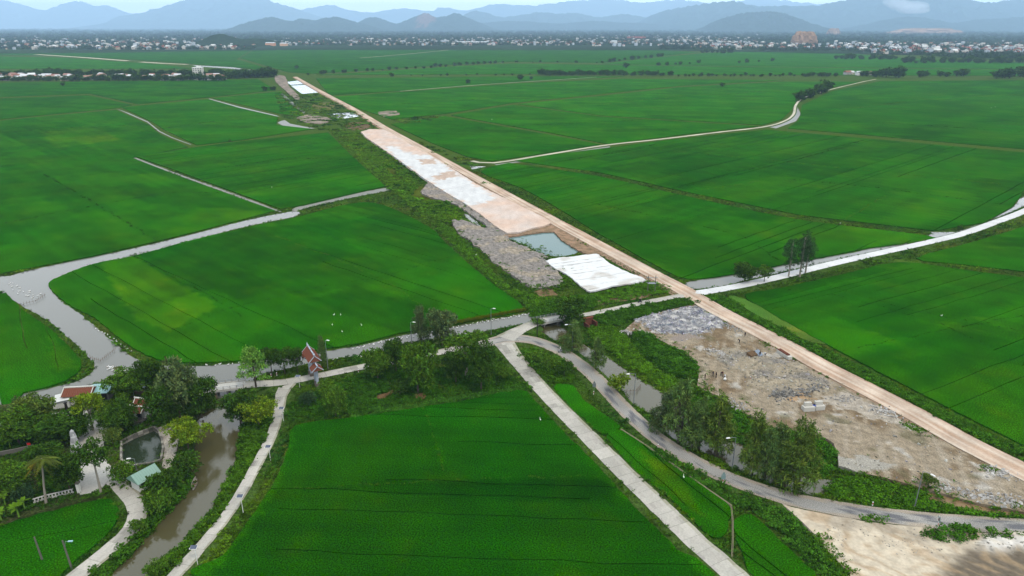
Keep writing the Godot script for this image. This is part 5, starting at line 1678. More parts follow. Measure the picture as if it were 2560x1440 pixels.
func bridge(called: String, label: String, pa: Array, pb: Array, h: float, hw: float, piers: int) -> void:
	var a := G(pa[0], pa[1], h)
	var b := G(pb[0], pb[1], h)
	var d := b - a
	d.y = 0
	var t := thing(called, Vector3((a.x + b.x) / 2, 0, (a.z + b.z) / 2), label, "bridge", "", atan2(-d.z, d.x))
	var l := d.length() + 1.0
	var dk := MB.new()
	dk.col = S(196, 194, 186)
	dk.box(Vector3(0, h - 0.42, 0), Vector3(l, 0.42, hw * 2 + 0.3))
	put(dk.mesh(M.concrete), "deck", t)
	for s in [-1, 1]:
		var kb := MB.new()
		kb.col = S(188, 184, 174)
		kb.box(Vector3(0, h, s * hw), Vector3(l, 0.18, 0.24))
		put(kb.mesh(M.concrete), "kerb", t)
		for r in 2:
			var rl := MB.new()
			rl.tube([Vector3(-l / 2, h + 0.5 + r * 0.4, s * hw), Vector3(l / 2, h + 0.5 + r * 0.4, s * hw)], [0.05, 0.05], 6)
			put(rl.mesh(M.metal), "rail", t)
		var n := int(l / 1.4)
		for k in n + 1:
			var ps := MB.new()
			ps.col = S(176, 172, 164)
			ps.box(Vector3(-l / 2 + 0.1 + k * (l - 0.2) / n, h + 0.15, s * hw), Vector3(0.14, 0.85, 0.14))
			put(ps.mesh(M.concrete), "railing_post", t)
	for k in piers:
		var x := -l / 2 + l * (k + 0.5) / piers
		for s in [-1, 1]:
			var pr := MB.new()
			pr.col = S(140, 136, 128)
			pr.box(Vector3(x, -0.3, s * hw * 0.7), Vector3(0.45, h - 0.12, 0.45))
			put(pr.mesh(M.concrete), "pier", t)
		var cb := MB.new()
		cb.col = S(146, 142, 134)
		cb.box(Vector3(x, h - 0.8, 0), Vector3(0.5, 0.38, hw * 2))
		put(cb.mesh(M.concrete), "crossbeam", t)
	for s in [-1, 1]:
		var ab := MB.new()
		ab.col = S(132, 128, 118)
		ab.box(Vector3(s * (l / 2 - 0.1), -0.3, 0), Vector3(0.5, h - 0.13, hw * 2 + 0.6))
		put(ab.mesh(M.concrete), "abutment", t)

func make_gate() -> void:
	var near := G(795, 966, 0.7)
	var far := G(776, 934, 0.7)
	var d := far - near
	var span := d.length()
	var t := thing("village_gate", Vector3((near.x + far.x) / 2, 0.7, (near.z + far.z) / 2), "tall village gate with tiered red tiled roofs spanning the road", "gate", "", atan2(-d.z, d.x))
	var grey := mat(S(170, 178, 188), 0.85)
	var base_m := mat(S(120, 110, 100), 0.9)
	for x in [-span / 2, -span / 2 + 1.7, span / 2 - 1.7, span / 2]:
		var inner: bool = absf(x) < span / 2 - 1.0
		var fb := MB.new()
		fb.box(Vector3(x, -0.7, 0), Vector3(0.95, 1.7, 0.95))
		put(fb.mesh(base_m), "pillar_base", t)
		var pl := MB.new()
		pl.box(Vector3(x, 1.0, 0), Vector3(0.62, 6.0 if inner else 4.3, 0.62))
		put(pl.mesh(grey), "pillar", t)
		var cp := MB.new()
		cp.box(Vector3(x, (7.0 if inner else 5.3) - 0.3, 0), Vector3(0.8, 0.22, 0.8))
		put(cp.mesh(M.plaster), "capital", t)
	var cross := MB.new()
	cross.box(Vector3(0, 6.0, 0), Vector3(span - 3.0, 0.9, 0.45))
	put(cross.mesh(M.plaster), "lintel", t)
	var pan := MB.new()
	pan.box(Vector3(0, 6.12, 0.23), Vector3(span - 4.2, 0.62, 0.06))
	put(pan.mesh(mat(S(150, 64, 50), 0.8)), "name_panel", t)
	var sb := MB.new()
	for s in [-1, 1]:
		sb.box(Vector3(s * (span / 2 - 0.85), 4.5, 0), Vector3(1.9, 0.6, 0.4))
	put(sb.mesh(M.plaster), "side_lintel", t)
	tiled_roof(t, Vector3(0, 7.0, 0), Vector3(span - 0.7, 1.7, 3.3), M.tile, grey, "upper_roof", 0.9)
	for s in [-1, 1]:
		tiled_roof(t, Vector3(s * (span / 2 + 0.3), 5.3, 0), Vector3(3.0, 1.3, 3.0), M.tile, grey, "lower_roof", 0.7)
	for k in [-0.32, 0.0, 0.32]:
		var orn := MB.new()
		orn.tube([Vector3(k * span, 8.6, 0), Vector3(k * span + 0.1, 9.1, 0), Vector3(k * span - 0.1, 9.5, 0)], [0.2, 0.14, 0.03], 6)
		put(orn.mesh(grey), "finial", t)

# ---------------------------------------------------------------- trees one by one: [kind, base px, top px y, width px, ground height, label, tint]
func make_trees() -> void:
	rng.seed = 300
	var list := [
		["broad0", 452, 1048, 892, 112, 0.9, "tall grey-green spreading tree at the village end of the river bridge", "leaf_grey"],
		["broad1", 505, 1040, 932, 92, 0.9, "dense dark tree leaning over the river beside the bridge", ""],
		["broad2", 415, 1062, 952, 96, 0.9, "dense dark tree close against the shrine roof", ""],
		["broad3", 318, 998, 924, 96, 0.9, "low round bright green tree behind the shrine beside the turquoise roof", "leaf_mid"],
		["broad0", 385, 980, 882, 78, 0.9, "dark tree on the pond shore behind the small stall", ""],
		["airy0", 233, 1076, 972, 82, 0.9, "thin yellow-green tree in front of the orange tiled house", "leaf_yellow"],
		["broad1", 95, 1075, 982, 98, 0.9, "olive brown-tinged tree beside the village road and lean-to", "leaf_olive"],
		["broad2", 150, 1108, 1030, 128, 0.9, "wide dark tree behind the white rockery", ""],
		["broad3", 48, 1108, 1024, 110, 0.9, "mid-green tree beside the village road over banana plants", "leaf_mid"],
		["broad0", 308, 1080, 1002, 86, 0.9, "round dark tree beside the shrine steps", ""],
		["airy1", 253, 1232, 1096, 96, 0.9, "tall airy tree with a bare stem beside the curved garden path", ""],
		["broad1", 175, 1226, 1130, 92, 0.9, "rounded dark tree inside the balustrade wall", ""],
		["broad2", 35, 1232, 1152, 104, 0.9, "mid-green tree behind the palm and banana plants", "leaf_mid"],
		["broad0", 196, 1098, 1035, 84, 0.9, "dark tree close behind the thin yellow-green yard tree", ""],
		["broad3", 120, 1180, 1105, 96, 0.9, "dense tree between the rockery and the coconut palm", ""],
		["broad1", 275, 1075, 1010, 70, 0.9, "dark tree at the yard corner by the village road", "leaf_mid"],
		["spread0", 473, 1130, 1048, 106, 0.9, "flat-crowned yellow-green tree on the stony river terrace", "leaf_yellow"],
		["broad3", 602, 1058, 972, 96, 0.3, "dark spreading tree over the river across from the shrine", ""],
		["spread1", 648, 1066, 992, 92, 0.3, "yellow-green spreading tree beside the river path bend", "leaf_yellow"],
		["feather0", 641, 974, 868, 86, 1.0, "bright pale-green feathery tree beside the bridge end", ""],
		["spread0", 680, 935, 866, 62, 0.4, "dark flat-topped tree next to the pale feathery tree", "leaf_dark"],
		["spread1", 712, 932, 864, 64, 0.4, "dark flat-topped tree midway between feathery tree and gate", "leaf_dark"],
		["spread0", 744, 928, 868, 54, 0.4, "dark flat-topped tree close beside the village gate", "leaf_dark"],
		["casuarina0", 808, 915, 834, 34, 0.3, "thin dark casuarina between the gate and canal", ""],
		["broad0", 945, 948, 866, 78, 0.5, "round dark green tree hiding the road end by the gate side", "leaf_mid"],
		["broad1", 990, 928, 838, 66, 0.5, "dark upright tree on the canal side of the village road", ""],
		["broad2", 1045, 978, 848, 104, 0.5, "big yellowish-green tree in the middle of the roadside grove", "leaf_mid"],
		["broad3", 1106, 864, 766, 88, 0.3, "rounded grey bushy tree standing at the canal edge", "leaf_grey"],
		["casuarina2", 1052, 850, 760, 58, 0.3, "thin pale feathery casuarina beside the rounded grey tree", "leaf_grey"],
		["airy0", 1166, 940, 818, 112, 0.5, "spreading tree with a pale bare trunk by the road junction", "leaf_mid"],
		["broad3", 1203, 972, 852, 86, 0.5, "tall dark tree at the end of the grove by the junction", ""],
		["broad0", 1140, 956, 868, 72, 0.5, "dark tree filling the grove under the pale-trunked tree", ""],
		["broad1", 840, 1042, 968, 66, 0.2, "small tree standing in the grassy hollow below the gate", "leaf_mid"],
		["broad2", 1422, 812, 742, 96, 0.5, "dense dark tree over the canal bridge end", ""],
		["casuarina0", 1432, 878, 798, 72, 0.2, "dark bushy casuarina on the canal bank by the bridge", ""],
		["casuarina1", 1490, 926, 838, 56, 0.2, "drooping casuarina overhanging the canal", ""],
		["casuarina2", 1698, 1106, 940, 115, 0.3, "tallest grey-green casuarina of the canal row", ""],
		["casuarina0", 1662, 1082, 970, 86, 0.3, "grey-green casuarina at the row's end over open water", "leaf_grey"],
		["casuarina1", 1790, 1134, 976, 126, 0.3, "broad bright casuarina in the middle of the canal row", "leaf_olive"],
		["casuarina2", 1746, 1122, 990, 94, 0.3, "casuarina squeezed between the tallest and the broad one", ""],
		["casuarina0", 1882, 1178, 1026, 101, 0.3, "slim-topped casuarina beside the street lamp", "leaf_olive"],
		["casuarina1", 1912, 1196, 1064, 86, 0.3, "low dark casuarina between lamp and the last big one", ""],
		["casuarina2", 1990, 1224, 1042, 132, 0.3, "big casuarina with a bare foot at the water's end", "leaf_olive"],
		["casuarina0", 1945, 1152, 1054, 86, 0.3, "casuarina behind the row against the pale spoil ground", ""],
		["upright0", 1971, 693, 594, 34, 0.5, "shorter slender tree of the three upright trees on the white road", ""],
		["upright1", 1999, 691, 577, 40, 0.5, "tallest slender tree of the three upright trees on the white road", ""],
		["upright2", 2013, 685, 590, 36, 0.5, "slender tree on the canal side of the three upright trees", ""],
		["broad0", 1862, 705, 652, 68, 0.5, "round tree between canal and white road near the upright trees", ""],
		["spread1", 1910, 706, 660, 42, 0.5, "small layered tree on the white road verge", ""],
	]
	for t in list:
		var base := G(t[1], t[2], t[5])
		var m := mpp(t[1], t[2], t[5])
		var nm := "casuarina_tree" if "casuarina" in t[0] else "upright_tree" if "upright" in t[0] else "broadleaf_tree"
		plant(nm, t[0], base, tall(base, t[1], t[3]), t[4] * m, t[6], "tree", "", M[t[7]] if t[7] else null)
	for t in [[115, 1257, 1132, 92, 0.9, "leaning coconut palm by the balustrade wall"], [298, 952, 912, 30, 0.5, "small young palm at the pond shore"]]:
		var base := G(t[0], t[1], t[4])
		plant("coconut_palm", "palm0", base, tall(base, t[0], t[2]), t[3] * mpp(t[0], t[1]), t[5], "palm", "", null, "fronds")
	var n := 0
	for t in [[14, 1262, 40], [34, 1252, 44], [48, 1292, 46], [4, 1302, 40], [26, 1120, 34], [62, 1272, 36], [10, 1240, 36]]:
		var base := G(t[0], t[1], 0.9)
		plant("banana_plant", "banana0", base, t[2] * 0.085, t[2] * 0.085, "broad-leaved banana plant below the coconut palm", "banana plant", "banana plants by the palm", null, "leaves")
	var shrubs := [
		[62, 1256, 54, 48, 0.9, "blue-green shrub beside the coconut palm", "leaf_blue"], [465, 1186, 88, 64, 0.7, "dense shrub on the river bank under the flat-crowned tree", "leaf_dark"],
		[413, 1236, 96, 72, 0.8, "large dark shrub beside the green-roofed kiosk", "leaf_dark"], [398, 1282, 80, 66, 0.5, "shrub spilling down the river bank below the kiosk", ""], [308, 1206, 68, 62, 0.9, "round shrub between the kiosk and garden path", "leaf_mid"],
		[283, 1110, 52, 50, 0.9, "brownish dry shrub at the pond corner", "leaf_olive"], [1544, 982, 54, 50, 0.3, "clipped round light-green bush beside the asphalt road", "leaf_yellow"],
		[44, 1042, 42, 54, 0.9, "leafless greyish shrub by the village road", "leaf_grey"], [350, 1330, 50, 36, 0.5, "low shrub on the bank beside the garden path bend", ""], [1345, 815, 34, 20, 0.6, "low bush at the canal bridge abutment", ""], [390, 1440, 56, 44, 0.4, "bush at the river's edge by the solar lamp", "leaf_mid"],
		[820, 985, 60, 30, 0.3, "low shrub beside the near pillar of the gate", ""], [770, 1010, 50, 34, 0.3, "shrub on the bank beside the river path", "leaf_blue"],
		[1000, 985, 60, 40, 0.3, "shrub in the hollow under the roadside grove", "leaf_dark"], [1260, 945, 46, 34, 0.4, "shrub at the road edge under the grove's end", ""], [1375, 925, 62, 40, 0.5, "shrub in the grassy island between the roads", ""], [1340, 905, 58, 32, 0.5, "pale shrub at the tip of the grassy island", "leaf_mid"],
		[1410, 940, 44, 36, 0.5, "small bushy shrub by the asphalt road in the island", "leaf_dark"], [2320, 1215, 44, 34, 0.8, "dry brown scrub on the spoil edge near the street lamp", "leaf_olive"]]
	for s in shrubs:
		var base := G(s[0], s[1], s[4])
		var m := mpp(s[0], s[1])
		plant("shrub", "shrub%d" % (rng.randi() % 3), base, s[3] * m * 1.05, s[2] * m, s[5], "shrub", "", M[s[6]] if s[6] else null, "foliage")

# ---------------------------------------------------------------- people: one skin over a skeleton of tapered bones
func skin(bones: Array, cell: float) -> ArrayMesh:      # bone: [a, b, ra, rb, colour]
	var lo := Vector3(INF, INF, INF)
	var hi := -lo
	for b in bones:
		for k in 2:
			lo = lo.min(b[k] - Vector3.ONE * (b[k + 2] + cell * 2)); hi = hi.max(b[k] + Vector3.ONE * (b[k + 2] + cell * 2))
	var nx := int((hi.x - lo.x) / cell) + 1
	var ny := int((hi.y - lo.y) / cell) + 1
	var nz := int((hi.z - lo.z) / cell) + 1
	var f := PackedFloat32Array()
	f.resize(nx * ny * nz)
	var near := PackedByteArray()
	near.resize(nx * ny * nz)
	for k in nz:
		for j in ny:
			for i in nx:
				var p := lo + Vector3(i, j, k) * cell
				var d := 1.0
				var best := 1.0
				var w := 0
				for n in bones.size():
					var b: Array = bones[n]
					var ab: Vector3 = b[1] - b[0]
					var t := clampf((p - b[0]).dot(ab) / maxf(ab.length_squared(), 1e-6), 0, 1)
					var e: float = (p - b[0] - ab * t).length() - lerpf(b[2], b[3], t)
					if e < best: best = e; w = n
					var h := clampf(0.5 + 0.5 * (e - d) / 0.035, 0, 1)
					d = lerpf(e, d, h) - 0.035 * h * (1 - h)
				f[(k * ny + j) * nx + i] = d
				near[(k * ny + j) * nx + i] = w
	var id := {}
	var m := MB.new()
	var cell_v := func(i: int, j: int, k: int) -> Vector3:
		var key := (k * ny + j) * nx + i
		if id.has(key): return id[key]
		var s := Vector3.ZERO
		var c := 0
		for e in [[0, 0, 0, 1, 0, 0], [0, 1, 0, 1, 1, 0], [0, 0, 1, 1, 0, 1], [0, 1, 1, 1, 1, 1], [0, 0, 0, 0, 1, 0], [1, 0, 0, 1, 1, 0], [0, 0, 1, 0, 1, 1], [1, 0, 1, 1, 1, 1], [0, 0, 0, 0, 0, 1], [1, 0, 0, 1, 0, 1], [0, 1, 0, 0, 1, 1], [1, 1, 0, 1, 1, 1]]:
			var a := f[((k + e[2]) * ny + j + e[1]) * nx + i + e[0]]
			var b := f[((k + e[5]) * ny + j + e[4]) * nx + i + e[3]]
			if (a < 0) != (b < 0):
				s += Vector3(e[0], e[1], e[2]).lerp(Vector3(e[3], e[4], e[5]), a / (a - b))
				c += 1
		var v := lo + (Vector3(i, j, k) + s / maxi(c, 1)) * cell
		id[key] = v
		return v
	for k in range(1, nz - 1):
		for j in range(1, ny - 1):
			for i in range(1, nx - 1):
				var at := (k * ny + j) * nx + i
				var a := f[at]
				for ax in 3:
					var b := f[at + [1, nx, nx * ny][ax]]
					if (a < 0) == (b < 0): continue
					m.col = bones[near[at if a < 0 else at + [1, nx, nx * ny][ax]]][4]
					var q: Array
					if ax == 0: q = [cell_v.call(i, j - 1, k - 1), cell_v.call(i, j, k - 1), cell_v.call(i, j, k), cell_v.call(i, j - 1, k)]
					elif ax == 1: q = [cell_v.call(i - 1, j, k - 1), cell_v.call(i - 1, j, k), cell_v.call(i, j, k), cell_v.call(i, j, k - 1)]
					else: q = [cell_v.call(i - 1, j - 1, k), cell_v.call(i, j - 1, k), cell_v.call(i, j, k), cell_v.call(i - 1, j, k)]
					if a < 0: m.quad(q[0], q[3], q[2], q[1])
					else: m.quad(q[0], q[1], q[2], q[3])
	return m.mesh(M.plain)
func body(pose: String, shirt: Color, legs: Color, hat: Color) -> ArrayMesh:
	var sk := S(150, 112, 84)
	var hip := Vector3(0, 0.92, 0)
	var neck := Vector3(0, 1.42, 0.02)
	var knees := [Vector3(-0.11, 0.48, 0.03), Vector3(0.11, 0.48, 0.03)]
	var feet := [Vector3(-0.12, 0.07, 0.0), Vector3(0.12, 0.07, 0.0)]
	var elbows := [Vector3(-0.27, 1.12, 0.0), Vector3(0.27, 1.12, 0.0)]
	var hands := [Vector3(-0.25, 0.86, 0.12), Vector3(0.25, 0.86, 0.12)]
	if pose == "bend":
		neck = Vector3(0, 1.12, 0.42)
		elbows = [Vector3(-0.24, 0.82, 0.5), Vector3(0.24, 0.82, 0.5)]
		hands = [Vector3(-0.16, 0.56, 0.58), Vector3(0.16, 0.56, 0.58)]
	elif pose == "crouch" or pose == "ride":
		hip = Vector3(0, 0.34, -0.1) if pose == "crouch" else Vector3(0, 0.80, -0.1)
		neck = hip + Vector3(0, 0.52, 0.14)
		knees = [Vector3(-0.16, hip.y + (0.2 if pose == "crouch" else -0.06), 0.26), Vector3(0.16, hip.y + (0.2 if pose == "crouch" else -0.06), 0.26)]
		feet = [Vector3(-0.14, hip.y - (0.28 if pose == "crouch" else 0.48), 0.1), Vector3(0.14, hip.y - (0.28 if pose == "crouch" else 0.48), 0.1)]
		elbows = [neck + Vector3(-0.26, -0.24, 0.16), neck + Vector3(0.26, -0.24, 0.16)]
		hands = [neck + Vector3(-0.24, -0.3, 0.42), neck + Vector3(0.24, -0.3, 0.42)]
	elif pose == "walk":
		knees = [Vector3(-0.1, 0.5, 0.16), Vector3(0.1, 0.5, 0.0)]
		feet = [Vector3(-0.1, 0.07, 0.24), Vector3(0.1, 0.1, -0.28)]
		hands = [Vector3(-0.26, 0.9, -0.12), Vector3(0.26, 0.9, 0.24)]
	var up := (neck - hip).normalized()
	var b := [[hip + up * 0.02, hip.lerp(neck, 0.5), 0.15, 0.14, shirt], [hip.lerp(neck, 0.5), neck - up * 0.1, 0.15, 0.15, shirt], [neck - up * 0.04, neck + up * 0.08, 0.06, 0.055, sk], [neck + up * 0.14, neck + up * 0.22, 0.09, 0.1, sk], [neck + up * 0.26, neck + up * 0.28, 0.115, 0.1, hat]]
	for s in 2:
		var o := (s * 2 - 1)
		var sh := neck + Vector3(o * 0.17, -0.07, 0)
		var hp := hip + Vector3(o * 0.09, 0, 0)
		b.append_array([[sh, elbows[s], 0.065, 0.05, shirt], [elbows[s], hands[s], 0.048, 0.036, sk], [hands[s], hands[s] + (hands[s] - elbows[s]).normalized() * 0.12, 0.042, 0.026, sk], [hp, knees[s], 0.1, 0.07, legs], [knees[s], feet[s], 0.07, 0.045, legs], [feet[s], feet[s] + Vector3(0, -0.02, 0.16), 0.05, 0.04, S(40, 36, 34)]])
	return skin(b, 0.036)

# ---------------------------------------------------------------- lamps, signs, people, bikes, boats, birds
func street_lamp(px: float, py: float, topy: float, arm: Vector3, label: String, h0 := 0.5) -> void:
	var base := G(px, py, h0)
	var h := tall(base, px, topy)
	var t := thing("street_lamp", base, label, "street lamp")
	var p := MB.new()
	p.tube([Vector3(0, 0, 0), Vector3(0, h, 0)], [0.11, 0.06], 8)
	put(p.mesh(M.metal), "pole", t)
	var f := MB.new()
	f.box(Vector3(0, -0.3, 0), Vector3(0.45, 0.4, 0.45))
	put(f.mesh(M.stone), "footing", t)
	var a := MB.new()
	a.tube([Vector3(0, h - 0.05, 0), Vector3(arm.x * 0.5, h + 0.18, arm.z * 0.5), arm + Vector3(0, h + 0.2, 0)], [0.045, 0.04, 0.035], 6)
	put(a.mesh(M.metal), "arm", t)
	var l := MB.new()
	l.box(arm * 1.2 + Vector3(0, h + 0.14, 0), Vector3(0.9, 0.14, 0.34), Basis(Vector3.UP, atan2(-arm.z, arm.x)), 0.8)
	put(l.mesh(M.white), "lamp_head", t)
func solar_lamp(px: float, py: float, topy: float, label: String, h0 := 0.6) -> void:
	var base := G(px, py, h0)
	var h := tall(base, px, topy)
	var t := thing("solar_lamp", base, label, "solar lamp")
	var p := MB.new()
	p.tube([Vector3(0, -0.3, 0), Vector3(0, h, 0)], [0.06, 0.045], 7)
	put(p.mesh(M.white), "pole", t)
	var s := MB.new()
	s.box(Vector3(-0.15, h, 0), Vector3(1.1, 0.06, 0.75), Basis(Vector3.RIGHT, 0.25))
	put(s.mesh(mat(S(52, 62, 84), 0.25)), "solar_panel", t)
	var fr := MB.new()
	fr.box(Vector3(-0.15, h - 0.05, 0), Vector3(1.2, 0.05, 0.85), Basis(Vector3.RIGHT, 0.25))
	put(fr.mesh(M.white), "panel_frame", t)
	var l := MB.new()
	l.box(Vector3(-0.6, h - 0.35, 0), Vector3(0.7, 0.1, 0.26))
	l.tube([Vector3(0, h - 0.35, 0), Vector3(-0.5, h - 0.3, 0)], [0.025, 0.025], 5)
	put(l.mesh(M.white), "lamp_head", t)
func road_sign(px: float, py: float, topy: float, label: String, shapes: Array, striped: bool, h0 := 0.6, lean := 0.0, turn := 0.0) -> void:
	var base := G(px, py, h0)
	var h := tall(base, px, topy)
	var t := thing("road_sign", base, label, "road sign", "", turn)
	t.rotation.z = lean
	var n := 6
	for k in n:
		var p := MB.new()
		p.tube([Vector3(0, h * k / n - (0.2 if k == 0 else 0.0), 0), Vector3(0, h * (k + 1) / n, 0)], [0.045, 0.045], 7)
		put(p.mesh(M.metal if not striped else (M.white if k % 2 else mat(S(178, 48, 40), 0.6))), "pole_band" if striped else "pole", t)
	for s in shapes:
		var b := MB.new()
		if s == "tri":
			b.tri(Vector3(-0.45, h - 0.1, 0.06), Vector3(0, h + 0.7, 0.06), Vector3(0.45, h - 0.1, 0.06))
			b.tri(Vector3(-0.45, h - 0.1, 0.08), Vector3(0.45, h - 0.1, 0.08), Vector3(0, h + 0.7, 0.08))
		else: b.box(Vector3(0, h - 1.1, 0.07), Vector3(0.9, 0.95, 0.03))
		put(b.mesh(mat(S(118, 142, 140), 0.5) if striped else M.metal), "plate", t)

func make_small_things() -> void:
	rng.seed = 500
	street_lamp(1430, 879, 812, Vector3(-1.6, 0, 0.3), "street lamp beside the dark casuarina near the canal bridge")
	street_lamp(1584, 1009, 935, Vector3(-1.6, 0, 0.3), "street lamp on the canal bank past the round bush")
	street_lamp(1830, 1172, 1094, Vector3(-1.5, 0, 0.4), "street lamp standing among the casuarina row")
	street_lamp(2287, 1266, 1178, Vector3(0.8, 0, 1.3), "street lamp alone on the grassy strip by the spoil ground", 0.6)
	street_lamp(1228, 836, 772, Vector3(0.8, 0, 0.2), "street lamp by the canal near the ripe rice edge", 0.4)
	street_lamp(1029, 856, 806, Vector3(0.9, 0, 0.2), "street lamp beside the pale feathery casuarina on the canal", 0.4)
	street_lamp(820, 921, 851, Vector3(0.7, 0, 0.3), "street lamp on the canal side of the village gate", 0.5)
	street_lamp(342, 1176, 1147, Vector3(-0.9, 0, 0.2), "low lamp on the bank behind the green-roofed kiosk", 0.9)
	solar_lamp(749, 966, 940, "solar lamp at the road fork before the gate", 0.8)
	solar_lamp(709, 1052, 1020, "solar lamp beside the first bend of the river path", 0.6)
	solar_lamp(676, 1148, 1116, "solar lamp midway along the river path", 0.6)
	solar_lamp(608, 1281, 1240, "solar lamp on the paddy side of the lower river path", 0.6)
	solar_lamp(494, 1409, 1368, "solar lamp on the path near the river bushes", 0.6)
	# posts in the bottom paddy
	for q in [[179, 1420, 1352, 0.36, "old concrete post carrying a curved lamp in the bottom paddy"], [106, 1401, 1343, 0.3, "bare leaning concrete post in the bottom paddy"]]:
		var base := G(q[0], q[1], 0.3)
		var h := tall(base, q[0], q[2])
		var t := thing("concrete_post", base, q[4], "post")
		t.rotation.z = 0.05
		var p := MB.new()
		p.box(Vector3(0, -0.3, 0), Vector3(0.26, h + 0.3, 0.26), Basis(), 0.7)
		put(p.mesh(M.stone), "shaft", t)
		var c := MB.new()
		c.box(Vector3(0, h, 0), Vector3(0.22, 0.08, 0.22))
		put(c.mesh(M.stone), "cap", t)
		if q[3] > 0.33:
			var a := MB.new()
			a.tube([Vector3(0, h * 0.75, 0), Vector3(0.5, h * 0.98, 0.1), Vector3(1.3, h, 0.2)], [0.04, 0.035, 0.03], 6)
			put(a.mesh(M.metal), "arm", t)
			var l := MB.new()
			l.box(Vector3(1.5, h - 0.05, 0.2), Vector3(0.8, 0.14, 0.3))
			put(l.mesh(mat(S(150, 190, 200), 0.4)), "lamp_head", t)
	# utility poles
	var up := thing("utility_pole", G(1343, 842, 0.7), "dark slender utility pole at the canal bridge approach", "utility pole")
	var ub := MB.new()
	ub.tube([Vector3(0, -0.3, 0), Vector3(0, 6.2, 0)], [0.14, 0.09], 8)
	put(ub.mesh(M.dark), "pole", up)
	var uc := MB.new()
	uc.box(Vector3(0, 5.8, 0.1), Vector3(1.2, 0.1, 0.1))
	put(uc.mesh(M.dark), "crossarm", up)
	var tp := thing("transformer_poles", G(1628, 728, 0.5), "pair of utility poles with a platform beside the haul road", "utility pole")
	for s in [-1, 1]:
		var b := MB.new()
		b.tube([Vector3(s * 1.3, -0.3, 0), Vector3(s * 1.3, 6.0, 0)], [0.16, 0.12], 8)
		put(b.mesh(M.stone), "pole", tp)
		var c := MB.new()
		c.box(Vector3(0, 4.2 + s * 0.9, 0), Vector3(4.2, 0.14, 0.14))
		put(c.mesh(M.metal), "crossarm", tp)
	var pf := MB.new()
	pf.box(Vector3(0, 3.0, 0), Vector3(3.0, 0.12, 1.4))
	put(pf.mesh(M.metal), "platform", tp)
	road_sign(1485, 978, 958, "grey back of a triangular warning sign beside the asphalt road", ["tri", "rect"], false, 0.8)
	road_sign(1806, 1212, 1186, "green-grey backed sign on a striped post at the road bend", ["tri", "rect"], true, 0.7)
	road_sign(2344, 1326, 1294, "thin leaning sign post with striped foot beside the sand lot", ["rect"], true, 0.8, -0.22, 1.45)
	# marker posts
	for q in [[678, 941], [692, 938], [1484, 985], [2181, 1263], [896, 930], [660, 950], [1645, 1118], [1876, 948]]:
		var t := thing("marker_post", G(q[0], q[1], 0.75), "short red and white marker post on a road verge", "marker post", "marker posts along the roads")
		for k in 3:
			var b := MB.new()
			b.box(Vector3(0, k * 0.27 - (0.1 if k == 0 else 0.0), 0), Vector3(0.16, 0.27 + (0.1 if k == 0 else 0.0), 0.16))
			put(b.mesh(mat(S(176, 52, 44), 0.7) if k == 1 else M.white), "band", t)
	# people
	var bodies := {}
	for q in [["stand", S(34, 34, 40), S(40, 44, 60), S(30, 28, 28)], ["bend", S(40, 36, 44), S(36, 38, 48), S(196, 182, 130)], ["crouch", S(222, 222, 222), S(60, 62, 70), S(206, 192, 140)], ["walk", S(46, 50, 66), S(34, 34, 38), S(180, 160, 110)], ["ride", S(210, 208, 206), S(48, 52, 66), S(222, 222, 226)], ["ride2", S(40, 44, 58), S(36, 36, 44), S(60, 70, 120)], ["stand2", S(88, 46, 52), S(38, 38, 44), S(170, 150, 104)]]:
		bodies[q[0]] = body(q[0].rstrip("2"), q[1], q[2], q[3])
	for q in [[1899, 891, "stand", 0.4, "person in black standing at the tarpaulin shelter"], [1912, 888, "crouch", 1.2, "person in white crouching beside the tarpaulin shelter"], [1862, 842, "walk", 2.4, "dark-clothed person walking beside the haul road edge"], [1848, 858, "bend", 3.6, "dark-clothed person bending over the bare spoil ground"], [1762, 949, "stand", 1.0, "person standing apart at the end of the working group"], [1782, 941, "walk", 0.6, "grey-dressed person stepping towards the working group"], [1790, 945, "stand", 5.0, "person in black upright in the working group"], [1802, 940, "bend", 2.0, "person bending in the working group by the white bag"], [1806, 942, "stand2", 1.4, "person in a dark red shirt in the working group"], [1812, 944, "crouch", 4.4, "person in white squatting in the working group"]]:
		var t := put(bodies[q[2]], "person")
		t.position = G(q[0], q[1], 0.8)
		t.position.y = 0.85
		t.rotation.y = q[3]
		tag(t, q[4], "person", "people at work on the spoil ground")
	var bag := thing("sack", G(1812, 950, 0.85), "full white sack on the ground beside the working group", "sack")
	var bb := MB.new()
	bb.ball(Vector3(0, 0.3, 0), Vector3(0.42, 0.38, 0.34), 10, 6)
	put(bb.mesh(M.white), "bag", bag)
	var bn := MB.new()
	bn.tube([Vector3(0, 0.6, 0), Vector3(0, 0.72, 0), Vector3(0, 0.82, 0)], [0.14, 0.06, 0.16], 8)
	put(bn.mesh(M.white), "tied_neck", bag)
	motorbike(1401, 880, -0.85, bodies["ride"], "scooter with a rider on the asphalt road near the junction", "person in a pale shirt riding the scooter on the asphalt road", S(196, 198, 202))
	motorbike(1600, 757, 1.9, bodies["ride2"], "dark motorbike on the causeway road toward the crossing", "person in dark clothes riding the motorbike on the causeway", S(44, 46, 56))
	# tarpaulin shelter
	var ts := thing("tarpaulin_shelter", G(1884, 890, 0.9), "low shelter of planks under a blue-grey tarpaulin on the spoil ground", "shelter", "", 0.5)
	for k in 9:
		var b := MB.new()
		b.box(Vector3(-1.8 + k * 0.28, 0.1, -0.2), Vector3(0.2, 1.0, 1.9), Basis(Vector3.RIGHT, 0.25))
		put(b.mesh(M.timber), "plank", ts)
	var tb := MB.new()
	tb.quad(Vector3(0.6, 0.2, 1.4), Vector3(0.5, 1.5, -0.3), Vector3(2.2, 1.5, -0.4), Vector3(2.6, 0.2, 1.2))
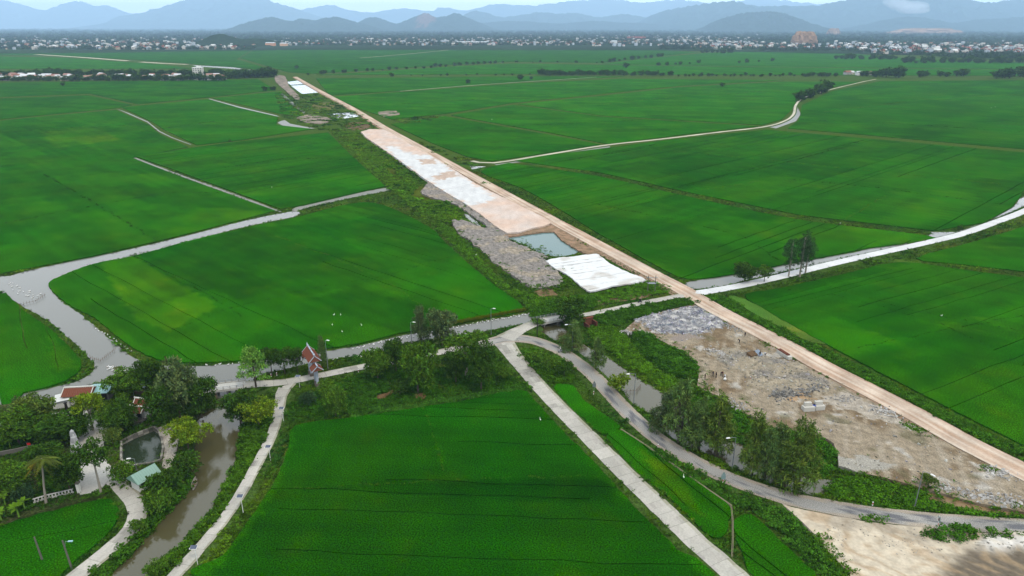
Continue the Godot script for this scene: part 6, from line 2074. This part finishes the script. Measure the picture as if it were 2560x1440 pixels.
	tb.quad(Vector3(0.5, 1.5, -0.3), Vector3(0.5, 0.1, -1.4), Vector3(2.3, 0.1, -1.5), Vector3(2.2, 1.5, -0.4))
	put(tb.mesh(mat(S(112, 126, 142), 0.5)), "tarpaulin", ts)
	var tpole := MB.new()
	tpole.tube([Vector3(2.2, -0.2, -0.4), Vector3(2.2, 1.55, -0.4)], [0.05, 0.05], 6)
	put(tpole.mesh(M.timber), "pole", ts)
	# concrete block stacks
	var cm := mat(S(196, 192, 182), 0.9)
	for q in [[2020, 1024, 0, 2.9, 1.0, 1.5], [2047, 1021, 0, 2.4, 1.0, 1.5], [2018, 1018, 1, 1.8, 0.9, 0.7], [2046, 1014, 1, 1.9, 0.9, 0.7]]:
		var at := G(q[0], q[1], 0.8)
		var top: bool = q[2] == 1
		if top: at = G([2020, 2047][int(q[0] > 2030)], [1024, 1021][int(q[0] > 2030)], 0.8) + Vector3(-0.15, 1.0, -0.35)
		var t := thing("concrete_block", at, ("pale concrete block lying on top of the " + ("larger" if q[0] < 2030 else "smaller") + " block by the blue drum") if top else ("large pale concrete block " + ("with tarred seam west" if false else ("longer" if q[0] < 2030 else "shorter")) + " of the pair beside the blue drum"), "concrete block", "", 0.12)
		var b := MB.new()
		b.box(Vector3(0, 0 if top else -0.15, 0), Vector3(q[3], q[4] + (0.0 if top else 0.15), q[5]))
		put(b.mesh(cm), "block", t)
		for s in [-0.3, 0.3]:
			var lp := MB.new()
			lp.tube([Vector3(q[3] * s - 0.1, q[4], 0), Vector3(q[3] * s, q[4] + 0.14, 0), Vector3(q[3] * s + 0.1, q[4], 0)], [0.025, 0.025, 0.025], 5)
			put(lp.mesh(M.rust), "lifting_loop", t)
	var dr := thing("drum", G(2034, 1022, 0.8), "blue plastic drum between the two concrete block stacks", "drum")
	var db := MB.new()
	db.tube([Vector3(0, -0.1, 0), Vector3(0, 0.08, 0), Vector3(0, 0.6, 0), Vector3(0, 1.15, 0), Vector3(0, 1.25, 0)], [0.36, 0.4, 0.43, 0.4, 0.34], 12)
	put(db.mesh(mat(S(48, 76, 168), 0.4)), "barrel", dr)
	var dl := MB.new()
	dl.tube([Vector3(0, 1.25, 0), Vector3(0, 1.31, 0)], [0.3, 0.3], 12)
	put(dl.mesh(M.dark), "lid", dr)
	# row of blocks with rusty girders
	var A := G(1946, 880, 0.85)
	var Bv := G(1976, 899, 0.85)
	for k in 4:
		var at := A.lerp(Bv, (k + 0.5) / 4.0)
		var d := Bv - A
		var t := thing("concrete_block", at, "concrete block in the row under the rusty girders", "concrete block", "block row under the girders", atan2(-d.z, d.x))
		var b := MB.new()
		b.box(Vector3(0, -0.1, 0), Vector3(d.length() / 4 - 0.12, 0.95, 1.3))
		put(b.mesh(cm), "block", t)
	for k in 3:
		var d := Bv - A
		var t := thing("girder", A.lerp(Bv, 0.42) + Vector3(0, 0.85, 0) + Vector3(-d.z, 0, d.x).normalized() * (k * 0.36 - 0.4), "rusty red steel girder lying on the concrete block row", "girder", "girders on the block row", atan2(-d.z, d.x))
		for s in 3:
			var b := MB.new()
			b.box(Vector3(0, [0.0, 0.05, 0.25][s], 0), Vector3(d.length() * 0.8, [0.05, 0.2, 0.05][s], [0.28, 0.06, 0.28][s]))
			put(b.mesh(M.rust), ["flange", "web", "flange"][s], t)
	# boats
	for q in [[487, 1212, 0.25, "small grey sampan moored under the river bank shrubs"]]:
		var t := thing("sampan", G(q[0], q[1], 0.05), q[3], "boat", "", q[2])
		var b := MB.new()
		var ring := []
		for i in 9:
			var f := i / 8.0 * 2 - 1
			var w := 0.55 * (1 - pow(absf(f), 2.4)) + 0.06
			var y := 0.12 + 0.3 * f * f
			ring.push_back([Vector3(-w, y + 0.3, f * 2.2), Vector3(-w * 0.7, y * 0.4 - 0.05, f * 2.1), Vector3(w * 0.7, y * 0.4 - 0.05, f * 2.1), Vector3(w, y + 0.3, f * 2.2)])
		for i in 8:
			for k in 3: b.quad(ring[i][k], ring[i + 1][k], ring[i + 1][k + 1], ring[i][k + 1])
		put(b.mesh(mat(S(150, 144, 132), 0.8)), "hull", t)
		for z in [-0.9, 0.2, 1.1]:
			var s := MB.new()
			s.box(Vector3(0, 0.28, z), Vector3(0.95, 0.05, 0.24))
			put(s.mesh(M.timber), "thwart", t)
	# fish weirs of stakes
	for q in [[[60, 762], [90, 755], [115, 738], "v-shaped bamboo stake weir across the upper pond"], [[226, 897], [252, 905], [290, 875], "v-shaped bamboo stake weir in the pond by the village"], [[1565, 982], [1590, 980], [1602, 965], "bamboo stake weir across the canal by the street lamp"]]:
		var a := G(q[0][0], q[0][1], 0.04)
		var t := thing("fish_weir", a, q[3], "fish weir")
		var sm := MB.new()
		sm.tube([Vector3(0, -0.3, 0), Vector3(0.03, 1.0, 0)], [0.05, 0.04], 5)
		var mesh := sm.mesh(M.timber)
		for k in 2:
			var p := G(q[k][0], q[k][1], 0.04) - a
			var e := G(q[k + 1][0], q[k + 1][1], 0.04) - a
			var n := int(p.distance_to(e) / 0.9)
			for i in n:
				var o := put(mesh, "stake", t)
				o.position = p.lerp(e, float(i) / n) + Vector3(rng.randf() * 0.2, rng.randf() * 0.2, rng.randf() * 0.2)
			var r := MB.new()
			r.tube([p + Vector3(0, 0.5, 0), e + Vector3(0, 0.5, 0)], [0.04, 0.04], 5)
			put(r.mesh(M.timber), "rail", t)
	# irrigation channel of concrete between paddies
	var ic := [[1553, 1072], [1620, 1115], [1700, 1172], [1770, 1222], [1828, 1262], [1832, 1300], [1832, 1350], [1830, 1392]]
	var oa := G(ic[0][0], ic[0][1], 0.6)
	var ch := thing("irrigation_channel", oa, "thin concrete irrigation channel edging the strip paddy", "channel")
	for i in ic.size() - 1:
		var p := G(ic[i][0], ic[i][1], 0.6) - oa
		var e := G(ic[i + 1][0], ic[i + 1][1], 0.6) - oa
		var d := e - p
		var bs := Basis(Vector3.UP, atan2(-d.z, d.x))
		var side := bs * Vector3(0, 0, 0.1)
		for s in [-1, 1]:
			var b := MB.new()
			b.box((p + e) * 0.5 + side * s + Vector3(0, -0.6, 0), Vector3(d.length() + 0.1, 0.62 + s * 0.01, 0.06), bs)
			put(b.mesh(mat(S(156, 148, 118), 0.9)), "channel_wall", ch)
	# birds: egrets in the paddies, ducks on the canal
	var eg := MB.new()
	eg.col = Color.WHITE
	eg.ball(Vector3(0, 0.5, 0), Vector3(0.14, 0.16, 0.3), 8, 6)
	eg.tube([Vector3(0, 0.55, 0.2), Vector3(0, 0.8, 0.28), Vector3(0, 0.98, 0.24), Vector3(0, 1.06, 0.32)], [0.07, 0.045, 0.04, 0.05], 6)
	eg.col = S(214, 176, 70)
	eg.tube([Vector3(0, 1.06, 0.34), Vector3(0, 1.03, 0.52)], [0.025, 0.006], 5)
	eg.col = S(60, 60, 56)
	for s in [-1, 1]: eg.tube([Vector3(s * 0.05, 0.4, 0), Vector3(s * 0.06, -0.1, 0)], [0.02, 0.016], 5)
	var egm := eg.mesh(M.white)
	for q in [[835, 790], [852, 790], [831, 815], [904, 816], [856, 832], [2353, 792], [1351, 1053], [1709, 1197], [1230, 300], [2100, 560], [680, 470], [2478, 270], [2488, 268], [420, 330], [1190, 640]]:
		var t := put(egm, "egret")
		t.position = G(q[0], q[1], 0.5)
		t.rotation.y = rng.randf() * TAU
		t.scale = Vector3.ONE * 0.95
		tag(t, "white egret standing in the rice", "egret", "egrets in the paddies")
	var dk := MB.new()
	dk.col = Color.WHITE
	dk.ball(Vector3(0, 0.12, 0), Vector3(0.16, 0.15, 0.32), 8, 6)
	dk.tube([Vector3(0, 0.18, 0.22), Vector3(0, 0.36, 0.28), Vector3(0, 0.42, 0.32)], [0.07, 0.05, 0.07], 6)
	dk.tube([Vector3(0, 0.18, -0.25), Vector3(0, 0.26, -0.42)], [0.08, 0.01], 5)
	dk.col = S(224, 150, 50)
	dk.tube([Vector3(0, 0.4, 0.36), Vector3(0, 0.38, 0.48)], [0.035, 0.02], 5)
	var dkm := dk.mesh(M.white)
	var lines := [[[880, 872], [1000, 846], 16, 2.0, "canal foot below the big paddy", 0.05], [[1000, 846], [1200, 808], 30, 3.0, "canal foot below the big paddy", 0.05], [[1200, 806], [1325, 785], 30, 2.5, "canal foot below the big paddy", 0.05], [[830, 902], [1000, 868], 12, 5.0, "open canal water past the gate", 0.05], [[20, 715], [100, 745], 26, 10.0, "open water of the upper pond", 0.05], [[265, 920], [315, 926], 30, 5.0, "pond water behind the village trees", 0.05], [[240, 820], [330, 880], 14, 3.0, "pond water along the paddy corner", 0.05], [[505, 914], [600, 908], 8, 2.0, "canal water behind the bridge trees", 0.05]]
	for l in lines:
		for i in int(l[2]):
			var f: float = (i + rng.randf()) / l[2]
			var o := put(dkm, "duck")
			o.position = G(lerpf(l[0][0], l[1][0], f) + rng.randf_range(-1, 1) * l[3], lerpf(l[0][1], l[1][1], f) + rng.randf_range(-1, 1) * l[3], l[5])
			o.position.y = l[5]
			o.rotation.y = rng.randf() * TAU
			o.scale = Vector3.ONE * rng.randf_range(0.7, 1.0)
			tag(o, "white duck on the " + l[4], "duck", "ducks on the " + l[4])
	# flag
	var fl := thing("flag", G(72, 1128, 0.9), "small red flag on a stick by the boundary wall", "flag")
	var fp := MB.new()
	fp.tube([Vector3(0, -0.2, 0), Vector3(0, 2.2, 0)], [0.03, 0.025], 5)
	put(fp.mesh(M.metal), "stick", fl)
	var fc := MB.new()
	for k in 4:
		fc.quad(Vector3(0.02 + k * 0.2, 2.15, 0.06 * sin(k * 1.6)), Vector3(0.22 + k * 0.2, 2.15, 0.06 * sin((k + 1) * 1.6)), Vector3(0.22 + k * 0.2, 1.6, 0.06 * sin((k + 1) * 1.6)), Vector3(0.02 + k * 0.2, 1.6, 0.06 * sin(k * 1.6)))
	put(fc.mesh(mat(S(196, 44, 40), 0.7)), "cloth", fl)

func motorbike(px: float, py: float, turn: float, rider: Mesh, label: String, who: String, paint: Color) -> void:
	var at := G(px, py, 0.85)
	var t := thing("motorbike", at, label, "motorbike", "", turn)
	var pm := mat(paint, 0.35)
	for z in [-0.62, 0.62]:
		var w := MB.new()
		var n := 14
		for i in n:
			var a := TAU * i / n
			var b := TAU * (i + 1) / n
			w.tube([Vector3(0, 0.28 + cos(a) * 0.24, z + sin(a) * 0.24), Vector3(0, 0.28 + cos(b) * 0.24, z + sin(b) * 0.24)], [0.05, 0.05], 5, false)
		put(w.mesh(M.dark), "tyre", t)
		var h := MB.new()
		h.tube([Vector3(-0.06, 0.28, z), Vector3(0.06, 0.28, z)], [0.1, 0.1], 8)
		put(h.mesh(M.metal), "hub", t)
	var b := MB.new()
	b.box(Vector3(0, 0.34, -0.28), Vector3(0.26, 0.34, 0.9), Basis(), 0.8)
	b.box(Vector3(0, 0.3, 0.2), Vector3(0.3, 0.1, 0.5))
	b.box(Vector3(0, 0.36, 0.5), Vector3(0.34, 0.55, 0.12), Basis(Vector3.RIGHT, -0.25), 0.8)
	put(b.mesh(pm), "body", t)
	var s := MB.new()
	s.box(Vector3(0, 0.68, -0.28), Vector3(0.26, 0.09, 0.75), Basis(), 0.85)
	put(s.mesh(M.dark), "saddle", t)
	var f := MB.new()
	f.tube([Vector3(0, 0.28, 0.62), Vector3(0, 0.95, 0.4)], [0.04, 0.04], 6)
	put(f.mesh(M.metal), "fork", t)
	var hb := MB.new()
	hb.tube([Vector3(-0.32, 1.0, 0.34), Vector3(0, 0.96, 0.4), Vector3(0.32, 1.0, 0.34)], [0.025, 0.025, 0.025], 6)
	put(hb.mesh(M.dark), "handlebar", t)
	var hl := MB.new()
	hl.ball(Vector3(0, 0.9, 0.5), Vector3(0.1, 0.1, 0.07), 8, 5)
	put(hl.mesh(M.white), "headlight", t)
	var p := put(rider, "person")
	p.position = at + Vector3(0, 0.05, 0)
	p.rotation.y = turn
	tag(p, who, "person")

# ---------------------------------------------------------------- weeds on every free metre of near ground, and thickets
func make_weeds() -> void:
	rng.seed = 900
	var tuft := weed_mesh(11, 0.75, 0.35, 1.7, 0.14, M.weed)
	var herb := weed_mesh(18, 0.42, 0.42, 0.7, 0.6, M.weed)
	var vine := weed_mesh(30, 0.34, 0.6, 0.9, 0.75, M.weed)
	var n_kind := noise(0.045, 61, 3)
	var n_hue := noise(0.03, 62, 2)
	var hue := func(x: float, z: float) -> Color:
		var a := n_hue.get_noise_2d(x, z)
		var c := Color(0.74, 0.80, 0.62).lerp(Color(0.95, 0.92, 0.6), smoothstep(0.1, 0.5, a))
		c = c.lerp(Color(0.62, 0.76, 0.72), smoothstep(0.1, 0.45, -a))
		return c * rng.randf_range(0.55, 1.05)
	var xa := []
	var ca := PackedColorArray()
	var xb := []
	var cb := PackedColorArray()
	for j in OH:
		for i in OW:
			if occ[j * OW + i] != 0: continue
			var x := OX + i + 0.5
			var z := OZ + j + 0.5
			var d := Vector2(x, z).length()
			if absf(x) > 0.78 * -z + 25.0: continue
			var per := 3.4 if d < 200 else 1.4 if d < 300 else 0.7
			var bare := n_kind.get_noise_2d(x * 1.7 + 40, z * 1.7)
			if bare > 0.42: per *= 0.25
			for k in int(per + rng.randf()):
				var q := Vector3(x + rng.randf_range(-0.5, 0.5), ground_at(x, z), z + rng.randf_range(-0.5, 0.5))
				var lush := n_kind.get_noise_2d(x, z)
				var s := (0.55 + 0.5 * clampf(lush + 0.3, 0, 1)) * rng.randf_range(0.7, 1.3)
				if d > 300: s *= 1.35
				if free_at(q.x + 0.7, q.z) == 1 or free_at(q.x - 0.7, q.z) == 1 or free_at(q.x, q.z + 0.7) == 1 or free_at(q.x, q.z - 0.7) == 1: s *= 0.75
				var tf := Transform3D(Basis(Vector3.UP, rng.randf() * TAU).scaled(Vector3(s * 1.25, s, s * 1.25)), q)
				if rng.randf() < 0.55 + lush: xb.push_back(tf); cb.push_back(hue.call(x, z))
				else: xa.push_back(tf); ca.push_back(hue.call(x, z))
	mass("weed_grass", tuft, xa, ca, "rough grass tufts on the verges and bunds", "grass")
	mass("weed_herbs", herb, xb, cb, "leafy weeds on the verges and bunds", "weeds")
	# thickets: [outline, height, density per m2, hue, label]
	var th := [
		[[[1480, 802], [1500, 783], [1600, 767], [1700, 751], [1740, 756], [1745, 767], [1700, 766], [1640, 782], [1575, 800], [1520, 818]], 1.4, 2.6, Color(0.7, 0.82, 0.62), "creeper hedge between the causeway road and the grey rubble"],
		[[[1590, 830], [1625, 818], [1655, 850], [1700, 882], [1748, 915], [1742, 942], [1700, 946], [1650, 920], [1600, 878], [1580, 850]], 2.0, 3.0, Color(0.68, 0.82, 0.64), "dense creeper mound beside the spoil ground"],
		[[[1462, 818], [1530, 818], [1570, 848], [1600, 888], [1650, 928], [1690, 950], [1720, 985], [1650, 962], [1600, 932], [1550, 898], [1500, 862]], 0.9, 2.2, Color(0.86, 0.95, 0.6), "bright green weeds on the canal bank"],
		[[[1288, 882], [1330, 873], [1390, 897], [1432, 938], [1420, 957], [1370, 950], [1320, 930]], 1.0, 2.4, Color(0.74, 0.84, 0.56), "weeds of the grassy island between two roads"],
		[[[606, 1066], [680, 1056], [672, 1092], [645, 1142], [612, 1205], [555, 1290], [480, 1368], [430, 1440], [378, 1440], [440, 1372], [525, 1280], [580, 1190], [600, 1120]], 1.1, 2.4, Color(0.74, 0.82, 0.6), "undergrowth along the river path bank"],
		[[[430, 1205], [478, 1190], [474, 1222], [430, 1272], [350, 1360], [285, 1425], [210, 1440], [300, 1372], [362, 1312], [378, 1272], [392, 1232]], 1.3, 2.4, Color(0.66, 0.78, 0.58), "undergrowth between the garden path and the river"],
		[[[1325, 778], [1400, 745], [1480, 742], [1482, 776], [1400, 795], [1345, 800]], 1.2, 2.2, Color(0.7, 0.82, 0.58), "undergrowth behind the canal bridge"],
		[[[1092, 572], [1130, 572], [1230, 682], [1330, 742], [1480, 736], [1620, 706], [1680, 722], [1640, 736], [1480, 764], [1330, 772], [1230, 702]], 0.9, 1.6, Color(0.86, 0.96, 0.66), "weeds below the white fabric sheet"],
		[[[1680, 985], [1760, 1000], [1860, 1040], [1890, 1068], [2000, 1080], [2085, 1120], [2082, 1180], [2030, 1190], [1950, 1158], [1850, 1106], [1750, 1056]], 0.9, 1.6, Color(0.7, 0.86, 0.66), "dark undergrowth behind the casuarina row"],
		[[[2060, 1218], [2130, 1192], [2300, 1226], [2330, 1250], [2400, 1272], [2560, 1296], [2560, 1306], [2300, 1280], [2100, 1250]], 0.7, 2.4, Color(0.8, 0.92, 0.6), "lush grass strip between road and spoil ground"],
		[[[1562, 1082], [1620, 1112], [1720, 1168], [1830, 1218], [1945, 1268], [2025, 1325], [2085, 1400], [2130, 1440], [2052, 1440], [1965, 1350], [1885, 1280], [1835, 1262], [1700, 1180]], 0.8, 2.0, Color(0.72, 0.86, 0.72), "broad-leaved weeds on the verge below the asphalt road"],
		[[[722, 1016], [790, 978], [900, 942], [1000, 930], [1230, 905], [1268, 942], [1298, 966], [1150, 986], [900, 1030], [735, 1058]], 0.8, 1.8, Color(0.62, 0.76, 0.56), "undergrowth of the roadside grove"],
		[[[890, 1034], [1000, 1014], [1150, 990], [1300, 962], [1310, 973], [1150, 1001], [1000, 1024], [900, 1044]], 0.75, 3.2, Color(0.72, 0.86, 0.8), "silvery green hedge row along the near paddy"],
		[[[1762, 748], [1815, 742], [1880, 782], [1960, 824], [2040, 862], [2150, 915], [2350, 1022], [2560, 1122], [2560, 1146], [2350, 1052], [2120, 930], [1950, 846], [1850, 796]], 0.8, 1.9, Color(0.72, 0.86, 0.64), "weeds on the bank between the haul road and the paddies"],
		[[[830, 332], [900, 337], [1000, 420], [1100, 500], [1200, 570], [1130, 558], [1060, 538], [985, 482], [905, 412]], 0.8, 0.9, Color(0.95, 1.0, 0.68), "weeds along the unfinished embankment"],
		[[[2316, 1330], [2400, 1322], [2440, 1335], [2430, 1360], [2370, 1362], [2320, 1350]], 0.6, 2.4, Color(0.7, 0.84, 0.64), "weed patch on the sand lot"],
		[[[2440, 1338], [2560, 1342], [2560, 1352], [2470, 1350]], 0.4, 2.0, Color(0.74, 0.86, 0.6), "strip of weeds along the sand lot by the road"],
		[[[2150, 1297], [2200, 1297], [2220, 1306], [2180, 1312]], 0.3, 2.4, Color(0.74, 0.84, 0.6), "small weed patch at the road edge of the sand lot"],
	]
	for t in th:
		var poly := P(t[0], 0.3, 2)
		var bb := bounds(poly)
		var xf := []
		var cs := PackedColorArray()
		for i in int(bb.size.x * bb.size.y * t[2]):
			var q := bb.position + Vector2(rng.randf(), rng.randf()) * bb.size
			if not Geometry2D.is_point_in_polygon(q, poly) or free_at(q.x, q.y) == 1 and not ("sand lot" in t[4]): continue
			var hh: float = t[1] * clampf(0.55 + 0.9 * n_mid.get_noise_2d(q.x * 2.2, q.y * 2.2), 0.15, 1.2)
			var y := ground_at(q.x, q.y) + (0.7 if "sand lot" in t[4] else 0.0)
			for k in (2 if t[1] > 1.0 else 1):
				var s := rng.randf_range(0.8, 1.5)
				xf.push_back(Transform3D(Basis.from_euler(Vector3(rng.randf_range(-0.4, 0.4), rng.randf() * TAU, rng.randf_range(-0.4, 0.4))).scaled(Vector3(s, s * 0.9, s)), Vector3(q.x, y + hh * (1.0 - 0.5 * k) - 0.25, q.y)))
				cs.push_back(t[3] * rng.randf_range(0.7, 1.05))
		mass("thicket", vine, xf, cs, t[4], "thicket")
	# low grass on the thin bunds that divide the paddies: [line, dry?]
	var bunds := [[[[1060, 1018], [1090, 1100], [1112, 1195]], 1], [[[690, 1228], [900, 1215], [1112, 1200], [1300, 1194], [1490, 1190]], 1], [[[1500, 1372], [1695, 1378]], 0], [[[560, 1392], [800, 1372], [1150, 1362]], 0],
		[[[330, 640], [450, 702], [560, 760], [610, 795]], 0], [[[690, 590], [850, 650], [960, 700], [1050, 760], [1100, 802]], 1], [[[420, 828], [560, 775], [760, 725], [960, 690], [1130, 640]], 0], [[[110, 435], [240, 510], [390, 600]], 0], [[[0, 560], [150, 530], [420, 480], [560, 482]], 0],
		[[[1480, 508], [1640, 540], [1850, 587], [1955, 655]], 0], [[[1505, 526], [1640, 492], [1740, 478], [1915, 450]], 1], [[[2090, 562], [2160, 520], [2222, 486]], 1], [[[1660, 480], [1850, 430], [1990, 400], [2160, 350]], 0], [[[1350, 412], [1600, 372], [1640, 360]], 0], [[[1900, 440], [2200, 470], [2530, 515]], 0], [[[1620, 372], [1900, 398], [2200, 430], [2500, 460]], 1],
		[[[1940, 722], [2100, 742], [2330, 800], [2560, 905]], 0], [[[2030, 700], [2250, 770], [2560, 830]], 0], [[[2110, 880], [2330, 830], [2560, 790]], 0], [[[2280, 650], [2400, 666], [2560, 686]], 1], [[[350, 330], [560, 300], [700, 300]], 0], [[[20, 330], [200, 318], [380, 312]], 0], [[[560, 420], [720, 395], [890, 400]], 0], [[[2060, 280], [2300, 250], [2560, 235]], 1], [[[2010, 300], [2250, 310], [2560, 330]], 0], [[[1180, 320], [1400, 310], [1600, 300], [1900, 306]], 0], [[[1000, 260], [1250, 245], [1500, 225]], 0], [[[1500, 262], [1700, 240], [1990, 225]], 1]]
	var xb2 := []
	var cb2 := PackedColorArray()
	for bl in bunds:
		for i in bl[0].size() - 1:
			var a := G(bl[0][i][0], bl[0][i][1], 0.5)
			var e := G(bl[0][i + 1][0], bl[0][i + 1][1], 0.5)
			var far := clampf(a.length() / 260.0, 0.8, 2.4)
			for k in int(a.distance_to(e) / (0.45 * far)):
				var q := a.lerp(e, rng.randf())
				if n_mid.get_noise_2d(q.x * 1.5, q.z * 1.5) > 0.28: continue
				q += Vector3(n_edge.get_noise_2d(q.x * 0.3, q.z * 0.3), 0, n_edge.get_noise_2d(q.z * 0.3, q.x * 0.3)) * 1.2 + Vector3(rng.randf_range(-0.2, 0.2), -0.12, rng.randf_range(-0.2, 0.2)) * far
				var s := rng.randf_range(0.35, 0.7) * far
				xb2.push_back(Transform3D(Basis(Vector3.UP, rng.randf() * TAU).scaled(Vector3(s, s * 0.7, s)), q))
				cb2.push_back((Color(0.92, 0.86, 0.6) if bl[1] else Color(0.46, 0.58, 0.42)) * rng.randf_range(0.7, 1.0))
	mass("bund_grass", tuft, xb2, cb2, "thin lines of grass on the bunds dividing the paddies", "grass")
	# scrub on the cleared strip of the unfinished road, too far for single weeds
	var xc := []
	var cc := PackedColorArray()
	for zn in [[[[690, 232], [745, 236], [800, 236], [860, 262], [905, 285], [950, 318], [900, 328], [830, 330], [780, 322], [700, 290]], 5200], [[[830, 330], [905, 332], [1000, 402], [1100, 485], [1180, 540], [1130, 552], [1060, 535], [965, 470]], 3800], [[[980, 296], [1060, 290], [1120, 288], [1090, 300], [1000, 312]], 300], [[[1020, 345], [1100, 372], [1180, 402], [1210, 425], [1140, 405]], 500], [[[1060, 372], [1130, 415], [1260, 486], [1250, 490], [1110, 412]], 400]]:
		var poly := P(zn[0], 0.2)
		var bb := bounds(poly)
		for i in int(zn[1]):
			var q := bb.position + Vector2(rng.randf(), rng.randf()) * bb.size
			if not Geometry2D.is_point_in_polygon(q, poly) or free_at(q.x, q.y) == 1: continue
			var v := n_mid.get_noise_2d(q.x * 0.6, q.y * 0.6)
			if v < -0.2: continue
			var s := rng.randf_range(0.9, 3.0) * (1.0 + maxf(v, 0.0))
			xc.push_back(Transform3D(Basis(Vector3.UP, rng.randf() * TAU).scaled(Vector3(s * 1.2, s * 0.8, s * 1.2)), Vector3(q.x, 0.0, q.y)))
			var h := n_hue.get_noise_2d(q.x * 0.8, q.y * 0.8)
			cc.push_back(Color(0.8, 0.92, 0.62).lerp(Color(1.0, 0.94, 0.54), smoothstep(0.05, 0.3, h)).lerp(Color(0.56, 0.7, 0.54), smoothstep(0.05, 0.3, -h)) * rng.randf_range(0.6, 1.05))
	mass("scrub", vine, xc, cc, "scrub on the cleared strip beside the unfinished embankment", "scrub")
	# weeds creeping over the edges of the spoil ground and the mud heap
	var xe := []
	var ce := PackedColorArray()
	for ed in [[[[1560, 828], [1630, 842], [1690, 870], [1748, 918], [1742, 962], [1810, 1000], [1885, 1045], [1950, 1075], [2040, 1085], [2085, 1110], [2100, 1166], [2200, 1192], [2340, 1228], [2440, 1256], [2560, 1278]], 1500, 2.2], [[[1128, 553], [1148, 585], [1195, 620], [1240, 660], [1285, 692], [1330, 722], [1404, 712], [1408, 695], [1372, 645], [1330, 624], [1272, 602]], 1500, 3.0], [[[1746, 764], [1800, 795], [1860, 828], [1920, 862], [1990, 902]], 160, 1.2], [[[2270, 1065], [2320, 1092]], 130, 1.0], [[[2440, 1155], [2480, 1178]], 90, 0.8], [[[1160, 508], [1208, 541], [1262, 577]], 260, 2.0], [[[2030, 1322], [2085, 1395], [2130, 1440]], 200, 1.0]]:
		for i in int(ed[1]):
			var k: int = rng.randi() % (ed[0].size() - 1)
			var a: Vector3 = G(ed[0][k][0], ed[0][k][1], 0.6)
			var e: Vector3 = G(ed[0][k + 1][0], ed[0][k + 1][1], 0.6)
			var q := a.lerp(e, rng.randf())
			var off := n_mid.get_noise_2d(q.x * 1.3, q.z * 1.3)
			if off < -0.1: continue
			q += Vector3(rng.randfn() * ed[2], 0, rng.randfn() * ed[2])
			var s := rng.randf_range(0.5, 1.3)
			xe.push_back(Transform3D(Basis(Vector3.UP, rng.randf() * TAU).scaled(Vector3(s, s * 0.8, s)), q + Vector3(0, -0.1, 0)))
			ce.push_back(Color(0.72, 0.82, 0.56).lerp(Color(0.9, 0.82, 0.56), rng.randf() * 0.6) * rng.randf_range(0.7, 1.0))
	mass("creeping_weeds", herb, xe, ce, "weeds creeping over the edges of bare ground", "weeds")
	# yellowing rice edge along the canal
	var xf2 := []
	var cs2 := PackedColorArray()
	for i in 900:
		var f := rng.randf()
		var q := G(lerpf(1120, 1312, f) + rng.randf_range(-2, 2), lerpf(811, 775, f) + rng.randf_range(-2, 3), 0.3)
		xf2.push_back(Transform3D(Basis(Vector3.UP, rng.randf() * TAU).scaled(Vector3.ONE * rng.randf_range(0.6, 1.0)), q))
		cs2.push_back(Color(1.0, 0.8, 0.45) * rng.randf_range(0.8, 1.0))
	mass("dry_grass", tuft, xf2, cs2, "yellowed grass edge of the big paddy along the canal", "grass")
